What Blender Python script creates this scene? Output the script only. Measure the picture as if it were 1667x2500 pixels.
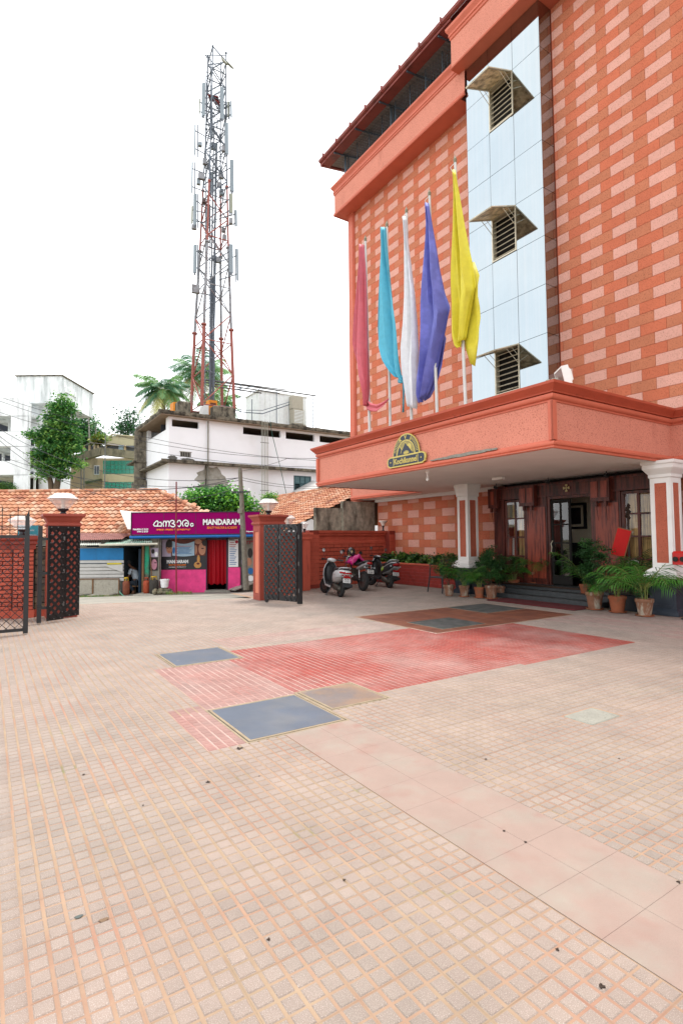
import bpy, bmesh, math, random
import numpy as np
from mathutils import Vector, Matrix
random.seed(7); rng = np.random.default_rng(7)
R = math.radians
scene = bpy.context.scene
for o in list(bpy.data.objects): bpy.data.objects.remove(o)

# ------------------------------------------------------------------ camera
F_PX, CX, CY, CAMH = 1325.0, 833.5, 1250.0, 1.6
PITCH, ROLL, ANG = math.atan(65/1325.0), R(0.5), R(33.1)
cam_d = bpy.data.cameras.new("camera"); cam = bpy.data.objects.new("camera", cam_d)
scene.collection.objects.link(cam); scene.camera = cam
cam_d.sensor_fit = 'VERTICAL'; cam_d.sensor_height = 36.0
cam_d.lens = 36.0*F_PX/2500.0
cam_d.clip_start = 0.05; cam_d.clip_end = 3000
fw = Vector((0, math.cos(PITCH), math.sin(PITCH))); up0 = Vector((0, -math.sin(PITCH), math.cos(PITCH))); rt0 = Vector((1, 0, 0))
rt = rt0*math.cos(ROLL) - up0*math.sin(ROLL); up = rt0*math.sin(ROLL) + up0*math.cos(ROLL)
cam.matrix_world = Matrix(((rt.x, up.x, -fw.x, 0), (rt.y, up.y, -fw.y, 0), (rt.z, up.z, -fw.z, CAMH), (0, 0, 0, 1)))

# ------------------------------------------------------------------ sky, sun, exposure
w = bpy.data.worlds.new("World"); scene.world = w; w.use_nodes = True
nt = w.node_tree; N = nt.nodes; L = nt.links; N.clear()
EX = Vector((math.cos(ANG), math.sin(ANG), 0)); EY = Vector((-math.sin(ANG), math.cos(ANG), 0))
to_sun = (EX*0.27 + EY*0.13 + Vector((0, 0, 1))).normalized()
sun_el = math.asin(to_sun.z); sun_az = math.atan2(to_sun.x, to_sun.y)
sky = N.new('ShaderNodeTexSky'); sky.sky_type = 'NISHITA'; sky.sun_disc = False
sky.sun_elevation = sun_el; sky.sun_rotation = sun_az; sky.air_density = 1.0; sky.dust_density = 4.0; sky.ozone_density = 1.0
tc = N.new('ShaderNodeTexCoord'); nz = N.new('ShaderNodeTexNoise'); nz.inputs['Scale'].default_value = 2.2; nz.inputs['Detail'].default_value = 5; nz.inputs['Roughness'].default_value = 0.45
mp = N.new('ShaderNodeMapping'); mp.inputs['Scale'].default_value = (1, 1, 2.5)
L.new(tc.outputs['Generated'], mp.inputs['Vector']); L.new(mp.outputs['Vector'], nz.inputs['Vector'])
cr = N.new('ShaderNodeValToRGB'); cr.color_ramp.elements[0].position = 0.30; cr.color_ramp.elements[0].color = (8.6, 9.1, 9.6, 1)
cr.color_ramp.elements[1].position = 0.62; cr.color_ramp.elements[1].color = (10.0, 10.0, 10.0, 1)
L.new(nz.outputs['Fac'], cr.inputs['Fac'])
mx = N.new('ShaderNodeMix'); mx.data_type = 'RGBA'; mx.inputs['Factor'].default_value = 0.88
L.new(sky.outputs['Color'], mx.inputs['A']); L.new(cr.outputs['Color'], mx.inputs['B'])
bg = N.new('ShaderNodeBackground'); bg.inputs['Strength'].default_value = 0.096
L.new(mx.outputs['Result'], bg.inputs['Color']); wo = N.new('ShaderNodeOutputWorld'); L.new(bg.outputs['Background'], wo.inputs['Surface'])
sd = bpy.data.lights.new("sun", 'SUN'); sd.energy = 1.5; sd.angle = R(10); sd.color = (1, 0.96, 0.9)
so = bpy.data.objects.new("sun", sd); scene.collection.objects.link(so)
so.rotation_euler = to_sun.to_track_quat('Z', 'Y').to_euler(); so.location = (0, 0, 40)
scene.view_settings.view_transform = 'Standard'; scene.view_settings.look = 'None'
scene.view_settings.exposure = 1.32; scene.view_settings.gamma = 1.0; scene.view_settings.use_curve_mapping = False

# ------------------------------------------------------------------ layout helpers
C0 = np.array([0, 0, CAMH]); nF, nR, nU = (np.array(v) for v in (fw, rt, up)); nEX, nEY = np.array(EX), np.array(EY)
def ray(x, y): return nF + (x-CX)/F_PX*nR - (y-CY)/F_PX*nU
def P(x, y, d): r = ray(x, y); return C0 + r*d/r[1]                     # world point at world depth d
def G(x, y, z=0): r = ray(x, y); return C0 + r*(z-CAMH)/r[2]            # world point at height z
def loc(p): return (float(p@nEX), float(p@nEY), float(p[2]))            # world -> hotel frame
def fx(x, y, X): r = ray(x, y); return loc(C0 + r*(X - C0@nEX)/(r@nEX))
def fy(x, y, Y): r = ray(x, y); return loc(C0 + r*(Y - C0@nEY)/(r@nEY))
def H(x, y, z=0): return EX*x + EY*y + Vector((0, 0, z))                 # hotel frame -> world
def px_size(p):
    v = np.array(p) - C0; d = v@nF
    if d < 0.3: return -1, 0
    x = CX + F_PX*(v@nR)/d; y = CY - F_PX*(v@nU)/d
    inside = (-30 < x < 1700) and (-30 < y < 2530)
    return (F_PX/d if inside else 0.0), d

# ------------------------------------------------------------------ materials
def lin(c):
    return tuple(((v/255)/12.92 if v/255 <= 0.04045 else ((v/255+0.055)/1.055)**2.4) for v in c)
MATS = {}
def mat(name, col, rough=0.75, var=0.12, scale=3.0, bump=0.0, bscale=60.0, col2=None, c2pos=(0.45, 0.65), c2scale=None,
        metal=0.0, spec=0.4, speck=None, speckscale=150.0, speckpos=(0.6, 0.68), island=0.0, objrand=0.0, trans=0.0,
        alpha=1.0, emis=0.0, thin=0.0, streak=None, streakscale=(3, 3, 0.25), streakpos=(0.5, 0.8), detail=5, coords='world', wave=None):
    if name in MATS: return MATS[name]
    m = bpy.data.materials.new(name); m.use_nodes = True; n = m.node_tree.nodes; l = m.node_tree.links
    b = n['Principled BSDF']
    if coords == 'world': g = n.new('ShaderNodeNewGeometry'); vec = g.outputs['Position']
    else: g = n.new('ShaderNodeTexCoord'); vec = g.outputs['Object']
    def noise(sc, det=detail, rough_=0.55, v=vec):
        t = n.new('ShaderNodeTexNoise'); t.inputs['Scale'].default_value = sc; t.inputs['Detail'].default_value = det; t.inputs['Roughness'].default_value = rough_
        l.new(v, t.inputs['Vector']); return t.outputs['Fac']
    def ramp(f, p0, p1, v0=0.0, v1=1.0):
        r = n.new('ShaderNodeMapRange'); r.inputs['From Min'].default_value = p0; r.inputs['From Max'].default_value = p1
        r.inputs['To Min'].default_value = v0; r.inputs['To Max'].default_value = v1; l.new(f, r.inputs['Value']); return r.outputs['Result']
    def mix(f, a, bb, mode='MIX'):
        x = n.new('ShaderNodeMix'); x.data_type = 'RGBA'; x.blend_type = mode
        if isinstance(f, float): x.inputs['Factor'].default_value = f
        else: l.new(f, x.inputs['Factor'])
        for s, k in ((a, 'A'), (bb, 'B')):
            if isinstance(s, tuple): x.inputs[k].default_value = (*s[:3], 1)
            else: l.new(s, x.inputs[k])
        return x.outputs['Result']
    cur = tuple(col)
    if col2 is not None: cur = mix(ramp(noise(c2scale or scale), *c2pos), cur, tuple(col2))
    if streak is not None:
        mpn = n.new('ShaderNodeMapping'); mpn.inputs['Scale'].default_value = streakscale; l.new(vec, mpn.inputs['Vector'])
        cur = mix(ramp(noise(1.0, 6, 0.65, mpn.outputs['Vector']), *streakpos), cur, tuple(streak))
    if speck is not None: cur = mix(ramp(noise(speckscale, 2), *speckpos), cur, tuple(speck))
    facs = []
    if var: facs.append(ramp(noise(scale*1.7, 6, 0.6), 0.3, 0.7, 1-var, 1+var))
    if island: facs.append(ramp(g.outputs['Random Per Island'] if coords == 'world' else n.new('ShaderNodeNewGeometry').outputs['Random Per Island'], 0, 1, 1-island, 1+island))
    if objrand:
        oi = n.new('ShaderNodeObjectInfo'); facs.append(ramp(oi.outputs['Random'], 0, 1, 1-objrand, 1+objrand))
    for f in facs:
        hsv = n.new('ShaderNodeVectorMath'); hsv.operation = 'SCALE'
        if isinstance(cur, tuple): hsv.inputs[0].default_value = cur[:3]
        else: l.new(cur, hsv.inputs[0])
        l.new(f, hsv.inputs['Scale']); cur = hsv.outputs['Vector']
    if isinstance(cur, tuple): b.inputs['Base Color'].default_value = (*cur[:3], 1)
    else: l.new(cur, b.inputs['Base Color'])
    b.inputs['Roughness'].default_value = rough; b.inputs['Metallic'].default_value = metal
    b.inputs['Specular IOR Level'].default_value = spec
    if trans: b.inputs['Transmission Weight'].default_value = trans
    if alpha < 1: b.inputs['Alpha'].default_value = alpha
    if emis:
        b.inputs['Emission Color'].default_value = (*col[:3], 1); b.inputs['Emission Strength'].default_value = emis
    if bump:
        bp = n.new('ShaderNodeBump'); bp.inputs['Strength'].default_value = min(1.0, bump); bp.inputs['Distance'].default_value = 0.01
        l.new(noise(bscale, 4), bp.inputs['Height']); l.new(bp.outputs['Normal'], b.inputs['Normal'])
    if thin:                                        # light passing through cloth and leaves
        tr = n.new('ShaderNodeBsdfTranslucent'); ms = n.new('ShaderNodeMixShader'); ms.inputs['Fac'].default_value = thin
        if isinstance(cur, tuple): tr.inputs['Color'].default_value = (*cur[:3], 1)
        else: l.new(cur, tr.inputs['Color'])
        l.new(b.outputs['BSDF'], ms.inputs[1]); l.new(tr.outputs['BSDF'], ms.inputs[2]); l.new(ms.outputs['Shader'], n['Material Output'].inputs['Surface'])
    MATS[name] = m; return m

# ------------------------------------------------------------------ mesh builder
class MB:
    def __init__(s): s.v = []; s.f = []; s.m = []
    def add(s, vs, fs, m=0):
        o = len(s.v); s.v += [tuple(map(float, p)) for p in vs]; s.f += [tuple(i+o for i in f) for f in fs]; s.m += [m]*len(fs); return s
    def box(s, x0, x1, y0, y1, z0, z1, m=0):
        return s.add([(x0,y0,z0),(x1,y0,z0),(x1,y1,z0),(x0,y1,z0),(x0,y0,z1),(x1,y0,z1),(x1,y1,z1),(x0,y1,z1)],
              [(3,2,1,0),(4,5,6,7),(0,1,5,4),(1,2,6,5),(2,3,7,6),(3,0,4,7)], m)
    def bbox(s, x0, x1, y0, y1, z0, z1, b=0.01, m=0):       # box with chamfered vertical and top edges
        for (o, za, zb) in ((0, z0, z1-b),):
            r = [(x0+b,y0),(x1-b,y0),(x1,y0+b),(x1,y1-b),(x1-b,y1),(x0+b,y1),(x0,y1-b),(x0,y0+b)]
            r2 = [(x0+b,y0+b),(x1-b,y0+b),(x1-b,y0+b),(x1-b,y1-b),(x1-b,y1-b),(x0+b,y1-b),(x0+b,y1-b),(x0+b,y0+b)]
        vs = [(x, y, z0) for x, y in r] + [(x, y, z1-b) for x, y in r] + [(x0+b,y0+b,z1),(x1-b,y0+b,z1),(x1-b,y1-b,z1),(x0+b,y1-b,z1)]
        fs = [tuple(range(7,-1,-1))] + [(i,(i+1)%8,8+(i+1)%8,8+i) for i in range(8)]
        fs += [(8,9,17,16),(9,10,17),(10,11,18,17),(11,12,18),(12,13,19,18),(13,14,19),(14,15,16,19),(15,8,16),(16,17,18,19)]
        return s.add(vs, fs, m)
    def obox(s, c, sx, sy, sz, M=None, m=0):
        M = M or Matrix.Identity(3); c = Vector(c)
        vs = [c + M@Vector((a*sx/2, b*sy/2, d*sz/2)) for d in (-1,1) for a, b in ((-1,-1),(1,-1),(1,1),(-1,1))]
        return s.add(vs, [(3,2,1,0),(4,5,6,7),(0,1,5,4),(1,2,6,5),(2,3,7,6),(3,0,4,7)], m)
    def beam(s, p0, p1, w_, h_, m=0, upv=(0,0,1)):
        p0, p1 = Vector(p0), Vector(p1); d = p1-p0; L_ = d.length
        if L_ < 1e-6: return s
        d.normalize(); u = Vector(upv); sdir = d.cross(u)
        if sdir.length < 1e-3: sdir = d.cross(Vector((1,0,0)))
        sdir.normalize(); u = sdir.cross(d)
        return s.obox((p0+p1)/2, w_, L_, h_, Matrix((sdir, d, u)).transposed(), m)
    def ring(s, c, d, r, n, ph=0):
        d = Vector(d).normalized(); a = d.orthogonal().normalized(); b = d.cross(a)
        return [Vector(c) + (a*math.cos(2*math.pi*i/n+ph) + b*math.sin(2*math.pi*i/n+ph))*r for i in range(n)]
    def cyl(s, p0, p1, r0, r1=None, n=8, m=0, cap=True):
        r1 = r0 if r1 is None else r1; d = Vector(p1)-Vector(p0)
        if d.length < 1e-6: return s
        a = s.ring(p0, d, r0, n); b = s.ring(p1, d, r1, n)
        fs = [(i,(i+1)%n,n+(i+1)%n,n+i) for i in range(n)]
        if cap: fs += [tuple(range(n-1,-1,-1)), tuple(range(n,2*n))]
        return s.add(a+b, fs, m)
    def tube(s, pts, r, n=6, m=0):
        pts = [Vector(p) for p in pts]; rs = r if isinstance(r, (list, tuple)) else [r]*len(pts)
        rings = []; ref = None
        for i, p in enumerate(pts):
            d = (pts[min(i+1, len(pts)-1)] - pts[max(i-1, 0)]).normalized()
            if ref is None: ref = d.orthogonal().normalized()
            ref = (ref - d*ref.dot(d)).normalized(); b = d.cross(ref)
            rings.append([p + (ref*math.cos(2*math.pi*k/n) + b*math.sin(2*math.pi*k/n))*rs[i] for k in range(n)])
        vs = [q for rg in rings for q in rg]
        fs = [(i*n+k, i*n+(k+1)%n, (i+1)*n+(k+1)%n, (i+1)*n+k) for i in range(len(pts)-1) for k in range(n)]
        fs += [tuple(range(n-1,-1,-1)), tuple((len(pts)-1)*n+k for k in range(n))]
        return s.add(vs, fs, m)
    def lathe(s, prof, c=(0,0,0), n=16, m=0, M=None, sx=1, sy=1, ph=0):
        M = M or Matrix.Identity(3); c = Vector(c); vs = []
        for r, z in prof: vs += [c + M@Vector((r*sx*math.cos(2*math.pi*k/n+ph), r*sy*math.sin(2*math.pi*k/n+ph), z)) for k in range(n)]
        fs = [(i*n+k, i*n+(k+1)%n, (i+1)*n+(k+1)%n, (i+1)*n+k) for i in range(len(prof)-1) for k in range(n)]
        if prof[0][0] > 1e-4: fs.append(tuple(range(n-1,-1,-1)))
        if prof[-1][0] > 1e-4: fs.append(tuple((len(prof)-1)*n+k for k in range(n)))
        return s.add(vs, fs, m)
    def sweep(s, prof, path, closed=False, m=0, side=1):
        # prof: (out, z) open profile; path: plan points; outward = left normal * side
        n = len(path); pts = [Vector((p[0], p[1])) for p in path]; offs = []
        for i in range(n):
            def nrm(a, b): d = (pts[b]-pts[a]).normalized(); return Vector((-d.y, d.x))*side
            if closed: n1, n2 = nrm((i-1)%n, i), nrm(i, (i+1)%n)
            else:
                n1 = nrm(i-1, i) if i > 0 else nrm(i, i+1); n2 = nrm(i, i+1) if i < n-1 else n1
            k = n1+n2; k = k/ max(0.2, (1+n1.dot(n2))); offs.append(k)
        vs = [(pts[i].x+offs[i].x*o, pts[i].y+offs[i].y*o, z) for i in range(n) for o, z in prof]
        q = len(prof); fs = []
        for i in range(n if closed else n-1):
            j = (i+1) % n
            for k in range(q-1):
                f = (i*q+k, i*q+k+1, j*q+k+1, j*q+k); fs.append(f if side < 0 else f[::-1])
        if not closed: fs += [tuple(range(q)), tuple(range((n-1)*q+q-1, (n-1)*q-1, -1))]
        return s.add(vs, fs, m)
    def prism(s, poly, M, depth, m=0):                      # 2-D outline in local xy of matrix M (4x4), extruded along local z
        vs = [M@Vector((x, y, 0)) for x, y in poly] + [M@Vector((x, y, depth)) for x, y in poly]; n = len(poly)
        return s.add(vs, [tuple(range(n-1,-1,-1)), tuple(range(n, 2*n))] + [(i,(i+1)%n,n+(i+1)%n,n+i) for i in range(n)], m)
    def loft(s, secs, n=12, m=0, p=2.6):                    # sections (x, yc, zc, half width, half height)
        vs = []
        for x, yc, zc, a, b in secs:
            for k in range(n):
                t = 2*math.pi*k/n; c, q = math.cos(t), math.sin(t)
                vs.append((x, yc+a*math.copysign(abs(c)**(2/p), c), zc+b*math.copysign(abs(q)**(2/p), q)))
        fs = [(i*n+k, i*n+(k+1)%n, (i+1)*n+(k+1)%n, (i+1)*n+k) for i in range(len(secs)-1) for k in range(n)]
        fs += [tuple(range(n-1,-1,-1)), tuple((len(secs)-1)*n+k for k in range(n))]
        return s.add(vs, fs, m)
    def mesh(s, name, mats, off=(0,0,0), smooth=False):
        me = bpy.data.meshes.new(name); ox, oy, oz = off
        me.from_pydata([(x-ox, y-oy, z-oz) for x, y, z in s.v], [], s.f)
        for mm in (mats if isinstance(mats, (list, tuple)) else [mats]): me.materials.append(mm)
        if any(s.m): me.polygons.foreach_set('material_index', s.m)
        if smooth:
            me.polygons.foreach_set('use_smooth', [True]*len(me.polygons))
            try: me.set_sharp_from_angle(angle=R(40))
            except Exception: pass
        me.validate(); me.update(); return me

COL = scene.collection
def props(o, label=None, cat=None, group=None, kind=None):
    if label: o['label'] = label
    if cat: o['category'] = cat
    if group: o['group'] = group
    if kind: o['kind'] = kind
    return o
class Thing:
    """Empty at the thing's base; parts are given in absolute frame coordinates (hotel frame or world)."""
    def __init__(s, name, label=None, cat=None, origin=(0,0,0), rot=ANG, group=None, kind=None):
        s.o = tuple(float(q) for q in origin); s.rot = rot
        e = bpy.data.objects.new(name, None); COL.objects.link(e); s.e = e; e.empty_display_size = 0.2
        c, q = math.cos(rot), math.sin(rot); x, y, z = s.o
        e.location = (c*x-q*y, q*x+c*y, z); e.rotation_euler = (0, 0, rot); props(e, label, cat, group, kind)
    def part(s, name, mb, mats, parent=None, label=None, smooth=False, kind=None):
        o = bpy.data.objects.new(name, mb.mesh(name, mats, s.o, smooth)); COL.objects.link(o); o.parent = parent or s.e
        return props(o, label=label, kind=kind)
    def inst(s, name, me, p, rot=None, parent=None, scale=None, label=None):
        o = bpy.data.objects.new(name, me); COL.objects.link(o); o.parent = parent or s.e
        o.location = (p[0]-s.o[0], p[1]-s.o[1], p[2]-s.o[2])
        if rot: o.rotation_euler = rot
        if scale: o.scale = scale
        return props(o, label=label)
def single(name, mb, mats, label=None, cat=None, origin=(0,0,0), rot=ANG, group=None, kind=None, smooth=False):
    o = bpy.data.objects.new(name, mb.mesh(name, mats, origin, smooth)); COL.objects.link(o)
    c, q = math.cos(rot), math.sin(rot); x, y, z = origin
    o.location = (c*x-q*y, q*x+c*y, z); o.rotation_euler = (0, 0, rot)
    return props(o, label, cat, group, kind)
def text_mb(mb, s, size, M, m=0, ext=0.002, sx=1.0, align='CENTER', bold=0.0):
    cu = bpy.data.curves.new('t', 'FONT'); cu.body = s; cu.size = size; cu.align_x = align; cu.align_y = 'CENTER'
    cu.extrude = ext; cu.offset = bold; cu.resolution_u = 2
    ob = bpy.data.objects.new('t', cu); COL.objects.link(ob)
    bpy.context.view_layer.update()
    me = bpy.data.meshes.new_from_object(ob.evaluated_get(bpy.context.evaluated_depsgraph_get()))
    mb.add([M@Vector((v.co.x*sx, v.co.y, v.co.z)) for v in me.vertices], [tuple(p.vertices) for p in me.polygons], m)
    bpy.data.objects.remove(ob); bpy.data.curves.remove(cu); bpy.data.meshes.remove(me)
def frameM(o, xdir, ydir):       # 4x4 with local x, y along given directions
    x = Vector(xdir).normalized(); y = Vector(ydir); y = (y-x*y.dot(x)).normalized(); z = x.cross(y)
    M = Matrix.Identity(4)
    for i in range(3): M[i][0], M[i][1], M[i][2], M[i][3] = x[i], y[i], z[i], o[i]
    return M
def disc_poly(cx, cy, rx, ry=None, n=20, a0=0, a1=360):
    ry = ry or rx; full = abs(a1-a0) >= 360; k = n if full else n+1
    return [(cx+rx*math.cos(R(a0+(a1-a0)*i/n)), cy+ry*math.sin(R(a0+(a1-a0)*i/n))) for i in range(k)]
def stroke(mb, pts, wdt, M, depth, m=0):                    # flat thick line through 2-D points
    P2 = [Vector(p) for p in pts]
    for i in range(len(P2)-1):
        a, b = P2[i], P2[i+1]; d = b-a
        if d.length < 1e-6: continue
        d.normalize(); nn = Vector((-d.y, d.x))*wdt/2; a2 = a-d*wdt*0.3; b2 = b+d*wdt*0.3
        mb.prism([a2-nn, b2-nn, b2+nn, a2+nn], M, depth + 0.0002*(i % 5), m)
def fast_mesh(name, V, Q, mats, mi=None, smooth=False):
    me = bpy.data.meshes.new(name); V = np.asarray(V, np.float32); Q = np.asarray(Q, np.int32); k = Q.shape[1]
    me.vertices.add(len(V)); me.vertices.foreach_set('co', V.ravel())
    me.loops.add(Q.size); me.loops.foreach_set('vertex_index', Q.ravel())
    me.polygons.add(len(Q)); me.polygons.foreach_set('loop_start', np.arange(0, Q.size, k, dtype=np.int32))
    for mm in mats: me.materials.append(mm)
    if mi is not None: me.polygons.foreach_set('material_index', np.asarray(mi, np.int32))
    me.update(calc_edges=True); me.validate(); return me

# ------------------------------------------------------------------ foliage
def leaf_cloud(pts, size, aspect=0.5, droop=0.3, fold=0.25, rs=0.35):
    """folded leaf (2 quads) at every point; returns verts, quads"""
    n = len(pts); pts = np.asarray(pts)
    az = rng.uniform(0, 2*np.pi, n); el = rng.normal(-droop*0.6, 0.55, n); roll = rng.uniform(-1.0, 1.0, n)
    d = np.stack([np.cos(az)*np.cos(el), np.sin(az)*np.cos(el), np.sin(el)], 1)
    s_ = np.stack([-np.sin(az), np.cos(az), np.zeros(n)], 1); u = np.cross(d, s_)
    s2 = s_*np.cos(roll)[:, None] + u*np.sin(roll)[:, None]; u2 = np.cross(d, s2)
    sz = (size*rng.uniform(1-rs, 1+rs, n))[:, None]; wd = sz*aspect
    a = pts; mid = pts + d*sz*0.5; tip = pts + d*sz - u2*0*sz
    l = mid + s2*wd*0.5 + u2*wd*fold; r_ = mid - s2*wd*0.5 + u2*wd*fold
    V = np.stack([a, l, tip, r_], 1).reshape(-1, 3)
    base = np.arange(n)*4
    T = np.concatenate([np.stack([base, base+1, base+2], 1), np.stack([base, base+2, base+3], 1)])
    return V, T
def blob_points(blobs, n, shell=0.55):
    w_ = np.array([b[3]*b[4]*b[5] for b in blobs]); w_ = w_/w_.sum(); out = []
    for b, k in zip(blobs, (w_*n).astype(int)):
        v = rng.normal(size=(k, 3)); v /= np.linalg.norm(v, axis=1)[:, None]
        r_ = rng.uniform(shell, 1, (k, 1))**0.7
        out.append(np.array(b[:3]) + v*r_*np.array(b[3:6]))
    return np.concatenate(out)
def crown_mesh(name, blobs, n, leaf, mats, sub=0.35, aspect=0.5):
    """leaves gathered in sub-clumps round the main blobs"""
    cl = blob_points(blobs, max(12, n//45), 0.5)
    r0 = sub
    pts = np.repeat(cl, 45, axis=0); v = rng.normal(size=pts.shape); v[:, 2] *= 0.6
    pts = pts + v*r0*0.5
    V, T = leaf_cloud(pts, leaf, aspect); mi = rng.integers(0, len(mats), len(pts)); cm = np.repeat(rng.integers(0, len(mats), len(cl)), 45)
    mi = np.where(rng.uniform(size=len(mi)) < 0.65, cm, mi); mi = np.concatenate([mi, mi])
    return fast_mesh(name, V, T, mats, mi)
def frond(mb, base, az, length, up_, droop, nl=16, lw=0.03, ll=0.3, m=0, m2=1, twist=0.0):
    """pinnate palm frond: arched rachis with leaflets"""
    base = Vector(base); hd = Vector((math.cos(az), math.sin(az), 0)); pts = []
    for i in range(9):
        t = i/8; pts.append(base + hd*length*(t*0.95 - 0.12*t*t) + Vector((0, 0, 1))*length*(up_*t - droop*t*t))
    mb.tube(pts, [max(0.002, length*0.010*(1-i/9.5)) for i in range(9)], 4, m2)
    for i in range(nl):
        t = 0.14 + 0.86*i/(nl-1); k = min(7, int(t*8)); f = t*8-k
        p = pts[k].lerp(pts[k+1], f); d = (pts[k+1]-pts[k]).normalized(); s0 = d.cross(Vector((0, 0, 1))).normalized()
        l_ = ll*math.sin(math.pi*min(1, 0.18+0.80*t))**0.7*(1 if t < 0.95 else 0.7)
        for sg in (-1, 1):
            dr = (s0*sg*0.8 + d*0.65 + Vector((0, 0, -0.25+random.uniform(-.15, .2)))).normalized()
            q1 = p + dr*l_*0.5 + Vector((0, 0, 0.03*l_)); q2 = p + dr*l_ + Vector((0, 0, -0.28*l_))
            wv = d*lw/2
            mb.add([p-wv*0.6, p+wv*0.6, q1+wv, q1-wv, q2], [(0, 1, 2, 3), (3, 2, 4)], m)
# ================================================================== MATERIALS (photo-derived albedos)
def S(r, g, b, k=0.66): return tuple(v*k for v in lin((r, g, b)))
GK = .385
m_pad = mat('paver_aggregate', S(214,191,176,GK), .85, .13, 1.1, .5, 220, col2=S(206,190,176,GK*.94), c2pos=(.42,.66), c2scale=.8, speck=S(244,228,218,.47), speckscale=300, speckpos=(.56,.68), island=.055, streak=S(186,168,154,GK*.88), streakscale=(1.5,1.5,1), streakpos=(.62,.78))
m_grout = mat('paver_joint_sand', S(224,194,162,GK), .95, .12, 2.0, .4, 90, col2=S(226,172,146,GK), c2pos=(.42,.7), c2scale=1.6, streak=S(196,190,140,GK*.9), streakscale=(2.2,2.2,1), streakpos=(.60,.70))
m_groutr = mat('paver_joint_pale', S(244,208,196,GK*1.12), .95, .12, 2.0, .3, 90, col2=S(226,160,148,GK), c2scale=1.4)
m_padred = mat('paver_red_paint', S(204,88,74,GK*1.04), .7, .12, 1.2, .4, 200, col2=S(220,158,148,GK*1.02), c2pos=(.42,.66), c2scale=.8, streak=S(216,172,160,GK), streakscale=(1.1,1.1,1), streakpos=(.60,.80), speck=S(232,150,140,GK), speckscale=240, speckpos=(.62,.7), island=.10)
m_padpink = mat('paver_pink_paint', S(216,160,149,GK*1.04), .8, .12, 1.2, .4, 200, col2=S(214,178,168,GK), c2pos=(.4,.65), c2scale=1.1, speck=S(240,205,196,GK), speckscale=240, speckpos=(.6,.7), island=.08)
m_padpale = mat('paver_faint_pink', S(218,178,168,GK), .85, .1, 1.3, .4, 200, col2=S(216,192,180,GK), c2pos=(.35,.6), c2scale=.8, speck=S(245,232,222,.46), speckscale=240, speckpos=(.6,.68), island=.08)
m_brown = mat('glazed_brown_tile', S(176,110,84,GK*1.05), .5, .18, 2.5, .1, 60, col2=S(150,92,74,GK), c2pos=(.4,.65), c2scale=2.2)
m_smooth = mat('worn_cement_strip', S(217,188,173,GK), .85, .07, 1.5, .35, 140, col2=S(216,200,184,GK), c2pos=(.48,.68), c2scale=2.9, speck=S(216,170,154,GK*.98), speckscale=3.3, speckpos=(.58,.78), detail=9)
m_cement = mat('cement', S(206,204,190,GK), .9, .12, 4, .4, 80, speck=S(170,166,150,.36), speckscale=70)
m_plate = mat('dark_granite_cover', S(94,104,120,.62), .42, .12, 1.6, .06, 60, col2=S(112,116,124,.58), c2scale=2.5, speck=S(190,180,160,.5), speckscale=9, speckpos=(.74,.77))
m_rust = mat('rusty_cover', S(136,124,120,.58), .5, .12, 2, .1, 60, col2=S(168,138,114,.55), c2pos=(.42,.6), c2scale=2.6)
m_dark = mat('dark_gap', (.02,.018,.015), .9, 0)
m_border = mat('cover_border_cement', S(214,192,160,GK), .9, .15, 5, .3, 80)
m_road = mat('road_gravel', S(212,206,190,.42), .95, .12, 1.2, .8, 40, col2=S(190,186,174,.4), c2pos=(.4,.62), c2scale=1.4, speck=S(130,128,118,.4), speckscale=26, speckpos=(.62,.68))
m_earth = mat('bare_earth', S(170,150,120,.4), .95, .15, .6, .6, 20, col2=S(110,130,70,.4), c2scale=.3)

m_stucco = mat('salmon_stucco', (.62,.235,.165), .9, .05, .7, .9, 38, speck=(.40,.125,.08), speckscale=46, speckpos=(.54,.66), streak=(.42,.14,.095), streakscale=(2.2,2.2,.5), streakpos=(.60,.84))
m_trim = mat('red_orange_trim', S(214,112,86,.8), .6, .07, 1.2, .12, 30, streak=S(120,62,48,.6), streakscale=(4, 4, .5), streakpos=(.70,.86))
m_cap = mat('cornice_paint', S(196,88,62,.76), .55, .08, 1.4, .12, 30, streak=S(90,42,30,.5), streakscale=(9, 9, .8), streakpos=(.62,.82))
m_blkL = mat('block_pink', (.66,.335,.265), .9, .06, .8, .9, 45, speck=(.42,.20,.14), speckscale=52, speckpos=(.57,.64), objrand=.03)
m_blkO = mat('block_orange', (.54,.145,.072), .9, .07, .8, .9, 45, speck=(.34,.072,.032), speckscale=52, speckpos=(.57,.64), objrand=.04)
m_blkT = mat('block_tan', (.50,.170,.088), .9, .07, .8, .9, 45, speck=(.28,.083,.04), speckscale=52, speckpos=(.57,.64), objrand=.04)
m_joint = mat('block_joint', S(176,84,58,.68), .95, .1, 4)
m_white = mat('white_paint', (.78,.76,.73), .6, .05, 2, .1, 30)
m_soffit = mat('soffit_white', (.90,.87,.85), .85, .04, 1.0, .05, 10)
m_panelred = mat('column_panel_stucco', S(206,112,86,.74), .9, .08, 4, .8, 60, speck=S(160,76,56,.6), speckscale=60)
m_wood = mat('dark_red_wood', S(116,54,42,.7), .38, .2, 2.5, .15, 30, streak=S(56,24,20,.5), streakscale=(14,14,1.2), streakpos=(.42,.62))
m_wood2 = mat('red_wood_panel', S(170,78,56,.7), .35, .15, 3, .1, 30, streak=S(96,36,28,.5), streakscale=(16,16,1.4), streakpos=(.45,.65))
m_blackgran = mat('black_granite', S(52,56,62,.7), .3, .15, 5, .05, 50)
m_slate = mat('slate_blue_plinth', S(62,70,82,.65), .45, .15, 3, .1, 40)
m_dkmetal = mat('dark_metal', (.035,.04,.045), .45, .1, 5, metal=.3)
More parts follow.
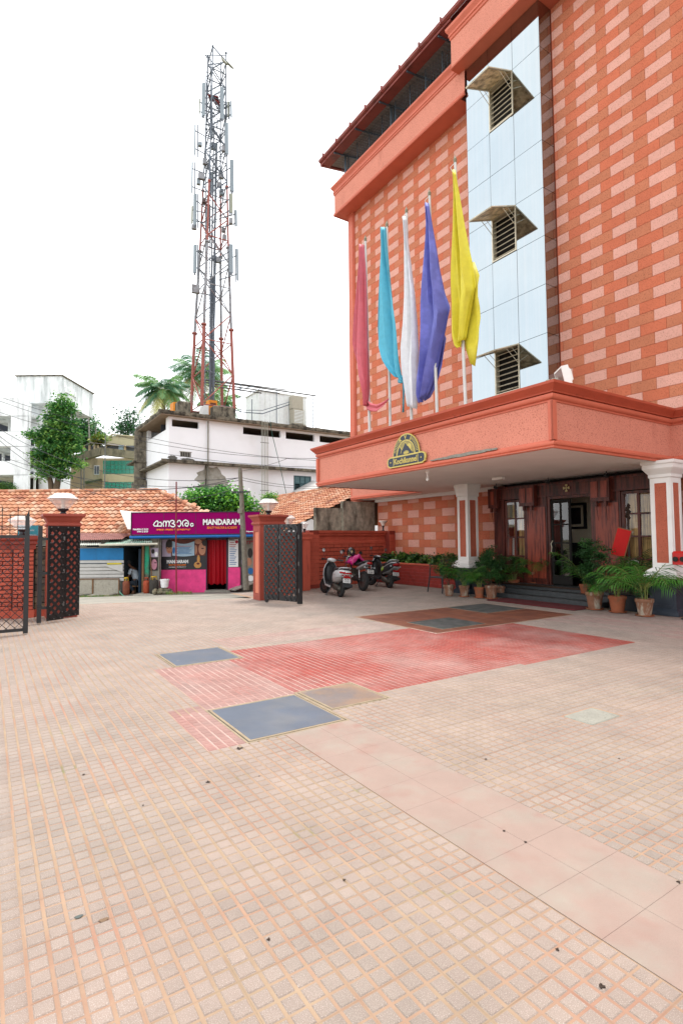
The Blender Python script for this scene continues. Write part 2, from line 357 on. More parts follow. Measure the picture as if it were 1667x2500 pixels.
m_glassf = mat('mirror_cladding_glass', (.36,.405,.425), .035, .03, .6, metal=1.0, streak=(.39,.42,.435), streakscale=(9,9,.12), streakpos=(.45,.75))
m_gjoint = mat('glazing_joint', (.035,.045,.055), .6, 0)
m_sash = mat('bronze_sash_underside', (.80,.66,.42), .45, .25, 5, .1, 30, col2=S(170,150,110,.7), c2scale=4)
m_alu = mat('weathered_aluminium', S(226,216,192,.75), .45, .12, 8, metal=.4)
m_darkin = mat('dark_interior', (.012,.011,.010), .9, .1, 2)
m_roofs = mat('maroon_roof_sheet', S(166,88,80,.65), .55, .12, 1.2, .1, 20, streak=S(110,70,66,.5), streakscale=(2,2,2))
m_mesh = mat('terrace_steel', (.10,.13,.16), .5, .1, 5, metal=.5)
m_corr = mat('corrugated_underside', S(150,154,156,.7), .6, .15, 2)

# ================================================================== GROUND
def groundz(p):                                   # road falls away beyond the yard
    x, y = p
    return 0.0
# big terrain sheet with the road falling behind the gate line (world frame)
gm = MB(); xs = [-400,-120,-60,-40,-25,-12,-6,0,6,14,30,60,150,400]; ys = [-60,-10,5,13.0,15.5,18.0,21.0,26,40,80,200,600,1500]
def tz(x, y):
    if y <= 13.0: return -0.06
    if y < 21.0: return -0.06 - 0.50*(y-13.0)/8.0
    return -0.56
gv = [(x, y, tz(x, y)-0.03) for y in ys for x in xs]
gf = [(j*len(xs)+i, j*len(xs)+i+1, (j+1)*len(xs)+i+1, (j+1)*len(xs)+i) for j in range(len(ys)-1) for i in range(len(xs)-1)]
gm.add(gv, gf); single('ground', gm, m_earth, rot=0, kind='structure')
# road: gravelly strip between the yard edge and the shops
rd = MB(); rx = np.linspace(-40, 12, 27)
def yard_edge(X): return 14.0 + 0.30*(X+6.0) if X < -2.0 else 15.2 + 0.1*(X+2)
rowsr = []
for X in rx:
    e = min(13.78 + 0.26*(X+6.6), 15.0+0.0*X); rowsr.append([(X, e-3.0, -.02), (X, e+0.1, -0.012), (X, e+2.2, -0.16), (X, e+4.6, -0.34), (X, e+8.5, -0.54), (X, e+14, -0.55)])
vs = [p for r_ in rowsr for p in r_]
fs = [(i*6+k, (i+1)*6+k, (i+1)*6+k+1, i*6+k+1) for i in range(len(rx)-1) for k in range(5)]
rd.add(vs, [f[::1] for f in fs]); single('road', rd, m_road, rot=0, kind='structure')

# --- courtyard paving (hotel frame): slabs of 4 x 4 grooved pads
SX, SY, X0, Y0 = 0.32, 0.306, 0.476, 1.93
def yard_in(x, y):
    if x > 13.0 or y < -2.6 or x < -6.5: return False
    if x < 6.1: return y < 13.85 + 0.33*(6.1-x)
    if x < 8.6: return y < 15.4
    return y < 16.4
def region(x, y):
    def r_(a, b, c, d): return a <= x <= b and c <= y <= d
    if r_(2.0,2.93,6.95,7.88) or r_(1.745,2.70,4.06,5.04) or r_(2.72,3.43,4.38,5.10): return None
    if r_(4.32,4.77,2.76,3.07): return None
    if r_(6.35,10.12,6.84,9.25):
        return None
    if r_(2.69,8.2,4.68,7.52) and not (x > 3.43 and y < 4.6): return 1
    if r_(3.43,5.66,4.60,4.7) or r_(5.66,8.2,4.5,4.7): return 1
    if r_(1.75,2.70,5.04,6.95): return 2
    if r_(1.42,1.745,4.08,5.25): return 2
    if r_(3.0,6.35,7.75,8.50): return 3
    if r_(9.0,12.4,4.2,6.9) and (x*7 % 3) < 2.2: return 3
    if r_(2.076,2.716,-2.6,4.06): return 4
    return 0
padmats = {0: (m_pad, m_grout), 1: (m_padred, m_groutr), 2: (m_padpink, m_groutr), 3: (m_padpale, m_grout)}
def pad_geo(ox, oy, px, py, gx, gy, h=.0048, c=.005):
    x0, x1, y0, y1 = ox+gx/2, ox+px-gx/2, oy+gy/2, oy+py-gy/2
    return ([(x0,y0,-h),(x1,y0,-h),(x1,y1,-h),(x0,y1,-h),(x0+c,y0+c,0),(x1-c,y0+c,0),(x1-c,y1-c,0),(x0+c,y1-c,0)],
            [(4,5,6,7),(0,1,5,4),(1,2,6,5),(2,3,7,6),(3,0,4,7)])
def slab_mesh(reg):
    b = MB()
    for i in range(4):
        for j in range(4):
            jx, jy = rng.uniform(-.0008,.0008,2)
            v, f = pad_geo(i*SX/4+jx, j*SY/4+jy, SX/4, SY/4, .012, .008); b.add(v, f, 0)
    b.add([(.0007,.0007,-.0034),(SX-.0007,.0007,-.0034),(SX-.0007,SY-.0007,-.0034),(.0007,SY-.0007,-.0034)], [(0,1,2,3)], 1)
    return b.mesh('paving_slab', padmats[reg])
yard = Thing('courtyard_paving', origin=(4, 5, 0), kind='structure')
slabs = {r_: slab_mesh(r_) for r_ in padmats}
cand = []
for i in range(-22, 42):
    for j in range(-16, 52):
        x, y = X0+i*SX, Y0+j*SY; cx_, cy_ = x+SX/2, y+SY/2
        if not yard_in(cx_, cy_): continue
        regs = {region(x+SX/8*(2*a+1), y+SY/8*(2*b+1)) for a in range(4) for b in range(4)}
        if cx_ > 11.4 and 5.3 < cy_ < 10.3: continue
        if cx_ > 12.0 and cy_ > 11.8: continue
        s_, d_ = px_size(H(cx_, cy_, 0)); cand.append((s_/max(.3, d_)**.5 if s_ > 0 else 0, x, y, regs, cx_, cy_))
cand.sort(key=lambda q: -q[0]); nsl = 0; PV = []; PQ = []; PM = []
allm = [m_pad, m_grout, m_padred, m_groutr, m_padpink, m_padpale]
mid_ = {0: (0, 1), 1: (2, 3), 2: (4, 3), 3: (5, 1)}
tv, tf = pad_geo(0, 0, SX/4, SY/4, .012, .008); tv = np.array(tv); tf = np.array(tf)
chunks = []; cnt = 0
for k, (s_, x, y, regs, cx_, cy_) in enumerate(cand):
    if len(regs) == 1 and next(iter(regs)) in padmats and nsl < 296 and s_ > 0:
        yard.inst('paving_slab', slabs[next(iter(regs))], (x, y, float(rng.normal(0, .0003))), rot=(float(rng.normal(0,.0005)), float(rng.normal(0,.0005)), 0)); nsl += 1
    else:
        for a in range(4):
            for b in range(4):
                r_ = region(x+SX/8*(2*a+1), y+SY/8*(2*b+1))
                if r_ is None or r_ == 4: continue
                V = tv + np.array([x+a*SX/4-4, y+b*SY/4-5, float(rng.normal(0,.0003))]); chunks.append((V, mid_[r_][0]))
n_ = len(chunks); V = np.concatenate([c[0] for c in chunks]); Q = (tf[None] + (np.arange(n_)*8)[:, None, None]).reshape(-1, 4)
mi = np.repeat([c[1] for c in chunks], 5); me = fast_mesh('paving_pads', V, Q, allm, mi)
o = bpy.data.objects.new('paving_pads', me); COL.objects.link(o); o.parent = yard.e; o['kind'] = 'stuff'
# bedding under the pads, coloured by region
bd = MB()
def yq(x0, x1, y0, y1, z, m): bd.add([(x0,y0,z),(x1,y0,z),(x1,y1,z),(x0,y1,z)], [(0,1,2,3)], m)
bd.add([(-6.5,-2.6,-.0044),(13,-2.6,-.0044),(13,16.4,-.0044),(8.6,16.4,-.0044),(8.6,15.4,-.0044),(6.1,15.4,-.0044),(6.1,13.85,-.0044),(-6.5,18.0,-.0044)], [tuple(range(8))], 0)
yq(2.70,8.19,4.62,7.50,-.0040,1); yq(1.76,2.69,5.04,6.94,-.0040,1); yq(1.43,1.745,4.09,5.03,-.0040,1)
yard.part('paving_bed', bd, [m_grout, m_groutr])
sb = MB()                                         # worn smooth strip with faint tile joints
for j in range(22):
    for i in range(2):
        y = Y0 + (j-14)*SY - 0.0; x = 2.076 + i*SX
        if y + SY > 4.075: continue
        sb.bbox(x+.0004, x+SX-.0004, y+.0004, y+SY-.0004, -.009, .0004*(1+((i*7+j*3) % 3)), .001)
yard.part('smooth_slab', sb, m_smooth)
yard.part('cement_patch', MB().bbox(4.33, 4.76, 2.775, 3.06, -.01, .004, .01), m_cement)
bt = MB(); gapm = 1                                # glazed brown tiles round the two inset mats
xs_ = [6.36+.47*i for i in range(9)]; ys_ = [6.86+.47*i for i in range(6)]
for i in range(8):
    for j in range(5):
        x0_, x1_, y0_, y1_ = xs_[i], xs_[i]+.47, ys_[j], ys_[j]+.47
        if x0_ > 10 or y1_ > 9.3: continue
        bt.bbox(x0_+.004, min(x1_, 10.12)-.004, y0_+.004, y1_-.004, -.012, .001, .003, 0)
bt.box(6.355, 10.125, 6.85, 9.25, -.012, -.002, 1)
yard.part('glazed_tile', bt, [m_brown, m_border])
m_slate2 = mat('grey_slate_mat', S(92,92,90,.6), .8, .22, 4, .4, 60, col2=S(70,78,72,.55), c2scale=5)
for nme, (a, b, c, d), mm in (('granite_cover', (2.02,2.92,6.97,7.86), m_plate), ('granite_cover', (1.765,2.685,4.075,5.02), m_plate), ('rusty_cover', (2.735,3.40,4.39,5.07), m_rust),
                      ('slate_inset', (6.70,7.76,7.07,8.02), m_slate2), ('slate_inset', (8.87,10.08,8.02,9.2), m_slate2)):
    f = MB()
    if mm is m_slate2:
        f.bbox(a, b, c, d, -.01, .006, .002, 0); f.box(a-.012, b+.012, c-.012, d+.012, -.01, .003, 1); yard.part(nme, f, [mm, m_border])
        continue
    f.box(a-.025, b+.025, c-.025, d+.025, -.03, -.0025, 1)
    fr = .022
    for (p, q, r_, s_) in ((a-.025,b+.025,c-.025,c-.006),(a-.025,b+.025,d+.006,d+.025),(a-.025,a-.006,c-.006,d+.006),(b+.006,b+.025,c-.006,d+.006)): f.box(p, q, r_, s_, -.005, .001, 2)
    f.bbox(a+.004, b-.004, c+.004, d-.004, -.02, .004, .003, 3)
    f.bbox(a+.026, b-.026, c+.026, d-.026, -.02, .0065, .003, 0)
    yard.part(nme, f, [mm, m_dark, m_border, m_border])
# litter: leaves, spots
m_spotd = mat('oil_spot', S(96,104,100,.6), .7, .1, 20); m_spotb = mat('brown_spot', S(140,112,86,.6), .8, .1, 20); m_dryleaf = mat('dry_leaf', S(70,52,40,.5), .8, .2, 30)
for (px_, py_, rr, mm) in ((193,2238,.016,m_spotd),(254,2246,.018,m_spotb)):
    q = loc(G(px_, py_)); st = MB(); pr_ = [(rr*(1+.25*math.sin(3*t)+.15*math.cos(5*t))*math.cos(t), rr*.8*(1+.2*math.cos(2*t))*math.sin(t)) for t in np.linspace(0, 2*math.pi, 15)[:-1]]
    st.prism(pr_, Matrix.Translation((q[0], q[1], .0004)), .0006); yard.part('stain', st, mm)
LEAFL = ['largest dark dry leaf, just below the big granite cover','dry leaf scrap below and left of the largest dark leaf','tiny leaf scrap in the left middle of the paving','tiny leaf scrap below the left corner of the granite cover, right of the larger scrap','dark crumb on the pads right of the upper end of the smooth strip','upper of two dark crumbs lying on the smooth strip','lower of two dark crumbs lying on the smooth strip','crumb on the pads between the pale cement patch and the smooth strip','crumb at the right edge of the picture where the smooth strip leaves it','dark scrap in the joints at the bottom right corner of the paving','dark scrap on the pads left of the bottom right corner scrap','crumb on the pads left of the middle of the smooth strip','crumb near the bottom centre of the paving','tiny crumb in the far left of the paving']
for k, (px_, py_, sz_) in enumerate(((585,1828,.035),(508,1910,.02),(350,1967,.008),(633,1896,.006),(1185,1854,.012),(1230,2030,.010),(1282,2057,.010),(1510,1853,.01),(1655,2155,.012),(1468,2410,.016),(1360,2320,.010),(840,2150,.010),(656,2295,.010),(205,1892,.012))):
    q = loc(G(px_, py_)); lf = MB(); a0 = k*1.3
    for t in range(3): lf.obox((q[0]+.4*sz_*math.cos(a0+t*2), q[1]+.4*sz_*math.sin(a0+t*2), .004), sz_*.7, sz_*.45, .003, Matrix.Rotation(a0+t, 3, 'Z') @ Matrix.Rotation(.4*math.sin(k+t), 3, 'X'))
    single('dead_leaf', lf, m_dryleaf, LEAFL[k], 'leaf', (q[0], q[1], 0), group='dry leaf scraps on the paving')

# ================================================================== HOTEL
XF = 13.0
hotel = Thing('hotel_building', 'tall orange hotel clad in pink, orange and tan blocks with a canopy and mirrored bay', 'hotel', (XF, 8, 0))
wl = MB()
wl.box(XF, 26, -8, 19.09, 3.15, 16.9, 0)
wl.box(XF, 26, 10.8, 17.3, 0, 3.15, 0); wl.box(XF, 26, -8, 6.25, 0, 3.15, 0)
wl.box(18.2, 26, 6.25, 10.8, 0, 3.15, 0)
hotel.part('wall', wl, m_joint)
bkm = [m_blkL, m_blkO, m_blkT]
def block_mesh(c, w_=.6, h=.2675):
    b = MB(); g_ = .002; d = .007; cc = .003
    y0, y1, z0, z1 = g_-w_/2, w_/2-g_, g_-h/2, h/2-g_
    b.add([(0,y0,z0),(0,y1,z0),(0,y1,z1),(0,y0,z1),(-d,y0+cc,z0+cc),(-d,y1-cc,z0+cc),(-d,y1-cc,z1-cc),(-d,y0+cc,z1-cc)], [(4,7,6,5)[::-1],(0,4,5,1),(1,5,6,2),(2,6,7,3),(3,7,4,0)])
    return b, b.mesh('wall_block', bkm[c])
BL = [block_mesh(c) for c in range(3)]
blocks = []
def fill(y_lo, y_hi, z_lo, z_hi, skip=None):
    BW, BH, zb = .6, .2683, 5.561
    k0, k1 = int((z_lo-zb)//BH)-1, int((z_hi-zb)//BH)+1
    for k in range(k0, k1+1):
        z0, z1 = max(z_lo, zb+k*BH), min(z_hi, zb+(k+1)*BH)
        if z1-z0 < .03: continue
        off = 7.65 if k % 2 == 0 else 6.78         # light block spans [off, off+.6]
        n0 = int((y_lo-off)//BW)-1
        for n in range(n0, n0+int((y_hi-y_lo)/BW)+4):
            y0, y1 = max(y_lo, off+n*BW), min(y_hi, off+(n+1)*BW)
            if y1-y0 < .03: continue
            if skip and skip(y0, y1, z0, z1): continue
            c = [0, 2, 1][n % 3]
            blocks.append((y0, y1, z0, z1, c))
fill(1.5, 8.93, 4.25, 16.45); fill(11.67, 18.68, 4.25, 16.3); fill(10.85, 17.3, .5, 3.14); fill(2.0, 6.2, .9, 3.14)
full = []; rest = MB()
def size_of(b):
    s_, d_ = px_size(H(XF, (b[0]+b[1])/2, (b[2]+b[3])/2)); return s_
blocks.sort(key=lambda b: -(size_of(b) if (b[1]-b[0]) > .59 and (b[3]-b[2]) > .26 else -1))
for k, b in enumerate(blocks):
    yc, zc = (b[0]+b[1])/2, (b[2]+b[3])/2
    if k < 296: hotel.inst('wall_block', BL[b[4]][1], (XF-.001, yc, zc))
    else:
        g_, cc = .002, .003; y0, y1, z0, z1 = b[0]+g_, b[1]-g_, b[2]+g_, b[3]-g_; X = XF-.001; d = .007
        rest.add([(X,y0,z0),(X,y1,z0),(X,y1,z1),(X,y0,z1),(X-d,y0+cc,z0+cc),(X-d,y1-cc,z0+cc),(X-d,y1-cc,z1-cc),(X-d,y0+cc,z1-cc)], [(4,7,6,5)[::-1],(0,4,5,1),(1,5,6,2),(2,6,7,3),(3,7,4,0)], b[4])
hotel.part('wall_blocks', rest, bkm, kind='stuff')
# left pilaster
pl = MB(); pl.box(12.93, XF+.3, 18.68, 19.10, 3.0, 16.3); pl.box(12.90, XF, 18.74, 19.04, 3.0, 15.7); pl.box(12.86, XF, 18.62, 19.14, 15.75, 16.05); pl.box(12.88, XF, 18.64, 19.12, 15.55, 15.72)
hotel.part('pilaster', pl, m_trim)
# parapet left part and high box over the mirrored bay
path = [(12.40, 11.66), (12.40, 19.36), (26, 19.36)]
pp = MB(); pp.sweep([(0, 15.70), (0, 16.55)], path, side=1)
hotel.part('parapet', pp, m_stucco)
pc = MB(); pc.sweep([(-.02,15.62),(.03,15.62),(.05,15.66),(.03,15.70),(.035,15.74),(0.0,15.76)], path)
pc.sweep([(0,16.52),(.03,16.54),(.03,16.60),(.055,16.62),(.055,16.68),(.03,16.70),(.05,16.76),(.12,16.86),(.13,16.93),(-.3,16.93)], path)
pc.add([(12.42,11.86,15.63),(13.05,11.86,15.63),(13.05,19.34,15.63),(12.42,19.34,15.63)], [(0,1,2,3)])
hotel.part('cornice', pc, m_trim)
pth = [(12.05, -8), (12.05, 11.88), (13.2, 11.88)]
bx = MB(); bx.sweep([(0,16.52),(0,17.42)], pth); hotel.part('parapet', bx, m_stucco)
bc = MB(); bc.sweep([(-.04,16.45),(.02,16.45),(.035,16.49),(.0,16.54)], pth); bc.sweep([(0,17.40),(.03,17.42),(.03,17.5),(.06,17.52),(.05,17.6),(.12,17.72),(.13,17.80),(-.4,17.80)], pth)
bc.add([(12.06,-8,16.455),(13.05,-8,16.455),(13.05,11.86,16.455),(12.06,11.86,16.455)], [(0,1,2,3)])
hotel.part('cornice', bc, m_trim)
# terrace roof
rf = MB(); rf.add([(12.12,19.9,18.25),(12.12,-8,18.25),(12.2,-8,18.45),(12.2,19.9,18.45),(26,19.9,20.8),(26,-8,20.8)], [(0,1,2,3),(3,2,5,4)])
rf.add([(12.12,19.92,18.25),(12.2,19.92,18.45),(26,19.92,20.8),(26,19.92,20.55)], [(0,1,2,3)])
hotel.part('terrace_roof', rf, m_roofs)
gt = MB(); gt.tube([(12.03,19.95,18.30),(12.03,-8,18.30)], .09, 8)
for y in np.arange(12.2, 20, 1.05): gt.box(11.92, 12.15, y, y+.05, 18.19, 18.42)
gt.beam((12.05,19.92,18.22),(26,19.92,20.6),.1,.25)
hotel.part('gutter', gt, m_roofs, smooth=True)
hotel.part('eave_board', MB().add([(12.08,19.9,18.14),(12.08,11.9,18.14),(12.5,11.9,18.17),(12.5,19.9,18.17)],[(0,1,2,3)]).box(12.06,12.08,11.9,19.9,18.12,18.3), m_roofs)
cu_ = MB(); nn = 110                               # corrugated ceiling seen from below
ys2 = np.linspace(11.9, 19.85, nn); vs = []
for i, y in enumerate(ys2): z_ = .035 if i % 2 else 0; vs += [(12.15, y, 18.16+z_), (26, y, 20.4+z_)]
cu_.add(vs, [(2*i, 2*i+2, 2*i+3, 2*i+1) for i in range(nn-1)]); hotel.part('ceiling_sheet', cu_, m_corr)
for y in (19.0, 15.8, 12.3):
    hotel.part('roof_post', MB().cyl((12.75,y,16.9),(12.75,y,18.35),.05,n=8).cyl((12.9,y,16.9),(12.9,y,18.35),.03,n=6), m_mesh)
tm = MB()
for y in np.arange(12.1, 19.2, .85): tm.cyl((12.72,y,16.9),(12.72,y,18.3),.018,n=5)
for y in np.arange(12.0, 19.2, .14): tm.cyl((12.70,y,16.9),(12.70,y,18.25),.0045,n=3,cap=False)
for z in np.arange(17.05, 18.25, .14): tm.cyl((12.70,11.95,z),(12.70,19.2,z),.0045,n=3,cap=False)
for y in np.arange(12.5, 19.5, 1.6): tm.beam((12.1,y,18.1),(16,y,18.75),.04,.06)
hotel.part('terrace_mesh', tm, m_mesh)
hotel.part('back_wall', MB().box(16, 16.2, 12, 19, 16.9, 18.7), m_corr)

# mirrored bay
XG = 12.45; yb0, yb1 = 8.97, 11.65; PW = (yb1-yb0)/3
bay = MB(); bay.box(XG+.3, XF-.001, yb0+.02, yb1-.02, 4.1, 16.45); hotel.part('bay_core', bay, m_gjoint)
zj = [16.45, 15.11, 13.77, 12.43, 11.09, 9.75, 8.41, 7.07, 5.73, 4.39]
def tilt(): return float(rng.normal(0, .0035))
def pane(y0, y1, z0, z1, label=None):
    b = MB(); g_ = .006; t1, t2 = tilt()*.6, tilt()*.6; yc, zc = (y0+y1)/2, (z0+z1)/2
    def X(y, z): return XG + .004 + t1*(y-yc) + t2*(z-zc)
    vs = [(X(a, c), a, c) for a, c in ((y0+g_,z0+g_),(y1-g_,z0+g_),(y1-g_,z1-g_),(y0+g_,z1-g_))]
    b.add(vs + [(v[0]+.02, v[1], v[2]) for v in vs], [(3,2,1,0)[::-1][::-1],(0,1,5,4),(1,2,6,5),(2,3,7,6),(3,0,4,7)])
    hotel.part('glass_pane', b, m_glassf)
wins = [13.77, 9.75, 5.73]                         # bottoms of the rows that hold a louvred window (middle column)
for i in range(9):
    zt, zb = zj[i], zj[i+1]
    for c in range(3):
        y0, y1 = yb0+c*PW, yb0+(c+1)*PW
        if c == 1 and zb in wins: continue
        pane(y0, y1, zb, zt)
    b = MB(); g_ = .006; b.box(XG+.006, XF+.01, yb0-.02, yb0+.01, zb+g_, zt-g_); hotel.part('glass_pane', b, m_glassf)
    b = MB(); b.box(XG+.006, XF-.012, yb1-.02, yb1+.004, zb+g_, zt-g_); hotel.part('glass_pane', b, m_glassf)
for zb in wins:
    y0, y1, z0, z1 = yb0+PW, yb0+2*PW, zb+.02, zb+1.34
    wn = MB()
    wn.box(XG-.01, XG+.16, y0+.005, y0+.045, z0, z1); wn.box(XG-.01, XG+.16, y1-.045, y1-.005, z0, z1)
    wn.box(XG-.01, XG+.16, y0+.045, y1-.045, z1-.04, z1); wn.box(XG-.01, XG+.16, y0+.045, y1-.045, z0, z0+.04)
    wo_ = hotel.part('window', wn, m_alu)
    hotel.part('recess', MB().box(XG+.165, XG+.17, y0+.04, y1-.04, z0+.04, z1-.04), m_darkin, wo_)
    for k in range(8):
        zc = z0+.12+k*.155
        sl = MB().obox((XG+.07, (y0+y1)/2, zc), .075, y1-y0-.09, .02, Matrix.Rotation(R(-32), 3, 'Y')); hotel.part('slat', sl, m_alu, wo_)
    # sash propped outward from the top
    hz = z1 - .01; Ln = 1.06; an = R(70)
    dx, dz = -math.sin(an)*Ln, -math.cos(an)*Ln
    M_ = Matrix(((0, math.sin(an), 0), (1, 0, 0), (0, math.cos(an), 1))).to_3x3()
    d_ = Vector((dx, 0, dz)).normalized(); n_v = Vector((0,1,0)).cross(d_).normalized()
    Ms = Matrix((Vector((0,1,0)), d_, n_v)).transposed(); hp = Vector((XG-.005, (y0+y1)/2, hz)); cc_ = hp + d_*Ln/2
    sp = MB(); sp.obox(cc_ - n_v*0, PW-.03, Ln, .012, Ms, 0)
    for off, (a, b_) in (((0, Ln/2-.025), (PW-.03, .05)), ((0, -Ln/2+.025), (PW-.03, .05)), ((PW/2-.04, 0), (.05, Ln-.1)), ((-PW/2+.04, 0), (.05, Ln-.1))):
        sp.obox(cc_ + Vector((0,1,0))*off[0] + d_*off[1] + n_v*(.017 if n_v.z < 0 else -.017), a, b_, .02, Ms, 1)
    sh = hotel.part('sash', sp, [m_sash, m_alu])
    arm = MB()
    for yy in (y0+.06, y1-.06):
        q = hp + d_*.55; arm.cyl((XG, yy, hz-.52), (q.x, yy, q.z), .009, n=5); arm.cyl((XG, yy, hz-.30), (hp.x+d_.x*.32, yy, hz+d_.z*.32), .007, n=5)
    hotel.part('stay', arm, m_alu, sh)

# ---------------- canopy + ledge
cpath = [(12.07,-8),(12.07,5.71),(8.04,5.71),(8.04,13.65),(12.07,13.65),(12.07,17.85),(14.5,17.85)]
fa = MB(); fa.sweep([(-.05,3.24),(-.05,3.98)], cpath); hotel.part('fascia', fa, m_stucco)
mo = MB()
mo.sweep([(-.05,3.12),(-.005,3.12),(.0,3.15),(-.012,3.165),(.012,3.18),(.02,3.205),(.012,3.23),(-.012,3.245),(-.02,3.27),(-.055,3.275)], cpath)
mo.sweep([(-.055,3.93),(-.03,3.935),(-.03,3.965),(-.005,3.975),(.015,4.0),(.022,4.03),(.015,4.06),(-.015,4.075)], cpath)
for (a, b_, c, d) in ((8.035,8.005,5.675,5.79),(8.035,8.12,5.665,5.69)):
    pass
mo.box(7.998+.03, 8.10, 5.70, 5.80, 3.26, 3.94); mo.box(8.028, 8.13, 5.698, 5.75, 3.26, 3.94)
mo.box(8.028, 8.10, 13.56, 13.66, 3.26, 3.94)
hotel.part('moulding', mo, m_trim, smooth=True)
cn = MB(); cn.sweep([(-.015,4.075),(.03,4.08),(.035,4.10),(.06,4.13),(.115,4.19),(.13,4.205),(.135,4.25),(-.18,4.26),(-.18,4.12)], cpath)
hotel.part('cornice', cn, m_cap)
sf = MB(); sf.add([(8.02,5.73,3.135),(8.02,13.63,3.135),(13.05,13.63,3.135),(13.05,5.73,3.135)], [(0,1,2,3)])
sf.add([(12.05,13.63,3.135),(12.05,17.83,3.135),(13.05,17.83,3.135),(13.05,13.63,3.135)], [(0,1,2,3)]); sf.add([(12.05,-8,3.135),(12.05,5.73,3.135),(13.05,5.73,3.135),(13.05,-8,3.135)], [(0,1,2,3)])
hotel.part('soffit', sf, m_soffit)
hotel.part('canopy_slab', MB().box(8.1, 13.0, 5.78, 13.58, 4.0, 4.14).box(12.1,13,-8,5.78,4.0,4.14).box(12.1,13,13.58,17.8,4.0,4.14), m_cement)
ck = MB(); pts = [(8.035, 7.0+i*.13, 3.275+.004*math.sin(i*1.7)) for i in range(14)]   # chipped plaster on the moulding
for i, p in enumerate(pts): ck.obox(p, .03, .14, .05*abs(math.sin(.4+i*.2))+.015, Matrix.Rotation(.06*math.sin(i*2), 3, 'X'))
hotel.part('bare_plaster', ck, m_cement)
cv = MB(); cv.sweep([(0,3.135),(-.05,3.12),(-.06,3.06),(-.09,3.02)], [(12.85,6.0),(12.85,17.2)]); cv.box(12.86,13.0,6.2,17.28,3.02,3.134)
hotel.part('cove', cv, m_white)
# columns
def column(yc, fl=.12):
    sh = MB(); x0, x1, y0, y1 = 11.5, 11.92, yc-.205, yc+.205
    sh.box(x0+.012, x1-.012, y0+.012, y1-.012, .9, 2.8, 1)
    for z0, z1 in ((.92,1.05),(2.68,2.80)): sh.box(x0, x1, y0, y1, z0, z1, 0)
    e = .075
    for a in (x0, x1-e):
        for b_ in (y0, y1-e): sh.box(a, a+e, b_, b_+e, 1.05, 2.68, 0)
    for a, b_ in ((e,.018),):
        for yy in (y0-.004, y1-.014):
            sh.box(x0+e-.006, x0+e+.01, yy, yy+.018, 1.05, 2.68, 0); sh.box(x1-e-.01, x1-e+.006, yy, yy+.018, 1.05, 2.68, 0)
        for xx in (x0-.004, x1-.014):
            sh.box(xx, xx+.018, y0+e-.006, y0+e+.01, 1.05, 2.68, 0); sh.box(xx, xx+.018, y1-e-.01, y1-e+.006, 1.05, 2.68, 0)
    r_ = [(x0,y0),(x0,y1),(x1,y1),(x1,y0)]
    sh.sweep([(0,2.78),(.02,2.80),(.02,2.86),(fl*.4,2.90),(fl*.75,2.96),(fl*.83,2.98),(fl*.83,3.06),(fl,3.07),(fl,3.134)], r_, closed=True)
    sh.sweep([(.13,.74),(.13,.80),(.10,.83),(.11,.86),(.07,.90),(.03,.93),(0,.95)], r_, closed=True)
    col = hotel.part('column', sh, [m_white, m_panelred])
    pb = MB(); a0, a1, b0, b1 = 11.42, 12.0, yc-.28, yc+.28
    pb.box(a0+.02, a1, b0+.02, b1-.02, .1, .68); rr = [(a0+.02,b0+.02),(a0+.02,b1-.02),(a1,b1-.02),(a1,b0+.02)]
    pb.sweep([(.0,.62),(.02,.65),(.03,.70),(.03,.738),(-.1,.74)], rr, closed=True); pb.sweep([(.05,0),(.05,.08),(.02,.12),(0,.14)], rr, closed=True)
    for s0, s1 in ((b0+.08, b1-.08),):
        pb.box(a0+.008, a0+.025, s0, s1, .18, .21); pb.box(a0+.008, a0+.025, s0, s1, .55, .58); pb.box(a0+.008, a0+.025, s0, s0+.03, .21, .55); pb.box(a0+.008, a0+.025, s1-.03, s1, .21, .55)
    hotel.part('plinth', pb, m_slate, col)
column(5.715); column(11.24, .06)
hotel.part('platform', MB().bbox(11.50, 13.0, 5.98, 6.9, 0, .34, .02), m_blackgran); hotel.part('platform', MB().bbox(11.50, 12.9, 10.25, 10.96, 0, .30, .02), m_blackgran)
# ---------------- entrance
XE = 12.4
bm_ = MB(); bm_.box(XE-.04, XE+.25, 6.2, 10.66, 2.66, 3.02); bm_.box(XE-.07, XE-.04, 6.2, 10.66, 2.97, 3.02); bm_.box(XE-.06, XE-.04, 6.2, 10.66, 2.66, 2.70)
hotel.part('lintel', bm_, m_wood)
for yc in (9.58, 7.48, 10.76):
    b = MB(); hw = .245 if yc < 10.5 else .16
    b.box(XE-.18, XE+.1, yc-hw, yc+hw, 2.44, 3.0, 0)
    for s_ in ((-.5, .5) if hw > .2 else (0,)):
        b.box(XE-.195, XE-.18, yc+s_*hw-hw*.36, yc+s_*hw+hw*.36, 2.53, 2.92, 1)
    for s_ in (-.5, .5): b.obox((XE-.12, yc+s_*hw, 2.40), .07, .06, .16, None, 0); b.cyl((XE-.12, yc+s_*hw, 2.34),(XE-.06, yc+s_*hw*.9, 1.98), .012, .004, 5, 0)
    hotel.part('bracket', b, [m_wood, m_wood2])
for y0, y1 in ((9.06, 9.74), (7.06, 7.74), (10.48, 10.85)):
    b = MB(); b.box(XE-.02, XE+.16, y0, y1, .34, 2.66, 0)
    if y1-y0 > .5: b.box(XE-.035, XE-.02, y0+.05, y1-.05, .5, 2.40, 1)
    hotel.part('pier', b, [m_wood, m_wood2])
hotel.part('side_wall', MB().box(XE+.16, XF+.02, 10.6, 10.85, 0, 3.1).box(XE+.16, XF+.02, 6.0, 6.3, 0, 3.1), m_wood)
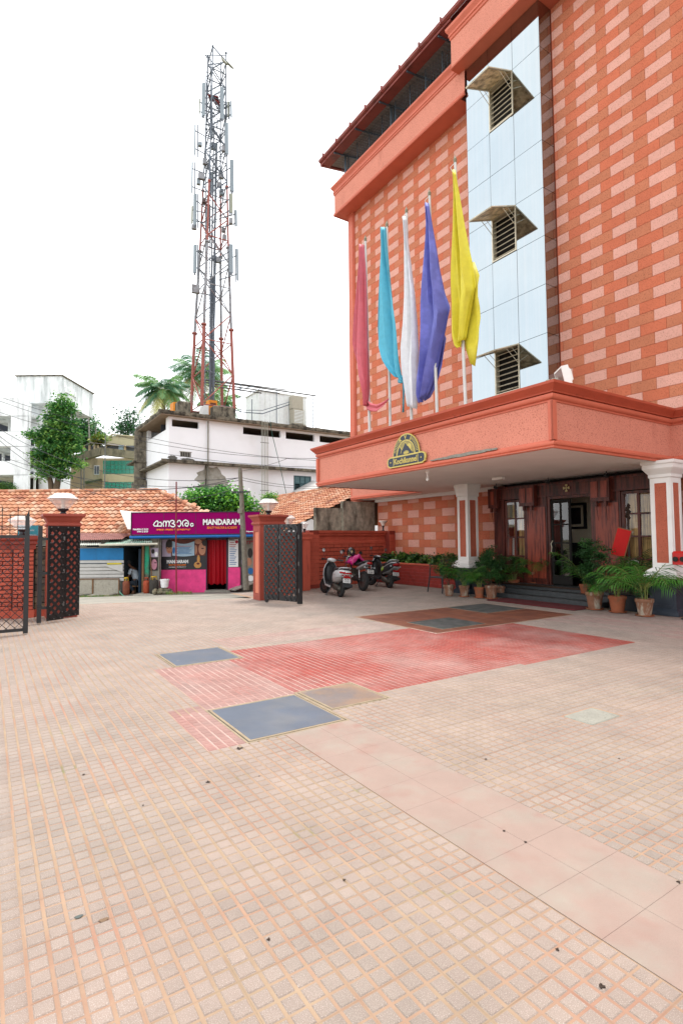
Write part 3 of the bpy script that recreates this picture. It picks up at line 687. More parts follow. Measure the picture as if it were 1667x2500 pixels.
m_curt = mat('bamboo_blind', S(214,176,110,.75), .6, .2, 4, streak=S(150,120,72,.6), streakscale=(40,40,1), streakpos=(.45,.6))
m_pane = mat('window_glass_clear', (.9,.92,.92), .02, 0, trans=1.0, spec=.5)
for y0, y1 in ((9.75, 10.46), (6.28, 7.05)):
    fr = MB(); z0, z1 = .55, 2.64
    fr.box(XE, XE+.07, y0, y0+.06, z0, z1); fr.box(XE, XE+.07, y1-.06, y1, z0, z1); fr.box(XE, XE+.07, y0+.06, y1-.06, z1-.06, z1); fr.box(XE, XE+.07, y0+.06, y1-.06, z0, z0+.06)
    yc = (y0+y1)/2; fr.box(XE+.005, XE+.06, yc-.025, yc+.025, z0+.06, z1-.06)
    for k in (1, 2, 3):
        zz = z0 + (z1-z0)*k/4
        fr.box(XE+.008, XE+.058, y0+.06, yc-.025, zz-.02, zz+.02); fr.box(XE+.008, XE+.058, yc+.025, y1-.06, zz-.02, zz+.02)
    fr.box(XE-.02, XE+.12, y0, y1, .34, z0); f = hotel.part('window', fr, m_wood)
    for k in range(4):
        for s_ in (0, 1):
            a0 = (y0+.055, yc-.02) if s_ == 0 else (yc+.02, y1-.055); zz0 = z0+(z1-z0)*k/4+.015; zz1 = zz0+(z1-z0)/4-.03
            t_ = float(rng.normal(0,.01)); b = MB(); b.add([(XE+.03+t_,a0[0],zz0),(XE+.03,a0[1],zz0),(XE+.03-t_,a0[1],zz1),(XE+.03,a0[0],zz1)], [(0,1,2,3)]); hotel.part('pane', b, m_pane, f)
    hotel.part('blind', MB().box(XE+.14, XE+.15, y0+.02, y1-.02, .6, 2.64), m_curt, f)
# interior
m_inw = mat('interior_cream', S(230,216,190,.85), .8, .04, 1); m_floor = mat('lobby_floor', S(70,50,40,.5), .2, .1, 2)
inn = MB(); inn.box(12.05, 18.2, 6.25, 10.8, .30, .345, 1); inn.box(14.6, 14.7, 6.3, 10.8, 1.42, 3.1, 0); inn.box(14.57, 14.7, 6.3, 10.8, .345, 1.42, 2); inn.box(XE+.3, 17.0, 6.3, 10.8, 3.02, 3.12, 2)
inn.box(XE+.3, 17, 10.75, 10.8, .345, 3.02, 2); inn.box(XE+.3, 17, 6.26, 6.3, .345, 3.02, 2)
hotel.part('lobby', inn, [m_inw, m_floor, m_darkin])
pf = MB(); q0 = fx(1100+715*567/1568, 1000+640*567/1568, 14.55); q1 = fx(1100+915*567/1568, 1000+805*567/1568, 14.55)
ya, yb_ = sorted((q0[1], q1[1])); za, zb_ = sorted((q0[2], q1[2]))
pf.box(14.52, 14.59, ya, yb_, za, zb_, 0); pf.box(14.51, 14.53, ya+.07, yb_-.07, za+.07, zb_-.07, 1); pf.box(14.50, 14.52, ya+.14, yb_-.14, za+.14, zb_-.14, 0)
single('framed_picture', pf, [m_darkin, m_inw], 'dark framed picture hanging on the lobby wall seen through the door', 'picture', (14.55, ya, za))
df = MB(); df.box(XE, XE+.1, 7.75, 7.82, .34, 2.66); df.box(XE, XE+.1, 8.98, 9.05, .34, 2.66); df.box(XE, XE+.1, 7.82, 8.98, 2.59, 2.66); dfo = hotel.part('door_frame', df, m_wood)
def door(y0, y1, x, rotz, label):
    f = MB(); w_ = y1-y0
    M = Matrix.Translation((x, y0, 0)) @ Matrix.Rotation(rotz, 4, 'Z')
    def bx_(a, b, c, d, mi=0): f.add([M@Vector((xx, yy, zz)) for xx, yy, zz in ((-.02,a,c),(.02,a,c),(.02,b,c),(-.02,b,c),(-.02,a,d),(.02,a,d),(.02,b,d),(-.02,b,d))], [(3,2,1,0),(4,5,6,7),(0,1,5,4),(1,2,6,5),(2,3,7,6),(3,0,4,7)], mi)
    bx_(0, .06, .37, 2.56); bx_(w_-.06, w_, .37, 2.56); bx_(.06, w_-.06, 2.48, 2.56); bx_(.06, w_-.06, .37, .6); bx_(w_/2-.02, w_/2+.02, .6, 2.48)
    for z in (.95, 1.42, 1.9): bx_(.06, w_/2-.02, z, z+.035); bx_(w_/2+.02, w_-.06, z, z+.035)
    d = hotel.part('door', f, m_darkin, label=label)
    hn = MB(); hn.tube([M@Vector(p) for p in ((-.03,w_-.05,1.15),(-.08,w_-.03,1.22),(-.09,w_-.06,1.32),(-.08,w_-.03,1.42),(-.03,w_-.05,1.5))], .012, 6); hotel.part('handle', hn, m_alu, d)
    gp = MB(); gp.add([M@Vector(p) for p in ((0,.06,.6),(0,w_-.06,.6),(0,w_-.06,2.48),(0,.06,2.48))], [(0,1,2,3)]); hotel.part('pane', gp, m_pane, d)
door(8.98-.58, 8.98, XE+.05, 0, 'closed glazed door leaf'); door(7.83, 8.41, XE+.05, R(-82), 'glazed door leaf standing open inwards')
cx_ = MB(); M_ = frameM((XE-.075, 8.42, 2.84), (0,-1,0), (0,0,1))
for a in range(4):
    v = Vector((math.cos(a*math.pi/2), math.sin(a*math.pi/2))); stroke(cx_, [(0,0), tuple(v*.07)], .022, M_, .012)
    for q in (-.018, .018, 0): cx_.prism(disc_poly(v.x*.075 - v.y*q, v.y*.075 + v.x*q, .017, n=8), M_, .013+abs(q)*.05)
single('cross_ornament', cx_, mat('brass', S(214,196,140,.6), .35, .1, 9, metal=.6), 'small pale brass cross fixed on the beam over the entrance door', 'cross', (XE-.05, 8.42, 2.84))
stp = MB(); stp.bbox(11.42, 11.80, 7.05, 10.2, 0, .12, .01); stp.bbox(11.75, 12.12, 7.05, 10.2, .1, .235, .01); stp.bbox(12.08, 12.6, 6.95, 10.3, .2, .346, .01)
hotel.part('steps', stp, mat('grey_granite_step', S(74,78,80,.65), .45, .15, 6, .1, 60))
single('door_mat', MB().bbox(10.62, 11.40, 7.15, 9.62, .006, .022, .006), mat('maroon_carpet', S(112,38,42,.6), .95, .2, 12, .5, 120), 'long maroon carpet mat lying in front of the entrance steps', 'mat', (11, 8.4, 0.006))
# fittings under the canopy
b_ = fx(1039+4, 1152, 9.2)
def soffit_pt(px_, py_): return loc(G(px_, py_, 3.12))
q = soffit_pt(1043, 1152); bl = MB(); bl.cyl((q[0],q[1],3.134),(q[0],q[1],3.09),.05,.045,12,0); bl.cyl((q[0],q[1],3.09),(q[0],q[1],3.02),.02,.02,8,0); bl.lathe([(0.001,2.90),(.03,2.915),(.036,2.945),(.028,2.98),(.015,3.02)],(q[0],q[1],0),12,1)
lb = Thing('ceiling_bulb', 'bare unlit bulb in a white holder under the canopy', 'light bulb', (q[0],q[1],3.13))
lb.part('holder', MB().cyl((q[0],q[1],3.134),(q[0],q[1],3.09),.05,.045,12).cyl((q[0],q[1],3.09),(q[0],q[1],3.02),.02,.02,8), m_white, smooth=True)
lb.part('bulb', MB().lathe([(0.001,2.90),(.03,2.915),(.036,2.945),(.028,2.98),(.015,3.02)],(q[0],q[1],0),12), mat('milky_glass', (.75,.74,.70), .15, .05, 5), smooth=True)
q = soffit_pt(1100+320*567/1568, 1000+462*567/1568); single('ceiling_lamp', MB().bbox(q[0]-.07,q[0]+.07,q[1]-.16,q[1]+.16,3.07,3.134,.01), m_white, 'small white rectangular lamp flat on the canopy ceiling', 'ceiling lamp', (q[0],q[1],3.134))
for k, (a, b_) in enumerate(((305,520),(655,485),(1050,440))):
    q = fx(1100+a*567/1568, 1000+b_*567/1568, 12.15)
    t = MB(); t.cyl((q[0],q[1],3.134),(q[0],q[1],3.06),.01,n=6); t.obox((q[0]-.02,q[1],3.02), .10,.07,.07, Matrix.Rotation(.4,3,'Y'))
    single('spotlight', t, m_dkmetal, ['small black spotlight hanging over the left window bracket','small black spotlight hanging over the left edge of the door','small black spotlight hanging over the right window bracket'][k], 'spotlight', (q[0],q[1],3.134), group='spotlights along the entrance beam')
for k, (a, b_) in enumerate(((265,545),(640+740*0,770*0+1))):
    if k: continue
    q = fx(1100+a*567/1568, 1000+b_*567/1568, 12.3); t = MB(); t.lathe([(.045,0),(.045,-.03),(.035,-.06),(.001,-.075)],(q[0],q[1],3.06),12)
    single('security_camera', t, m_white, 'white dome camera beside the left corner of the entrance', 'camera', (q[0],q[1],3.06), smooth=True)
# planter
pt_ = MB(); pt_.box(12.04, 12.98, 11.85, 16.36, 0, .70, 0)
ptx = MB()
for k in range(45):
    for z in range(6):
        y0 = 11.86+k*.1
        ptx.bbox(12.02, 12.05, y0+.002, y0+.098, .02+z*.11, .02+z*.11+.105, .003)
tp = MB().bbox(12.0, 12.2, 11.84, 16.37, .69, .74, .01)
planter = Thing('planter', 'long low planter box faced with small glossy red tiles under the block wall', 'planter', (12.5, 14, 0))
m_ptile = mat('red_glazed_tile', S(178,70,62,.62), .3, .15, 4, island=.12)
planter.part('box', pt_, mat('planter_grout', S(200,120,105,.6), .9, .1, 5)); planter.part('tile_facing', ptx, m_ptile, kind='stuff'); planter.part('rim', tp, m_cap)
planter.part('soil', MB().box(12.2, 12.95, 11.9, 16.3, .70, .72), m_earth)
# ================================================================== EMBLEM on the canopy
m_navy = mat('emblem_navy', S(34,44,66,.7), .4, .08, 20); m_gold = mat('emblem_gold', S(226,206,110,.7), .45, .08, 20)
emb = Thing('emblem', 'navy and gold arched hotel emblem with a mountain on the canopy front', 'emblem', (8.06, 9.6, 3.3))
ME = frameM((8.05, 9.58, 3.32), (0,-1,0), (0,0,1))      # local z = outward (-x)
if (ME.to_3x3()@Vector((0,0,1))).x > 0: ME = ME @ Matrix.Diagonal((1,1,-1,1))
bp = MB(); arch = [(-.47,.16)] + disc_poly(0,.16,.47,.53,24,180,0)[1:-1] + [(.47,.16)]
bann = [(-.68,.05),(-.66,.02),(-.66,-.02),(-.60,-.04),(-.58,-.06),(.58,-.06),(.60,-.04),(.66,-.02),(.66,.02),(.68,.05),(.68,.11),(.66,.14),(.66,.17),(.60,.18),(.58,.20),(-.58,.20),(-.60,.18),(-.66,.17),(-.66,.14),(-.68,.11)]
bp.prism(arch, ME, .03, 0); bp.prism(bann, ME, .04, 0); emb.part('backplate', bp, m_gold)
e2 = MB(); e2.prism([(-.44,.2)]+disc_poly(0,.2,.44,.46,24,180,0)[1:-1]+[(.44,.2)], ME, .034, 0)
e2.prism([(-.63,.0),(-.56,-.03),(.56,-.03),(.63,.0),(.64,.08),(.63,.14),(.56,.17),(-.56,.17),(-.63,.14),(-.64,.08)], ME, .044, 0); emb.part('field', e2, m_navy)
e3 = MB(); e3.prism([(-.335,.2)]+disc_poly(0,.2,.335,.345,24,180,0)[1:-1]+[(.335,.2)], ME, .037, 0)
emb.part('inner_arch', e3, m_gold)
e4 = MB(); e4.prism([(-.30,.205)]+disc_poly(0,.205,.305,.315,24,180,0)[1:-1]+[(.30,.205)], ME, .038, 0); emb.part('inner_field', e4, m_navy)
e5 = MB()
for k in range(13):                                # ruled sky lines
    v = .235+k*.022; hw = .30*math.sqrt(max(0, 1-((v-.205)/.31)**2)); e5.prism([(-hw,v),(hw,v),(hw,v+.011),(-hw,v+.011)], ME, .041, 0)
e5.prism(disc_poly(.13,.36,.075,.085,14), ME, .0415, 0)
for k in range(22):                                # radial ticks in the outer band
    a = 8+k*5 if k < 11 else 117+(k-11)*5
    r0, r1 = .36, .43; e5.prism([(r_*math.cos(R(a+s_)), .2+r_*1.04*math.sin(R(a+s_))) for r_, s_ in ((r0,-.9),(r1,-.9),(r1,.9),(r0,.9))], ME, .036, 0)
emb.part('sky_lines', e5, m_gold)
e6 = MB(); e6.prism([(-.30,.205),(-.20,.40),(-.12,.31),(0,.475),(.06,.40),(.10,.38),(.20,.27),(.27,.205)], ME, .043, 0); emb.part('mountain', e6, m_navy)
e7 = MB(); stroke(e7, [(-.20,.41),(-.13,.33),(-.16,.25)], .014, ME, .044); stroke(e7, [(-.12,.32),(0,.485),(.1,.39),(.23,.26)], .012, ME, .044)
for k in range(7):
    a = 20+k*23; stroke(e7, [(.03+.02*math.cos(R(a)), .215), (.03+.10*math.cos(R(a)), .215+.07*math.sin(R(a)))], .02, ME, .045)
e7.prism([(-.44,-.035),(-.425,-.035),(-.425,.175),(-.44,.175)], ME, .046); e7.prism([(.44,-.035),(.425,-.035),(.425,.175),(.44,.175)], ME, .046)
e7.prism([(-.44,.165),(.44,.165),(.44,.185),(-.44,.185)], ME, .046)
text_mb(e7, 'Kochikunnel', .185, ME@Matrix.Translation((0,.065,.047)), ext=.003, sx=.88, bold=.004)
for s_, a in (('K',118),('V',90),('J',62)):
    text_mb(e7, s_, .125, ME@Matrix.Translation((.385*math.cos(R(a)), .2+.40*math.sin(R(a)), .037))@Matrix.Rotation(R(a-90),4,'Z'), ext=.003, bold=.004)
for xx in (-.54,.54): e7.prism(disc_poly(xx,.07,.018,n=8), ME, .05)
emb.part('lettering', e7, m_gold)

# ================================================================== FLAGPOLES
m_pole = mat('white_pole_paint', S(226,224,220,.72), .45, .08, 4, streak=S(150,140,130,.5), streakscale=(30,30,3), streakpos=(.68,.75))
def flag_fabric(name, c, rr=.55, c2=None): return mat(name, c, rr, .08, 5, .12, 16, col2=c2, c2scale=3.0, c2pos=(.5,.75))
def flagpole(yb, yt, ztop, label, m, rows, cloth_name, fold=.06, seed=0, xlean=0.0, extra=None):
    fold *= 1.0
    t = Thing('flagpole', label, 'flagpole', (8.6, yb, 4.14), group=None)
    t.part('pole', MB().tube([(8.6,yb,4.14),(8.6+xlean,yt,ztop)], [.038,.03], 10), m_pole, smooth=True)
    t.part('finial', MB().lathe([(.036,-.10),(.04,-.08),(.036,-.06),(.04,-.04),(.04,-.02),(.03,0),(.012,.05),(.001,.10)],(8.6+xlean,yt,ztop),10), mat('pole_cap', S(150,140,110,.6), .4, .2, 10), smooth=True)
    # cloth: rows of (z, left edge, right edge) measured from the pole in metres to the picture's right (-y)
    b = MB(); nu, nv = 17, len(rows)*4; vs = []
    zz = [r_[0] for r_ in rows]
    for i in range(nv):
        f = i/(nv-1)*(len(rows)-1); k = min(int(f), len(rows)-2); g = f-k; g2 = g
        z, l, r_ = (rows[k][q]*(1-g2)+rows[k+1][q]*g2 for q in range(3)); h0 = rows[k][3]*(1-g)+rows[k+1][3]*g if len(rows[k]) > 3 else 0
        for j in range(nu):
            u = j/(nu-1); s_ = math.sin(u*math.pi*3.6+seed+f*.35)*fold*1.7*(.25+.75*min(1, (r_-l)/.5)) + math.sin(u*math.pi*9.3+seed*2+f*.2)*fold*.55
            vs.append((8.6-.075+s_*-1 - .05*math.sin(u*math.pi), yb + (yt-yb)*(z-4.14)/(ztop-4.14) - (l+(r_-l)*u), z + h0*(u-.5)))
    b.add(vs, [(i*nu+j, i*nu+j+1, (i+1)*nu+j+1, (i+1)*nu+j) for i in range(nv-1) for j in range(nu-1)])
    fo = t.part('flag', b, m, smooth=True)
    sf_ = fo.modifiers.new('thick', 'SOLIDIFY'); sf_.thickness = .004
    rp = MB(); rp.tube([(8.56,yt,ztop-.14),(8.50,yt+.05,ztop-.22),(8.53,yt+.02,ztop-.32)], .008, 5); t.part('tie', rp, m_pole)
    if extra:
        b2 = MB(); extra(b2, yb); e = t.part('flag_tail', b2, m, smooth=True); s2 = e.modifiers.new('thick','SOLIDIFY'); s2.thickness = .006
    return t
def strip(b, pts, w_, wave=.02, n=6):
    vs = []
    for i, p in enumerate(pts):
        for j in range(n+1): u = j/n; vs.append((p[0]-wave*math.sin(u*9+i*.4), p[1], p[2]+(u-.5)*w_[i]))
    b.add(vs, [(i*(n+1)+j, i*(n+1)+j+1, (i+1)*(n+1)+j+1, (i+1)*(n+1)+j) for i in range(len(pts)-1) for j in range(n)])
fp0 = flagpole(11.76, 11.86, 9.82, 'leftmost flagpole with a faded pinkish red flag tied across to the next pole', flag_fabric('pink_red_cloth', S(206,98,110,.85)), 
    [(9.62,-.08,-.02,0),(9.1,-.14,.03,0),(8.4,-.24,.08,-.0),(7.6,-.38,.14,-.1),(6.9,-.50,.20,-.3),(6.4,-.46,.22,-.7),(5.95,-.28,.20,-.5),(5.5,-.06,.12,-.1),(5.2,-.04,.06,0)], 'pink', seed=1,
    extra=lambda b, yb: strip(b, [(8.52, yb-.0, 5.25),(8.5,yb-.2,5.12),(8.5,yb-.45,5.05),(8.52,yb-.70,5.10),(8.56,yb-.87,5.20)], [.28,.22,.18,.12,.05]))
fp0.e.location += EX*(-.22) - EY*.30 + Vector((0,0,-.12))
flagpole(10.87, 10.90, 9.84, 'second flagpole from the left with a light blue flag swept toward the next pole', flag_fabric('cyan_cloth', S(86,182,208,.82)),
    [(9.7,-.08,.02,0),(9.2,-.14,.08,0),(8.5,-.24,.22,-.0),(7.7,-.36,.40,-.1),(7.0,-.44,.52,-.3),(6.4,-.44,.56,-.7),(6.0,-.24,.62,-.75),(5.75,.05,.68,-.55),(5.55,.35,.76,-.25)], 'cyan', seed=2,
    extra=lambda b, yb: strip(b, [(8.52, yb-.45, 5.62),(8.5,yb-.6,5.52),(8.5,yb-.72,5.5),(8.52,yb-.84,5.52)], [.3,.2,.14,.06]).__class__ and strip(b, [(8.5,yb-.66,5.5),(8.5,yb-.67,5.2),(8.5,yb-.66,4.95),(8.5,yb-.64,4.7)], [.05,.05,.05,.05], .03) or None)
flagpole(10.03, 10.11, 9.80, 'middle flagpole with a dull white flag behind the purple one', flag_fabric('white_cloth', S(222,224,228,.88)),
    [(9.55,.02,.07,0),(9.0,.02,.12,0),(8.3,-.02,.22,0),(7.5,-.05,.32,-.0),(6.8,-.12,.36,-.1),(6.2,-.24,.36,-.25),(5.75,-.2,.30,.1),(5.2,-.10,.26,-.1),(4.75,.0,.22,-.1)], 'white', seed=3, fold=.05)
flagpole(9.13, 9.27, 9.78, 'flagpole with the large violet blue flag fanning out in front of the pole', flag_fabric('violet_cloth', S(104,108,190,.8), c2=S(124,128,216,.85)),
    [(9.45,.00,-.04+.08,0),(8.9,-.02,.13,0),(8.3,-.10,.22,0),(7.7,-.18,.28,0),(7.1,-.28,.38,.1),(6.6,-.34,.52,.35),(6.1,-.42,.44,1.0),(5.6,-.48,.20,.75),(5.15,-.50,-.02,.5),(4.85,-.46,-.26,.2)], 'violet', seed=4, fold=.07,
    extra=lambda b, yb: strip(b, [(8.66, yb+.50, 5.1),(8.68,yb+.30,5.35),(8.70,yb+.1,5.62),(8.7,yb-.10,5.95),(8.68,yb-.22,6.2)], [.5,.9,1.0,.8,.3], .03))
flagpole(8.24, 8.42, 10.08, 'rightmost and tallest flagpole with a bright yellow flag', flag_fabric('yellow_cloth', S(226,212,56,.8)),
    [(9.72,.04,.08,0),(9.1,.03,.16,0),(8.4,-.02,.24,0),(7.7,-.09,.34,.0),(7.2,-.13,.42,.1),(6.8,-.14,.46,.3),(6.35,-.14,.36,.8),(6.0,-.10,.22,.5),(5.8,-.04,.14,.2)], 'yellow', seed=5, fold=.06,
    extra=lambda b, yb: strip(b, [(8.64, yb+.02, 6.55),(8.67,yb-.10,6.45),(8.68,yb-.24,6.4),(8.67,yb-.37,6.5)], [1.6,2.2,2.3,1.4], .04))
# floodlight on the canopy corner
q = (8.62, 5.95, 4.27)
fl = Thing('floodlight', 'white rectangular floodlight on a bracket at the canopy corner', 'floodlight', q)
Mf = Matrix.Rotation(R(-38), 3, 'Z') @ Matrix.Rotation(R(-12), 3, 'Y')
c0 = Vector((8.66, 5.92, 4.47))
hb = MB(); hb.obox(c0, .12, .42, .34, Mf, 0); hb.obox(c0+Mf@Vector((.07,0,0)), .05,.30,.24, Mf, 0)
for k in range(6): hb.obox(c0+Mf@Vector((.10,-.13+k*.052,0)), .04,.01,.2, Mf, 0)
fl.part('housing', hb, m_white)
fl.part('lens', MB().obox(c0+Mf@Vector((-.063,0,0)), .006,.36,.28, Mf), mat('lamp_lens', S(150,120,110,.7), .12, .12, 8, spec=.8))
fl.part('bracket', MB().beam((8.62,6.15,4.2),(8.66,6.14,4.50),.05,.02).beam((8.66,6.14,4.50),c0,.03,.03).tube([(8.6,6.2,4.2),(8.55,6.24,4.42),(8.64,6.1,4.5)],.012,5).obox((8.62,6.18,4.45),.10,.08,.08), mat('galvanised', S(190,190,176,.65), .5, .15, 12, metal=.3))

# ================================================================== BOUNDARY WALLS, GATE PILLARS, GATES
m_wallred = mat('boundary_red_paint', S(206,98,76,.8), .75, .12, 1.6, .4, 30, streak=S(130,56,44,.6), streakscale=(5,5,.8), streakpos=(.6,.8), objrand=.07)
m_walldk = mat('boundary_cap_paint', S(160,66,52,.72), .65, .12, 2, .2, 30, streak=S(84,40,36,.5), streakscale=(8,8,.8), streakpos=(.6,.8))
m_brickjoint = mat('brick_joint_dark', S(112,46,38,.6), .9, .1, 4)
def brick_wall(t, p0, p1, z0, z1, thick, bw, bh, mt, mj, seed=0, out=.014, sidesign=1):
    """bricks standing proud of a backing wall between plan points p0 -> p1; visible face on the right of p0->p1 when sidesign=1"""
    a, b_ = Vector((*p0, 0)), Vector((*p1, 0)); d = (b_-a); Ln = d.length; d.normalize(); nrm = Vector((d.y, -d.x, 0))*sidesign
    ang = math.atan2(d.y, d.x); core = MB(); core.beam(a-nrm*thick/2+Vector((0,0,(z0+z1)/2)), b_-nrm*thick/2+Vector((0,0,(z0+z1)/2)), thick, z1-z0)
    t.part('wall_core', core, mj)
    g_ = .009; nm = {}
    rows = int(round((z1-z0)/bh)); bh = (z1-z0)/rows; cols = int(round(Ln/bw)); bw = Ln/cols
    def bm(w_):
        k = round(w_, 3)
        if k not in nm:
            m_ = MB(); c = .004; x0, x1, z0_, z1_ = g_, w_-g_, g_, bh-g_
            m_.add([(x0,0,z0_),(x1,0,z0_),(x1,0,z1_),(x0,0,z1_),(x0+c,-out,z0_+c),(x1-c,-out,z0_+c),(x1-c,-out,z1_-c),(x0+c,-out,z1_-c)], [(4,5,6,7),(0,1,5,4),(1,2,6,5),(2,3,7,6),(3,0,4,7)])
            nm[k] = m_.mesh('brick', mt)
        return nm[k]
    for r_ in range(rows):
        off = bw/2 if r_ % 2 else 0; x = -off
        while x < Ln-.02:
            xa, xb = max(0, x), min(Ln, x+bw); x += bw
            if xb-xa < .03: continue
            p = a + d*xa + nrm*float(rng.uniform(-.003,.002)) + Vector((0,0,z0+r_*bh))
            if sidesign == 1: t.inst('brick', bm(xb-xa), p, rot=(0,0,ang))
            else: p = a + d*xb + nrm*.0 + Vector((0,0,z0+r_*bh)); t.inst('brick', bm(xb-xa), p, rot=(0,0,ang+math.pi))
bw_ = Thing('boundary_wall', 'low red painted brick wall with a moulded cap behind the parked two wheelers', 'wall', (8.6, 15.4, 0))
brick_wall(bw_, (9.02,15.50),(12.62,16.36), .12, 1.42, .22, .36, .135, m_wallred, m_brickjoint)
dv = Vector((12.98-8.6, 16.42-15.38)).normalized()
def wp(s_, o=0): n_ = Vector((dv.y,-dv.x)); return (8.62+dv.x*s_+n_.x*o, 15.40+dv.y*s_+n_.y*o)
for s0, s1, nmx in ((0.0,.42,'pier'),(4.10,4.50,'pier')):
    b = MB(); m0, m1 = wp(s0,.05), wp(s1,.05); c_ = ((m0[0]+m1[0])/2, (m0[1]+m1[1])/2)
    ang_ = math.atan2(dv.y, dv.x); b.obox((c_[0]-dv.y*-.0, c_[1], .94), s1-s0, .32, 1.88, Matrix.Rotation(ang_,3,'Z'), 0)
    po = bw_.part(nmx, b, m_walldk)
    pm = MB(); gg = .006
    for r_ in range(12):
        for s_ in (0,1):
            hw = (s1-s0)/2; x0 = -hw+ (0 if s_ == 0 else hw*(.75 if r_%2 else 1.25)); x1 = (-hw+hw*(.75 if r_%2 else 1.25)) if s_ == 0 else hw
            cc = Vector((c_[0], c_[1], .19+r_*.135)) + Matrix.Rotation(ang_,3,'Z')@Vector(((x0+x1)/2,-.165,0)); pm.obox(cc, x1-x0-gg, .02, .135-gg, Matrix.Rotation(ang_,3,'Z'))
    bw_.part('brick_face', pm, m_wallred, po)
cp = MB(); n0, n1 = wp(.40), wp(4.12)
prof = [(0,1.40),(.02,1.42),(.02,1.50),(.0,1.52),(.0,1.66),(.03,1.69),(.06,1.73),(.05,1.76),(.09,1.80),(.10,1.88),(-.25,1.88)]
cp.sweep(prof, [n0, n1], side=-1); bw_.part('coping', cp, m_wallred)
bw_.part('base_band', MB().sweep([(.03,0),(.03,.11),(0,.12)], [n0,n1], side=-1), m_wallred)
for s0, s1 in ((.38,.50),(4.02,4.12)):
    b = MB(); b.beam((*wp((s0+s1)/2,.012),.12),(*wp((s0+s1)/2,.012),1.42),(s1-s0),.03, upv=(dv.y,-dv.x,0)); bw_.part('panel_edge', b, m_wallred)
# short return wall from the gate to the corner
rw = Thing('boundary_wall', 'short red wall piece with a small lamp pillar behind the right hand gate', 'wall', (7.4, 14.3, 0))
b = MB(); b.beam((6.8,13.6,.85),(8.62,15.4,.85),.2,1.7); rw.part('wall_core', b, m_wallred); b = MB(); b.beam((6.8,13.6,1.75),(8.62,15.4,1.75),.32,.12); rw.part('coping', b, m_walldk)
lp = MB(); c_ = (8.32, 14.9); lp.box(c_[0]-.13,c_[0]+.13,c_[1]-.13,c_[1]+.13,0,1.62); lp.sweep([(0,1.55),(.04,1.6),(.04,1.66),(.08,1.74),(.08,1.80),(-.1,1.80)], [(c_[0]-.13,c_[1]-.13),(c_[0]-.13,c_[1]+.13),(c_[0]+.13,c_[1]+.13),(c_[0]+.13,c_[1]-.13)], closed=True); rw.part('lamp_pillar', lp, m_wallred)
# stained concrete wall behind
cw = MB(); cw.box(10.25, 13.0, 17.9, 18.1, 0, 2.98); cw.box(10.15, 11.55, 17.8, 17.9, 0, 2.72)
single('old_concrete_wall', MB().box(11.5,13.0,17.5,17.7,0,3.05).box(10.35,11.5,17.62,17.82,0,2.78), mat('stained_concrete', S(190,180,160,.62), .95, .3, 4, .5, 20, streak=S(92,84,72,.5), streakscale=(2.4,2.4,.9), streakpos=(.40,.66), col2=S(188,178,158,.6), c2scale=1.2), 'old bare concrete wall stained black between the tiled roof and the hotel', 'wall', (11.5,17.6,0))

m_pillar = mat('gate_pillar_red', S(170,78,62,.76), .6, .1, 1.5, .15, 30); m_pside = mat('gate_pillar_salmon', S(224,136,108,.78), .85, .06, 2, .5, 50)
def gate_pillar(x0, x1, y0, y1, zt, label):
    t = Thing('gate_pillar', label, 'gate pillar', ((x0+x1)/2,(y0+y1)/2,0), group='pillars either side of the entrance gate')
    zc = zt-.31; b = MB(); b.box(x0, x1, y0, y1, 0, zc); e = .07
    sh = t.part('shaft', b, m_pillar)
    pn = MB()
    for yy0, yy1 in ((y0+e, y1-e),): pn.box(x0-.004, x0, yy0, yy1, .18, zc-.14)
    t.part('side_panel', pn, m_pside); fr = MB()
    fr.box(x0-.022, x0-.001, y0, y0+e, 0, zc); fr.box(x0-.022, x0-.001, y1-e, y1, 0, zc); fr.box(x0-.022, x0-.001, y0+e, y1-e, 0, .17); fr.box(x0-.022, x0-.001, y0+e, y1-e, zc-.13, zc)
    t.part('panel_frame', fr, m_pillar)
    c = MB(); r_ = [(x0,y0),(x0,y1),(x1,y1),(x1,y0)]
    c.sweep([(-.01,zc),(.01,zc),(.01,zc+.03),(.03,zc+.04),(.055,zc+.07),(.055,zc+.10),(.03,zc+.125),(.02,zc+.13),(.03,zc+.15),(.07,zc+.22),(.115,zt-.05),(.12,zt-.045),(.12,zt),(-.1,zt)], r_, closed=True)
    c.box(x0+.05, x1-.05, y0+.05, y1-.05, zt-.05, zt-.001); t.part('capital', c, m_pillar)
gate_pillar(6.02, 6.68, 13.14, 13.56, 2.25, 'gate pillar right of the opening with a salmon side panel and a diamond lamp on top')
gate_pillar(1.07, 1.63, 12.74, 13.14, 2.17, 'gate pillar left of the opening standing behind a folded black gate')
m_lampg = mat('clear_lamp_glass', (.86,.88,.88), .10, .02, 5, alpha=.34, spec=.8)
m_lampb = mat('lamp_bulb', (.8,.78,.7), .3, .05)
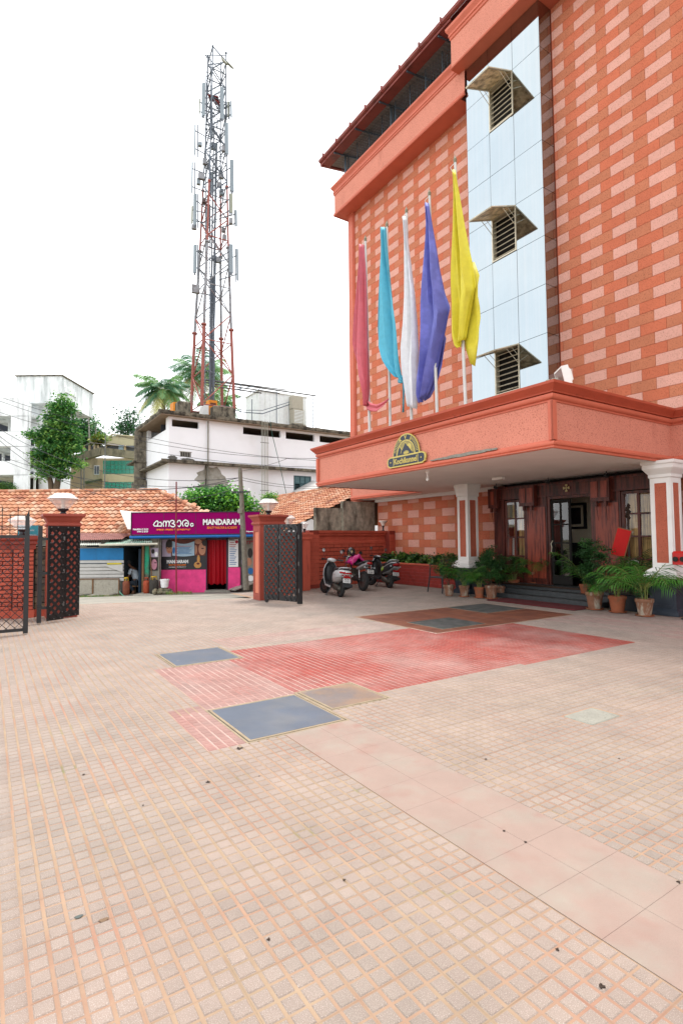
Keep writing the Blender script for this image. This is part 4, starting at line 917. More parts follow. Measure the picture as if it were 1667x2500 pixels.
def diamond_lamp(x, y, z, r_, h, label, grp='diamond shaped lamps on the walls and pillars', up_=.38, n=10):
    t = Thing('pillar_lamp', label, 'lamp', (x,y,z), group=grp)
    t.part('base', MB().lathe([(r_*.18,0),(r_*.22,.02),(r_*.16,.05),(r_*.34,.09),(r_*.38,.12),(r_*.1,.121)],(x,y,z),12), m_dkmetal, smooth=True)
    zz = z+.11
    g_ = t.part('lamp_shade', MB().lathe([(r_*.34,0),(r_*.98,h*(1-up_)),(r_*1.0,h*(1-up_)+.01),(r_*.97,h*(1-up_)+.02),(r_*.55,h*.97),(.001,h)],(x,y,zz),n), m_lampg)
    t.part('bulb', MB().lathe([(.035,0),(.035,.08),(.03,.10),(.045,.15),(.03,.2),(.001,.21)],(x,y,zz+.01),10), m_lampb, smooth=True)
    t.part('rim', MB().lathe([(r_*1.0,h*(1-up_)),(r_*1.03,h*(1-up_)+.006),(r_*1.0,h*(1-up_)+.014)],(x,y,zz),n), m_white)
diamond_lamp(6.35, 13.35, 2.25, .275, .34, 'large diamond lamp on the gate pillar right of the opening')
diamond_lamp(1.35, 12.94, 2.17, .30, .35, 'large diamond lamp on the gate pillar left of the opening')
diamond_lamp(7.95, 15.3, 1.95, .245, .30, 'diamond lamp half hidden behind the top of the right hand gate')
diamond_lamp(8.32, 14.9, 1.80, .14, .24, 'small diamond lamp on the wall pillar between the gate and the scooters')
t = Thing('pillar_lamp', 'white trumpet shaped lamp on the boundary wall next to the block wall', 'lamp', (*wp(4.05),1.88))
q = wp(4.0); t.part('base', MB().lathe([(.05,0),(.05,.02),(.025,.05),(.03,.14),(.06,.2),(.001,.2)],(*q,1.88),10), m_dkmetal, smooth=True); t.part('lamp_shade', MB().lathe([(.055,.19),(.08,.26),(.17,.36),(.16,.38),(.001,.35)],(*q,1.88),14), mat('milk_lamp', (.7,.68,.62), .3, .03), smooth=True)

m_gate = mat('black_gate_paint', (.010,.0105,.012), .42, .15, 6, .15, 40, spec=.5); m_bolt = mat('worn_steel', S(150,150,150,.6), .35, .1, 10, metal=.7)
def gate_panel(t, p0, p1, z0, z1, off=0.0):
    a, b_ = Vector((*p0,0)), Vector((*p1,0)); d = b_-a; Wd = d.length; Hh = z1-z0; M = frameM(a+Vector((0,0,z0)), d, (0,0,1)); nz_ = M.to_3x3()@Vector((0,0,1)); s_ = 1 if (nz_.y < 0) else -1
    def rect(b, x0, x1, y0, y1, w0, w1): b.add([M@Vector((x,y,w_*s_)) for w_ in (w0,w1) for x,y in ((x0,y0),(x1,y0),(x1,y1),(x0,y1))], [(3,2,1,0),(4,5,6,7),(0,1,5,4),(1,2,6,5),(2,3,7,6),(3,0,4,7)])
    fr = MB(); e = .055; rect(fr,0,e,0,Hh,-.012,.012); rect(fr,Wd-e,Wd,0,Hh,-.012,.012); rect(fr,e,Wd-e,0,e*2,-.012,.012); rect(fr,e,Wd-e,Hh-e*1.6,Hh,-.012,.012)
    f = t.part('panel_frame', fr, m_gate)
    iw = Wd-.03; step = .155; kmax = int((Hh+iw)/step)+1
    def clip(c, sg):           # line y = sg*x + c inside [e2, Wd-e2] x [e2, Hh-e2]
        e2 = .03; x0, x1 = e2, Wd-e2; pts = []
        xs_ = [x0, x1]; ylo, yhi = e2, Hh-e2
        xa, xb = x0, x1
        if sg > 0: xa = max(xa, ylo-c); xb = min(xb, yhi-c)
        else: xa = max(xa, c-yhi); xb = min(xb, c-ylo)
        return (xa, sg*xa+c), (xb, sg*xb+c), xb-xa
    for k in range(kmax+3):
        c = Hh+iw - k*step
        A, B, l = clip(c, -1)
        if l > .05: sb_ = MB(); v = Vector((B[0]-A[0], B[1]-A[1])).normalized(); n_ = Vector((-v.y,v.x))*.025; o_ = .014*s_; sb_.add([M@Vector((q[0],q[1],w_)) for w_ in (o_, o_+.012*s_) for q in (Vector(A)-n_,Vector(B)-n_,Vector(B)+n_,Vector(A)+n_)], [(3,2,1,0),(4,5,6,7),(0,1,5,4),(1,2,6,5),(2,3,7,6),(3,0,4,7)]); t.part('slat', sb_, m_gate)
        if l > .05:
            bt_ = MB()
            for q in (A, B):
                c0_ = M@Vector((q[0]*.92+Wd*.04, q[1], (.026)*s_)); c1_ = M@Vector((q[0]*.92+Wd*.04, q[1], (.042)*s_)); bt_.cyl(c0_, c1_, .012, .008, 6)
            t.part('rivet', bt_, m_bolt)
        c = -iw + k*step
        A, B, l = clip(c, 1)
        if l > .05: sb_ = MB(); v = Vector((B[0]-A[0], B[1]-A[1])).normalized(); n_ = Vector((-v.y,v.x))*.024; sb_.add([M@Vector((q[0],q[1],w_)) for w_ in (-.002*s_, .010*s_) for q in (Vector(A)-n_,Vector(B)-n_,Vector(B)+n_,Vector(A)+n_)], [(3,2,1,0),(4,5,6,7),(0,1,5,4),(1,2,6,5),(2,3,7,6),(3,0,4,7)]); t.part('slat', sb_, m_gate)
    return M, s_
g1 = Thing('lattice_gate', 'black riveted lattice gate folded open against the right hand gate pillar', 'gate', (5.95,12.7,0), group='folding lattice gates')
gate_panel(g1, (5.92,12.70),(6.10,12.23), .08, 1.97); gate_panel(g1, (6.105,12.20),(6.30,11.66), .08, 1.97)
b = MB(); b.beam((6.37,11.64,.03),(6.37,11.64,1.98),.09,.09,upv=(1,0,0)); b.beam((6.30,11.66,.06),(6.37,11.64,.06),.03,.05); g1.part('gate_post', b, m_gate)
b = MB()
for z in (.35,1.0,1.65): b.cyl((6.335,11.62,z-.05),(6.335,11.62,z+.05),.022,n=8); b.cyl((6.105,12.2,z-.04),(6.105,12.2,z+.04),.018,n=8)
g1.part('hinge', b, m_bolt); g1.part('wheel', MB().cyl((5.96,12.66,.05),(5.99,12.68,.05),.05,n=12), m_gate)
g2 = Thing('lattice_gate', 'black riveted lattice gate folded in front of the left hand gate pillar', 'gate', (1.0,12.0,0), group='folding lattice gates')
gate_panel(g2, (1.00,12.02),(1.30,12.20), .05, 1.90); gate_panel(g2, (1.305,12.205),(1.61,12.40), .08, 1.90)
b = MB()
for z in (.35,1.0,1.65): b.cyl((1.302,12.19,z-.04),(1.302,12.19,z+.04),.018,n=8)
g2.part('hinge', b, m_bolt)
b = MB(); b.beam((.87,12.10,.02),(.87,12.10,1.90),.075,.075,upv=(1,0,0))
for z in (.28,.95,1.62): b.box(.87,1.0,12.05,12.09,z,z+.05); b.box(.83,.92,12.04,12.16,z+.05,z+.065)
g2.part('gate_post', b, m_gate)
# wire mesh gate at the left edge
g3 = Thing('mesh_gate', 'black wire mesh gate leaf with spear topped rods at the left edge', 'gate', (.5,10.9,0))
XA, XB, YG = -1.0, .62, 10.88; ZB, ZT = .06, 1.71
b = MB(); b.box(XB-.075, XB, YG-.03, YG+.03, .02, ZT); b.box(XA, XB-.075, YG-.025, YG+.025, ZB, ZB+.05); b.box(XA, XB-.075, YG-.025, YG+.025, ZT-.05, ZT); b.box(XA, XA+.07, YG-.03, YG+.03, ZB, ZT); g3.part('frame', b, m_gate)
def clipseg(c, sg):
    x0, x1, ylo, yhi = XA+.05, XB-.05, ZB+.03, ZT-.03
    if sg > 0: xa, xb = max(x0, ylo-c), min(x1, yhi-c)
    else: xa, xb = max(x0, c-yhi), min(x1, c-ylo)
    return xa, sg*xa+c, xb, sg*xb+c
for k in range(60):
    for sg in (-1, 1):
        c = (-1.2 + k*.125) if sg < 0 else (-.8 + k*.125)
        xa, za, xb, zb = clipseg(c, sg)
        if xb-xa > .04: g3.part('wire', MB().cyl((xa,YG+.012*sg,za),(xb,YG+.012*sg,zb),.0062,n=4,cap=False), m_gate)
for k, x in enumerate(np.arange(XA+.06, XB, .115)):
    g3.part('rod', MB().cyl((x,YG,ZT),(x,YG,ZT+(.42 if k % 2 == 0 else .30)),.006,n=5).cyl((x,YG,ZT+(.42 if k % 2 == 0 else .30)),(x,YG,ZT+(.5 if k % 2 == 0 else .36)),.012,.001,5), m_gate)
g3.part('rail', MB().box(XA,XB,YG-.006,YG+.006,ZT+.13,ZT+.145).box(XA,XB,YG-.006,YG+.006,ZT+.33,ZT+.342), m_gate)
g3.part('spear', MB().add([(XB-.07,YG-.01,ZT),(XB,YG-.01,ZT),(XB-.01,YG-.01,ZT+.45),(XB-.07,YG-.01,ZT+.30),(XB-.07,YG+.01,ZT),(XB,YG+.01,ZT),(XB-.01,YG+.01,ZT+.45),(XB-.07,YG+.01,ZT+.30)], [(0,1,2,3),(7,6,5,4),(1,5,6,2),(0,3,7,4),(3,2,6,7)]), m_gate)
# red wall at the left
lw = Thing('brick_wall', 'red painted brick wall with a moulded cap behind the mesh gate', 'wall', (.5,13.2,0))
brick_wall(lw, (-2.0,13.42),(.46,13.42), .16, 1.44, .2, .34, .083, m_wallred, m_brickjoint)
brick_wall(lw, (.46,13.20),(.84,13.20), .16, 1.44, .3, .19, .083, m_wallred, m_brickjoint)
b = MB(); b.sweep([(0,1.42),(.03,1.44),(.03,1.52),(.05,1.55),(.045,1.60),(.08,1.64),(.08,1.70),(-.2,1.70)], [(-2.0,13.42),(.46,13.42)], side=-1); b.sweep([(.0,1.42),(.03,1.44),(.03,1.52),(.06,1.55),(.05,1.60),(.09,1.64),(.09,1.72),(-.2,1.72)], [(.46,13.5),(.46,13.2),(.84,13.2),(.84,13.5)], side=-1); lw.part('coping', b, m_walldk)
lw.part('base_band', MB().box(-2,.44,13.38,13.44,0,.16).box(.44,.86,13.17,13.4,0,.16), m_wallred)
swl = Thing('stone_wall', 'dark rubble stone wall section between the red wall and the gate post', 'wall', (1.0,13.3,0))
m_stone = mat('dark_rubble', S(104,98,90,.6), .95, .25, 8, .6, 30, col2=S(150,132,104,.55), c2scale=6, objrand=.25)
b = MB(); b.box(.86,1.1,13.3,13.5,0,1.5); swl.part('core', b, m_dark); b = MB(); b.box(.86,1.1,13.26,13.3,0,.16); swl.part('base_band', b, m_wallred)
for r_ in range(10):
    x = .865 + (0 if r_ % 2 else -.0)
    for w_ in ((.13,.10) if r_ % 2 else (.09,.14)):
        s_ = MB(); j = rng.uniform(-.008,.008,3); s_.bbox(x, x+w_-.012, 13.24+j[0], 13.31, .17+r_*.132, .17+r_*.132+.12+j[1]*.5, .015); swl.part('stone', s_, m_stone); x += w_
sg = Thing('sign_board', 'small turquoise sign board behind the left wall', 'sign', (.8,13.7,0))
b = MB(); b.box(.55,.98,13.72,13.75,1.55,1.95); sg.part('board', b, mat('turquoise_sign', S(70,176,196,.7), .5, .08, 5)); b = MB(); b.box(.93,.97,13.75,13.79,0,1.6); sg.part('post', b, m_bolt)
b = MB(); Ms_ = frameM((.80,13.715,1.84),(1,0,0),(0,0,1)); text_mb(b, 'PLAN', .055, Ms_); text_mb(b, 'RESIDENCES', .04, Ms_@Matrix.Translation((0,-.1,0))); sg.part('lettering', b, m_white)
wn_ = Thing('pillar_lamp', 'white lamp standing on the red wall behind the mesh gate', 'lamp', (.66,13.4,1.72)); wn_.part('base', MB().lathe([(.05,0),(.06,.02),(.05,.08),(.1,.14),(.001,.14)],(.62,13.38,1.72),10), m_dkmetal, smooth=True); wn_.part('lamp_shade', MB().lathe([(.10,.13),(.27,.32),(.26,.34),(.12,.42),(.001,.43)],(.62,13.38,1.72),10), m_lampg)

# ================================================================== POTTED PLANTS, CHAIR, STAND
m_lf = [mat('leaf_green_%s' % s_, c, .5, .18, 6, spec=.45, thin=.3) for s_, c in (('mid', S(78,132,62,.62)), ('dark', S(54,100,52,.6)), ('light', S(130,172,76,.62)), ('bronze', S(140,116,66,.6)))]
m_palm = [mat('palm_leaf', S(92,156,62,.66), .42, .2, 5, thin=.3), mat('palm_rachis', S(150,160,80,.5), .5, .1, 5), mat('palm_leaf_dark', S(64,120,58,.6), .45, .2, 5, thin=.3)]
m_terra = mat('terracotta', S(176,100,66,.62), .8, .14, 5, .2, 40, col2=S(150,110,80,.55), c2scale=5, c2pos=(.5,.65), objrand=.1)
m_terrao = mat('terracotta_old', S(158,110,84,.58), .9, .2, 6, .3, 40, streak=S(206,196,176,.55), streakscale=(8,8,3), streakpos=(.52,.66), objrand=.1)
m_soil = mat('potting_soil', (.03,.022,.016), .95, .2, 20)
def pot(t, x, y, z, r_, h, m, saucer=True):
    p = t.part('pot', MB().lathe([(r_*.68,0),(r_*.93,h*.80),(r_*1.0,h*.80),(r_*1.03,h*.84),(r_*1.03,h*.97),(r_*.98,h),(r_*.88,h),(r_*.86,h*.9)],(x,y,z+.01),20), m, smooth=True)
    t.part('soil', MB().lathe([(r_*.88,h*.9),(.001,h*.92)],(x,y,z+.01),14), m_soil, p)
    if saucer: t.part('saucer', MB().lathe([(r_*.7,0),(r_*.98,.012),(r_*1.02,.035),(r_*.98,.035),(r_*.9,.02),(.001,.018)],(x,y,z),20), m_terra, smooth=True)
def areca(px_, x, y, z, r_, h, hp, label, nf=11, spread=.55, m=m_terra, light=0, seed=0):
    random.seed(seed); t = Thing('potted_palm', label, 'potted plant', (x,y,z), group='potted plants along the entrance'); pot(t, x, y, z, r_, h, m)
    st = MB(); fo = MB(); zb = z+h*.92
    for k in range(5): a = k*1.3; st.tube([(x+.04*math.cos(a),y+.04*math.sin(a),zb),(x+.07*math.cos(a),y+.07*math.sin(a),zb+hp*.25)], [.013,.009], 5)
    t.part('stem', st, m_palm[1])
    for k in range(nf):
        a = k*2.4+seed; up_ = random.uniform(.55,1.15); ln = hp*random.uniform(.75,1.05)
        b0 = (x+.06*math.cos(a), y+.06*math.sin(a), zb+hp*random.uniform(.1,.28)); frond(fo, b0, a, ln*spread*1.35, up_*1.1, random.uniform(.45,.95), nl=13, lw=.022, ll=hp*.36, m=(0 if random.random() < .6+light else 2), m2=1)
    t.part('fronds', fo, m_palm)
def bushy(x, y, z, r_, h, blobs, label, n=1600, leaf=.055, m=m_terrao, mats=(0,1,1), seed=0):
    t = Thing('potted_shrub', label, 'potted plant', (x,y,z), group='potted plants along the entrance'); pot(t, x, y, z, r_, h, m, seed % 2 == 0)
    st = MB(); zb = z+h*.9
    for b_ in blobs[:4]: st.tube([(x,y,zb),((x+b_[0])/2,(y+b_[1])/2,(zb+b_[2])/2+.05),(b_[0],b_[1],b_[2])], [.014,.01,.005], 5)
    t.part('stem', st, mat('bark_thin', S(110,92,70,.5), .9, .2, 10))
    bl_ = [(b_[0]-x, b_[1]-y, b_[2]-z, *b_[3:]) for b_ in blobs]
    me = crown_mesh('foliage', bl_, n, leaf, [m_lf[i] for i in mats], sub=.11, aspect=.5); o = bpy.data.objects.new('foliage', me); COL.objects.link(o); o.parent = t.e
# left group from left to right, right group
bushy(10.63,10.95,0,.15,.30,[(10.6,10.95,.70,.24,.24,.22),(10.62,10.95,.95,.2,.2,.18),(10.5,11.2,.78,.18,.2,.14)], 'leafy shrub in a plain clay pot, leftmost of the pots beside the black chair', seed=1, n=1700, mats=(0,1,3))
areca(0, 10.80,10.55,0,.14,.30,.95, 'green palm in a mossy clay pot, second from the chair', nf=13, m=m_terrao, seed=2)
areca(0, 10.93,10.13,0,.14,.28,.85, 'palm in a bright clay pot with saucer, third from the chair', nf=10, seed=3)
bushy(11.02,9.80,0,.165,.34,[(11.02,9.80,.75,.25,.26,.25),(11.0,9.8,1.05,.22,.22,.22),(11.1,9.85,1.25,.14,.14,.12)], 'bushy dark shrub in a large old clay pot left of the maroon mat', seed=2, n=2100)
areca(0, 12.22,10.05,.12,.15,.30,.75, 'small palm in a clay pot on the left end of the steps', nf=10, seed=5, light=.2)
areca(0, 12.5,9.55,.346,.15,.30,1.05, 'tall palm in a brown pot on the top step left of the door', nf=10, seed=6, m=m_terrao)
areca(0, 12.15,7.85,.12,.15,.32,.95, 'palm with drooping fronds in a clay pot on the right end of the steps', nf=11, seed=7, spread=.7)
bushy(11.17,7.02,0,.185,.38,[(11.15,7.02,.78,.26,.27,.26),(11.17,7.05,1.10,.27,.27,.26),(11.2,7.1,1.38,.2,.2,.16),(11.25,6.85,1.2,.16,.2,.2)], 'dense shrub in a large whitish clay pot right of the maroon mat', seed=4, n=3000)
areca(0, 11.11,6.47,0,.175,.34,1.05, 'palm in an orange clay pot with saucer in front of the red board', nf=13, seed=9, spread=.5)
areca(0, 11.02,5.86,0,.17,.34,1.2, 'tall feathery palm in a weathered clay pot before the right hand column', nf=18, seed=10, m=m_terrao, light=.3, spread=.62)
areca(0, 12.1,6.55,.34,.13,.24,.95, 'palm on the dark platform behind the front pots below the right window', nf=13, seed=11, spread=.6)
bushy(11.75,10.62,.30,.14,.26,[(11.75,10.62,.85,.22,.24,.25),(11.7,10.5,1.1,.18,.18,.18)], 'shrub on the dark platform behind the left group of pots', seed=3, n=1500)
bushy(11.55,9.98,.0,.14,.28,[(11.55,9.98,.65,.22,.22,.24),(11.55,9.98,.95,.2,.2,.2)], 'dark leaved shrub squeezed behind the large old pot', seed=5, n=1500)
# planter foliage
for k, yy in enumerate((12.6, 13.25, 14.2, 14.8, 15.35, 15.95)):
    t = Thing('planter_shrub', ['broad leaved plant nearest the black chair in the tiled planter','second broad leaved plant from the chair in the tiled planter','broad leaved plant in the middle of the tiled planter','plant just left of the middle of the tiled planter','second plant from the boundary wall in the tiled planter','plant at the boundary wall end of the tiled planter'][k], 'plant', (12.45,yy,.72), group='plants in the tiled planter')
    me = crown_mesh('foliage', [(0,0,.14,.26,.33,.16),(0,.1,.22,.18,.2,.12)], 420, .12, [m_lf[0],m_lf[2],m_lf[1]], sub=.14, aspect=.55); o = bpy.data.objects.new('foliage', me); COL.objects.link(o); o.parent = t.e
    st = MB(); [st.tube([(12.45,yy,.70),(12.45+.1*math.cos(a),yy+.1*math.sin(a),.9)],.006,4) for a in (0,2,4)]; t.part('stem', st, m_palm[1])
# black chair
ch = Thing('chair', 'black metal armchair partly behind the leftmost potted plant', 'chair', (11.2,11.9,0))
m_chair = mat('black_chair', (.03,.032,.036), .4, .1, 8)
for (x, y) in ((11.0,11.57),(11.05,12.18),(11.5,11.6),(11.5,12.15)):
    zt = .80 if x < 11.2 else .95
    ch.part('leg', MB().tube([(x+(-.06 if x < 11.2 else .06),y+(.03 if y > 11.9 else -.03),0),(x,y,.44),(x+.02,y,zt)], .022, 6), m_chair)
ch.part('seat', MB().bbox(11.02,11.5,11.6,12.15,.42,.46,.01), m_chair)
ch.part('armrest', MB().beam((11.0,11.57,.80),(11.5,11.6,.80),.05,.03).beam((11.05,12.18,.80),(11.5,12.15,.80),.05,.03), m_chair)
bk = MB(); [bk.beam((11.51,11.65+k*.11,.5),(11.56,11.65+k*.11,.95),.03,.015,upv=(1,0,0)) for k in range(5)]; bk.beam((11.52,11.58,.95),(11.52,12.17,.95),.03,.04); ch.part('backrest', bk, m_chair)
# red board on a stand with a carved dark top
rb = Thing('welcome_board', 'tilted bright red board with a gilt edge on a stand before the right window', 'board', (11.95,6.75,.34))
Mb = Matrix.Rotation(R(-14), 3, 'X') @ Matrix.Rotation(R(-15), 3, 'Y')
rb.part('board', MB().obox((11.75,6.72,1.46), .03,.27,.60, Matrix.Rotation(R(18),3,'X')@Matrix.Rotation(R(25),3,'Z')), mat('red_velvet', S(214,22,20,.75), .7, .05, 5))
rb.part('edge', MB().obox((11.765,6.72,1.46), .025,.30,.64, Matrix.Rotation(R(18),3,'X')@Matrix.Rotation(R(25),3,'Z')), mat('gilt_wood', S(170,110,70,.6), .5, .1, 8))
cb = MB(); cb.tube([(11.9,6.62,.34),(11.86,6.6,1.2),(11.82,6.58,2.0)], .025, 6)
for k in range(7): cb.lathe([(.001,-.05),(.05+.015*(k % 2),0),(.001,.06)],(11.82+.01*(k%2),6.56+.02*((k*2)%3),2.0+k*.045),7,sx=.6)
rb.part('stand', cb, mat('carved_dark_wood', (.03,.018,.013), .5, .2, 8))
# red extinguisher like horn at the right edge and red door strip
q = fx(1652, 1362, 11.2); fe = Thing('siren_box', 'red box with two black round openings cut by the right edge of the picture', 'siren', (11.2, q[1], q[2]))
fe.part('body', MB().bbox(11.1,11.35,q[1]-.5,q[1]+.06,q[2]-.13,q[2]+.13,.03), mat('signal_red', S(204,30,24,.75), .4, .05, 5))
for k in range(2): fe.part('opening', MB().cyl((11.1,q[1]-.02-k*.13,q[2]-.02),(11.07,q[1]-.02-k*.13,q[2]-.02),.045,.05,14), m_dark)
fe.part('stand', MB().cyl((11.25,q[1]-.2,0),(11.25,q[1]-.2,q[2]-.1),.02,n=6).cyl((11.25,q[1]-.2,0),(11.25,q[1]-.2,.02),.18,n=14), m_dkmetal)
hotel.part('red_side_door', MB().box(12.5,12.6,3.5,5.15,.3,3.12).box(12.46,12.5,3.5,5.15,1.05,1.1).box(12.46,12.5,3.5,5.15,2.0,2.05), mat('red_door_paint', S(170,30,40,.7), .4, .08, 3))
# ================================================================== TWO WHEELERS (local: x forward, y left, z up; origin = rear contact)
m_tyre = mat('tyre_rubber', (.02,.02,.02), .85, .2, 10); m_rim = mat('rim_grey', S(110,110,108,.6), .4, .1, 10, metal=.6); m_blkp = mat('black_plastic', (.018,.019,.021), .5, .15, 8)
m_chrome = mat('dull_chrome', S(190,190,190,.7), .25, .08, 10, metal=.9); m_redl = mat('tail_lamp_red', S(170,14,20,.75), .15, .05, 8); m_silver = mat('silver_paint', S(196,198,200,.75), .3, .05, 8, metal=.35)
m_plate_ = mat('number_plate_white', S(226,226,224,.75), .5, .04, 8); m_engine = mat('engine_alloy', S(104,100,92,.6), .5, .2, 12, metal=.6); m_seat = mat('seat_vinyl', (.02,.021,.023), .45, .1, 8)
m_lens = mat('lamp_clear', S(206,212,216,.75), .08, .05, 8)
def place(name, label, p0, p1, wheelbase, lean=0.0):
    a = Vector(p0); b_ = Vector(p1); d = b_-a; ang = math.atan2(d.y, d.x)
    c, s_ = math.cos(ANG), math.sin(ANG)
    t = Thing(name, label, 'scooter' if name == 'scooter' else 'motorcycle', (0,0,0), rot=0)
    t.e.location = (c*a.x-s_*a.y, s_*a.x+c*a.y, 0.0); t.e.rotation_euler = (R(lean), 0, ang+ANG)
    return t
def wheel(t, x, r_, w_, rimr, steer=0.0, spokes=5, disc=False):
    M = Matrix.Rotation(steer, 3, 'Z') @ Matrix.Rotation(math.pi/2, 3, 'X')
    prof = [(rimr, -w_*.35),(r_*.86,-w_*.5),(r_*.97,-w_*.36),(r_,-w_*.12),(r_,w_*.12),(r_*.97,w_*.36),(r_*.86,w_*.5),(rimr,w_*.35)]
    wo_ = t.part('wheel', MB().lathe(prof,(x,0,r_),26,M=M), m_tyre, smooth=True)
    rm = MB(); rm.lathe([(rimr,-w_*.36),(rimr*1.02,-w_*.3),(rimr*.93,-w_*.2),(rimr*.93,w_*.2),(rimr*1.02,w_*.3),(rimr,w_*.36)],(x,0,r_),24,M=M)
    rm.lathe([(.035,-w_*.45),(.05,-w_*.3),(.05,w_*.3),(.035,w_*.45)],(x,0,r_),12,M=M)
    for k in range(spokes):
        a = 2*math.pi*k/spokes; v = M@Vector((math.cos(a), math.sin(a), 0)); rm.beam(Vector((x,0,r_))+v*.04, Vector((x,0,r_))+v*rimr*.96, .022, .03)
    t.part('rim', rm, m_rim, wo_)
def plate(t, c, M, txt, w_=.22, h_=.12, parent=None):
    p = t.part('number_plate', MB().obox(c, .008, w_, h_, M), m_plate_, parent)
    tb = MB(); F4 = M.to_4x4(); F4.translation = Vector(c)
    base = F4 @ Matrix(((0,0,-1,-.006),(-1,0,0,0),(0,1,0,0),(0,0,0,1)))
    text_mb(tb, txt[0], .052, base@Matrix.Translation((0,.028,0)), ext=.001, bold=.001); text_mb(tb, txt[1], .052, base@Matrix.Translation((0,-.028,0)), ext=.001, bold=.001)
    t.part('plate_lettering', tb, m_dark, p)
def scooter(t, body, acc, txt, style=0):
    wheel(t, 0, .215, .10, .125); wheel(t, 1.24, .225, .095, .125, R(20))
    tail = MB()
    if style == 0: secs = [(-.36,0,.66,.05,.035),(-.31,0,.66,.13,.07),(-.18,0,.63,.185,.13),(.0,0,.58,.20,.17),(.18,0,.55,.20,.19),(.33,0,.53,.17,.18),(.42,0,.50,.13,.15)]
    else: secs = [(-.42,0,.80,.03,.03),(-.34,0,.78,.09,.06),(-.18,0,.72,.14,.10),(.0,0,.64,.16,.13),(.18,0,.58,.17,.15),(.33,0,.54,.15,.16),(.42,0,.50,.12,.15)]
    b_ = t.part('body', MB().loft(secs, 16, p=3.0), body, smooth=True)
    t.part('side_trim', MB().loft([(-.34,0,secs[1][2]-.10,.12,.02),(-.1,0,.535,.205 if style == 0 else .15,.022),(.25,0,.44,.195 if style==0 else .165,.022)], 10), body if style == 0 else m_silver, b_, smooth=True)
    t.part('seat', MB().loft([(-.27,0,.765 if style==0 else .84,.07,.02),(-.18,0,.775 if style==0 else .845,.12,.04),(.05,0,.765 if style==0 else .80,.145,.05),(.28,0,.745,.14,.05),(.42,0,.735,.11,.05),(.52,0,.72,.05,.03)],14), m_seat, smooth=True)
    gr = MB(); zr = .80 if style == 0 else .90
    gr.tube([(.02,.15,zr-.10),(-.1,.155,zr-.03),(-.24,.13,zr+.0),(-.31,.06,zr+.01),(-.32,0,zr+.012),(-.31,-.06,zr+.01),(-.24,-.13,zr),(-.1,-.155,zr-.03),(.02,-.15,zr-.10)], .014, 8); t.part('grab_rail', gr, m_silver, smooth=True)
    if style == 0:
        t.part('tail_lamp', MB().loft([(-.365,0,.66,.04,.02),(-.335,0,.665,.13,.038),(-.26,0,.672,.172,.045),(-.2,0,.672,.184,.045)],14), m_redl, b_, smooth=True)
    else:
        t.part('tail_lamp', MB().loft([(-.44,0,.79,.02,.015),(-.39,0,.775,.075,.045),(-.30,0,.75,.11,.045)],12), m_redl, b_, smooth=True)
    t.part('rear_reflector', MB().obox((-.345,0,.555),.02,.20,.05), m_redl, b_)
    for sy in (-1,1): t.part('indicator', MB().lathe([(.001,-.03),(.03,0),(.001,.03)],(-.28,sy*.17,.60 if style==0 else .70),8), m_lens, b_)
    mf = Matrix.Rotation(R(18),3,'Y')
    fd = MB(); fd.loft([(-.34,0,.40,.07,.03),(-.30,0,.48,.09,.05),(-.16,0,.52,.09,.04)],10); fd.obox((-.30,0,.40),.03,.20,.24,Matrix.Rotation(R(14),3,'Y')); t.part('mudguard', fd, m_blkp, smooth=True)
    plate(t, (-.345,0,.465), Matrix.Rotation(R(16),3,'Y'), txt)
    en = MB(); en.loft([(-.02,.08,.22,.05,.06),(.12,.09,.25,.08,.09),(.30,.06,.27,.10,.09),(.42,0,.28,.08,.07)],10); en.cyl((0,.05,.22),(0,.12,.22),.09,.07,14); t.part('engine', en, m_engine, smooth=True)
    ex_ = MB(); ex_.tube([(.35,-.10,.22),(.15,-.13,.20),(.05,-.15,.24)],.02,8); ex_.tube([(.1,-.15,.24),(-.05,-.16,.27),(-.28,-.17,.33)],[.05,.055,.045],12); t.part('exhaust', ex_, m_dkmetal, smooth=True)
    t.part('shock_absorber', MB().cyl((.0,-.11,.24),(.08,-.12,.52),.022,n=8).cyl((.02,-.11,.30),(.06,-.12,.46),.034,n=10), m_engine)
    fb = MB(); fb.loft([(.36,0,.30,.15,.045),(.5,0,.27,.17,.03),(.75,0,.27,.17,.03),(.86,0,.32,.16,.04)],14); t.part('floorboard', fb, m_blkp, smooth=True)
    t.part('floor_trim', MB().beam((.4,.175,.245),(.85,.16,.27),.02,.05).beam((.4,-.175,.245),(.85,-.16,.27),.02,.05), body)
    ap = MB(); n_ = 13; prof = [(.88,.25,.15),(.93,.40,.19),(.97,.55,.215),(1.0,.70,.21),(1.02,.83,.16),(1.02,.92,.09)]
    vs = []
    for x, z, hw in prof:
        for j in range(n_): u = -1+2*j/(n_-1); vs.append((x - .06*u*u + .03, hw*u, z))
    for x, z, hw in prof:
        for j in range(n_): u = -1+2*j/(n_-1); vs.append((x - .055*u*u - .005, hw*u*.96, z))
    k = len(prof)*n_; fs = [(i*n_+j, i*n_+j+1, (i+1)*n_+j+1, (i+1)*n_+j) for i in range(len(prof)-1) for j in range(n_-1)]
    fs2 = [tuple(q+k for q in f[::-1]) for f in fs]; edge = [i for i in range(n_)] + [i*n_+n_-1 for i in range(1,len(prof))] + [(len(prof)-1)*n_+j for j in range(n_-2,-1,-1)] + [i*n_ for i in range(len(prof)-2,0,-1)]
    ef = [(edge[i], edge[(i+1)%len(edge)], edge[(i+1)%len(edge)]+k, edge[i]+k)[::-1] for i in range(len(edge))]
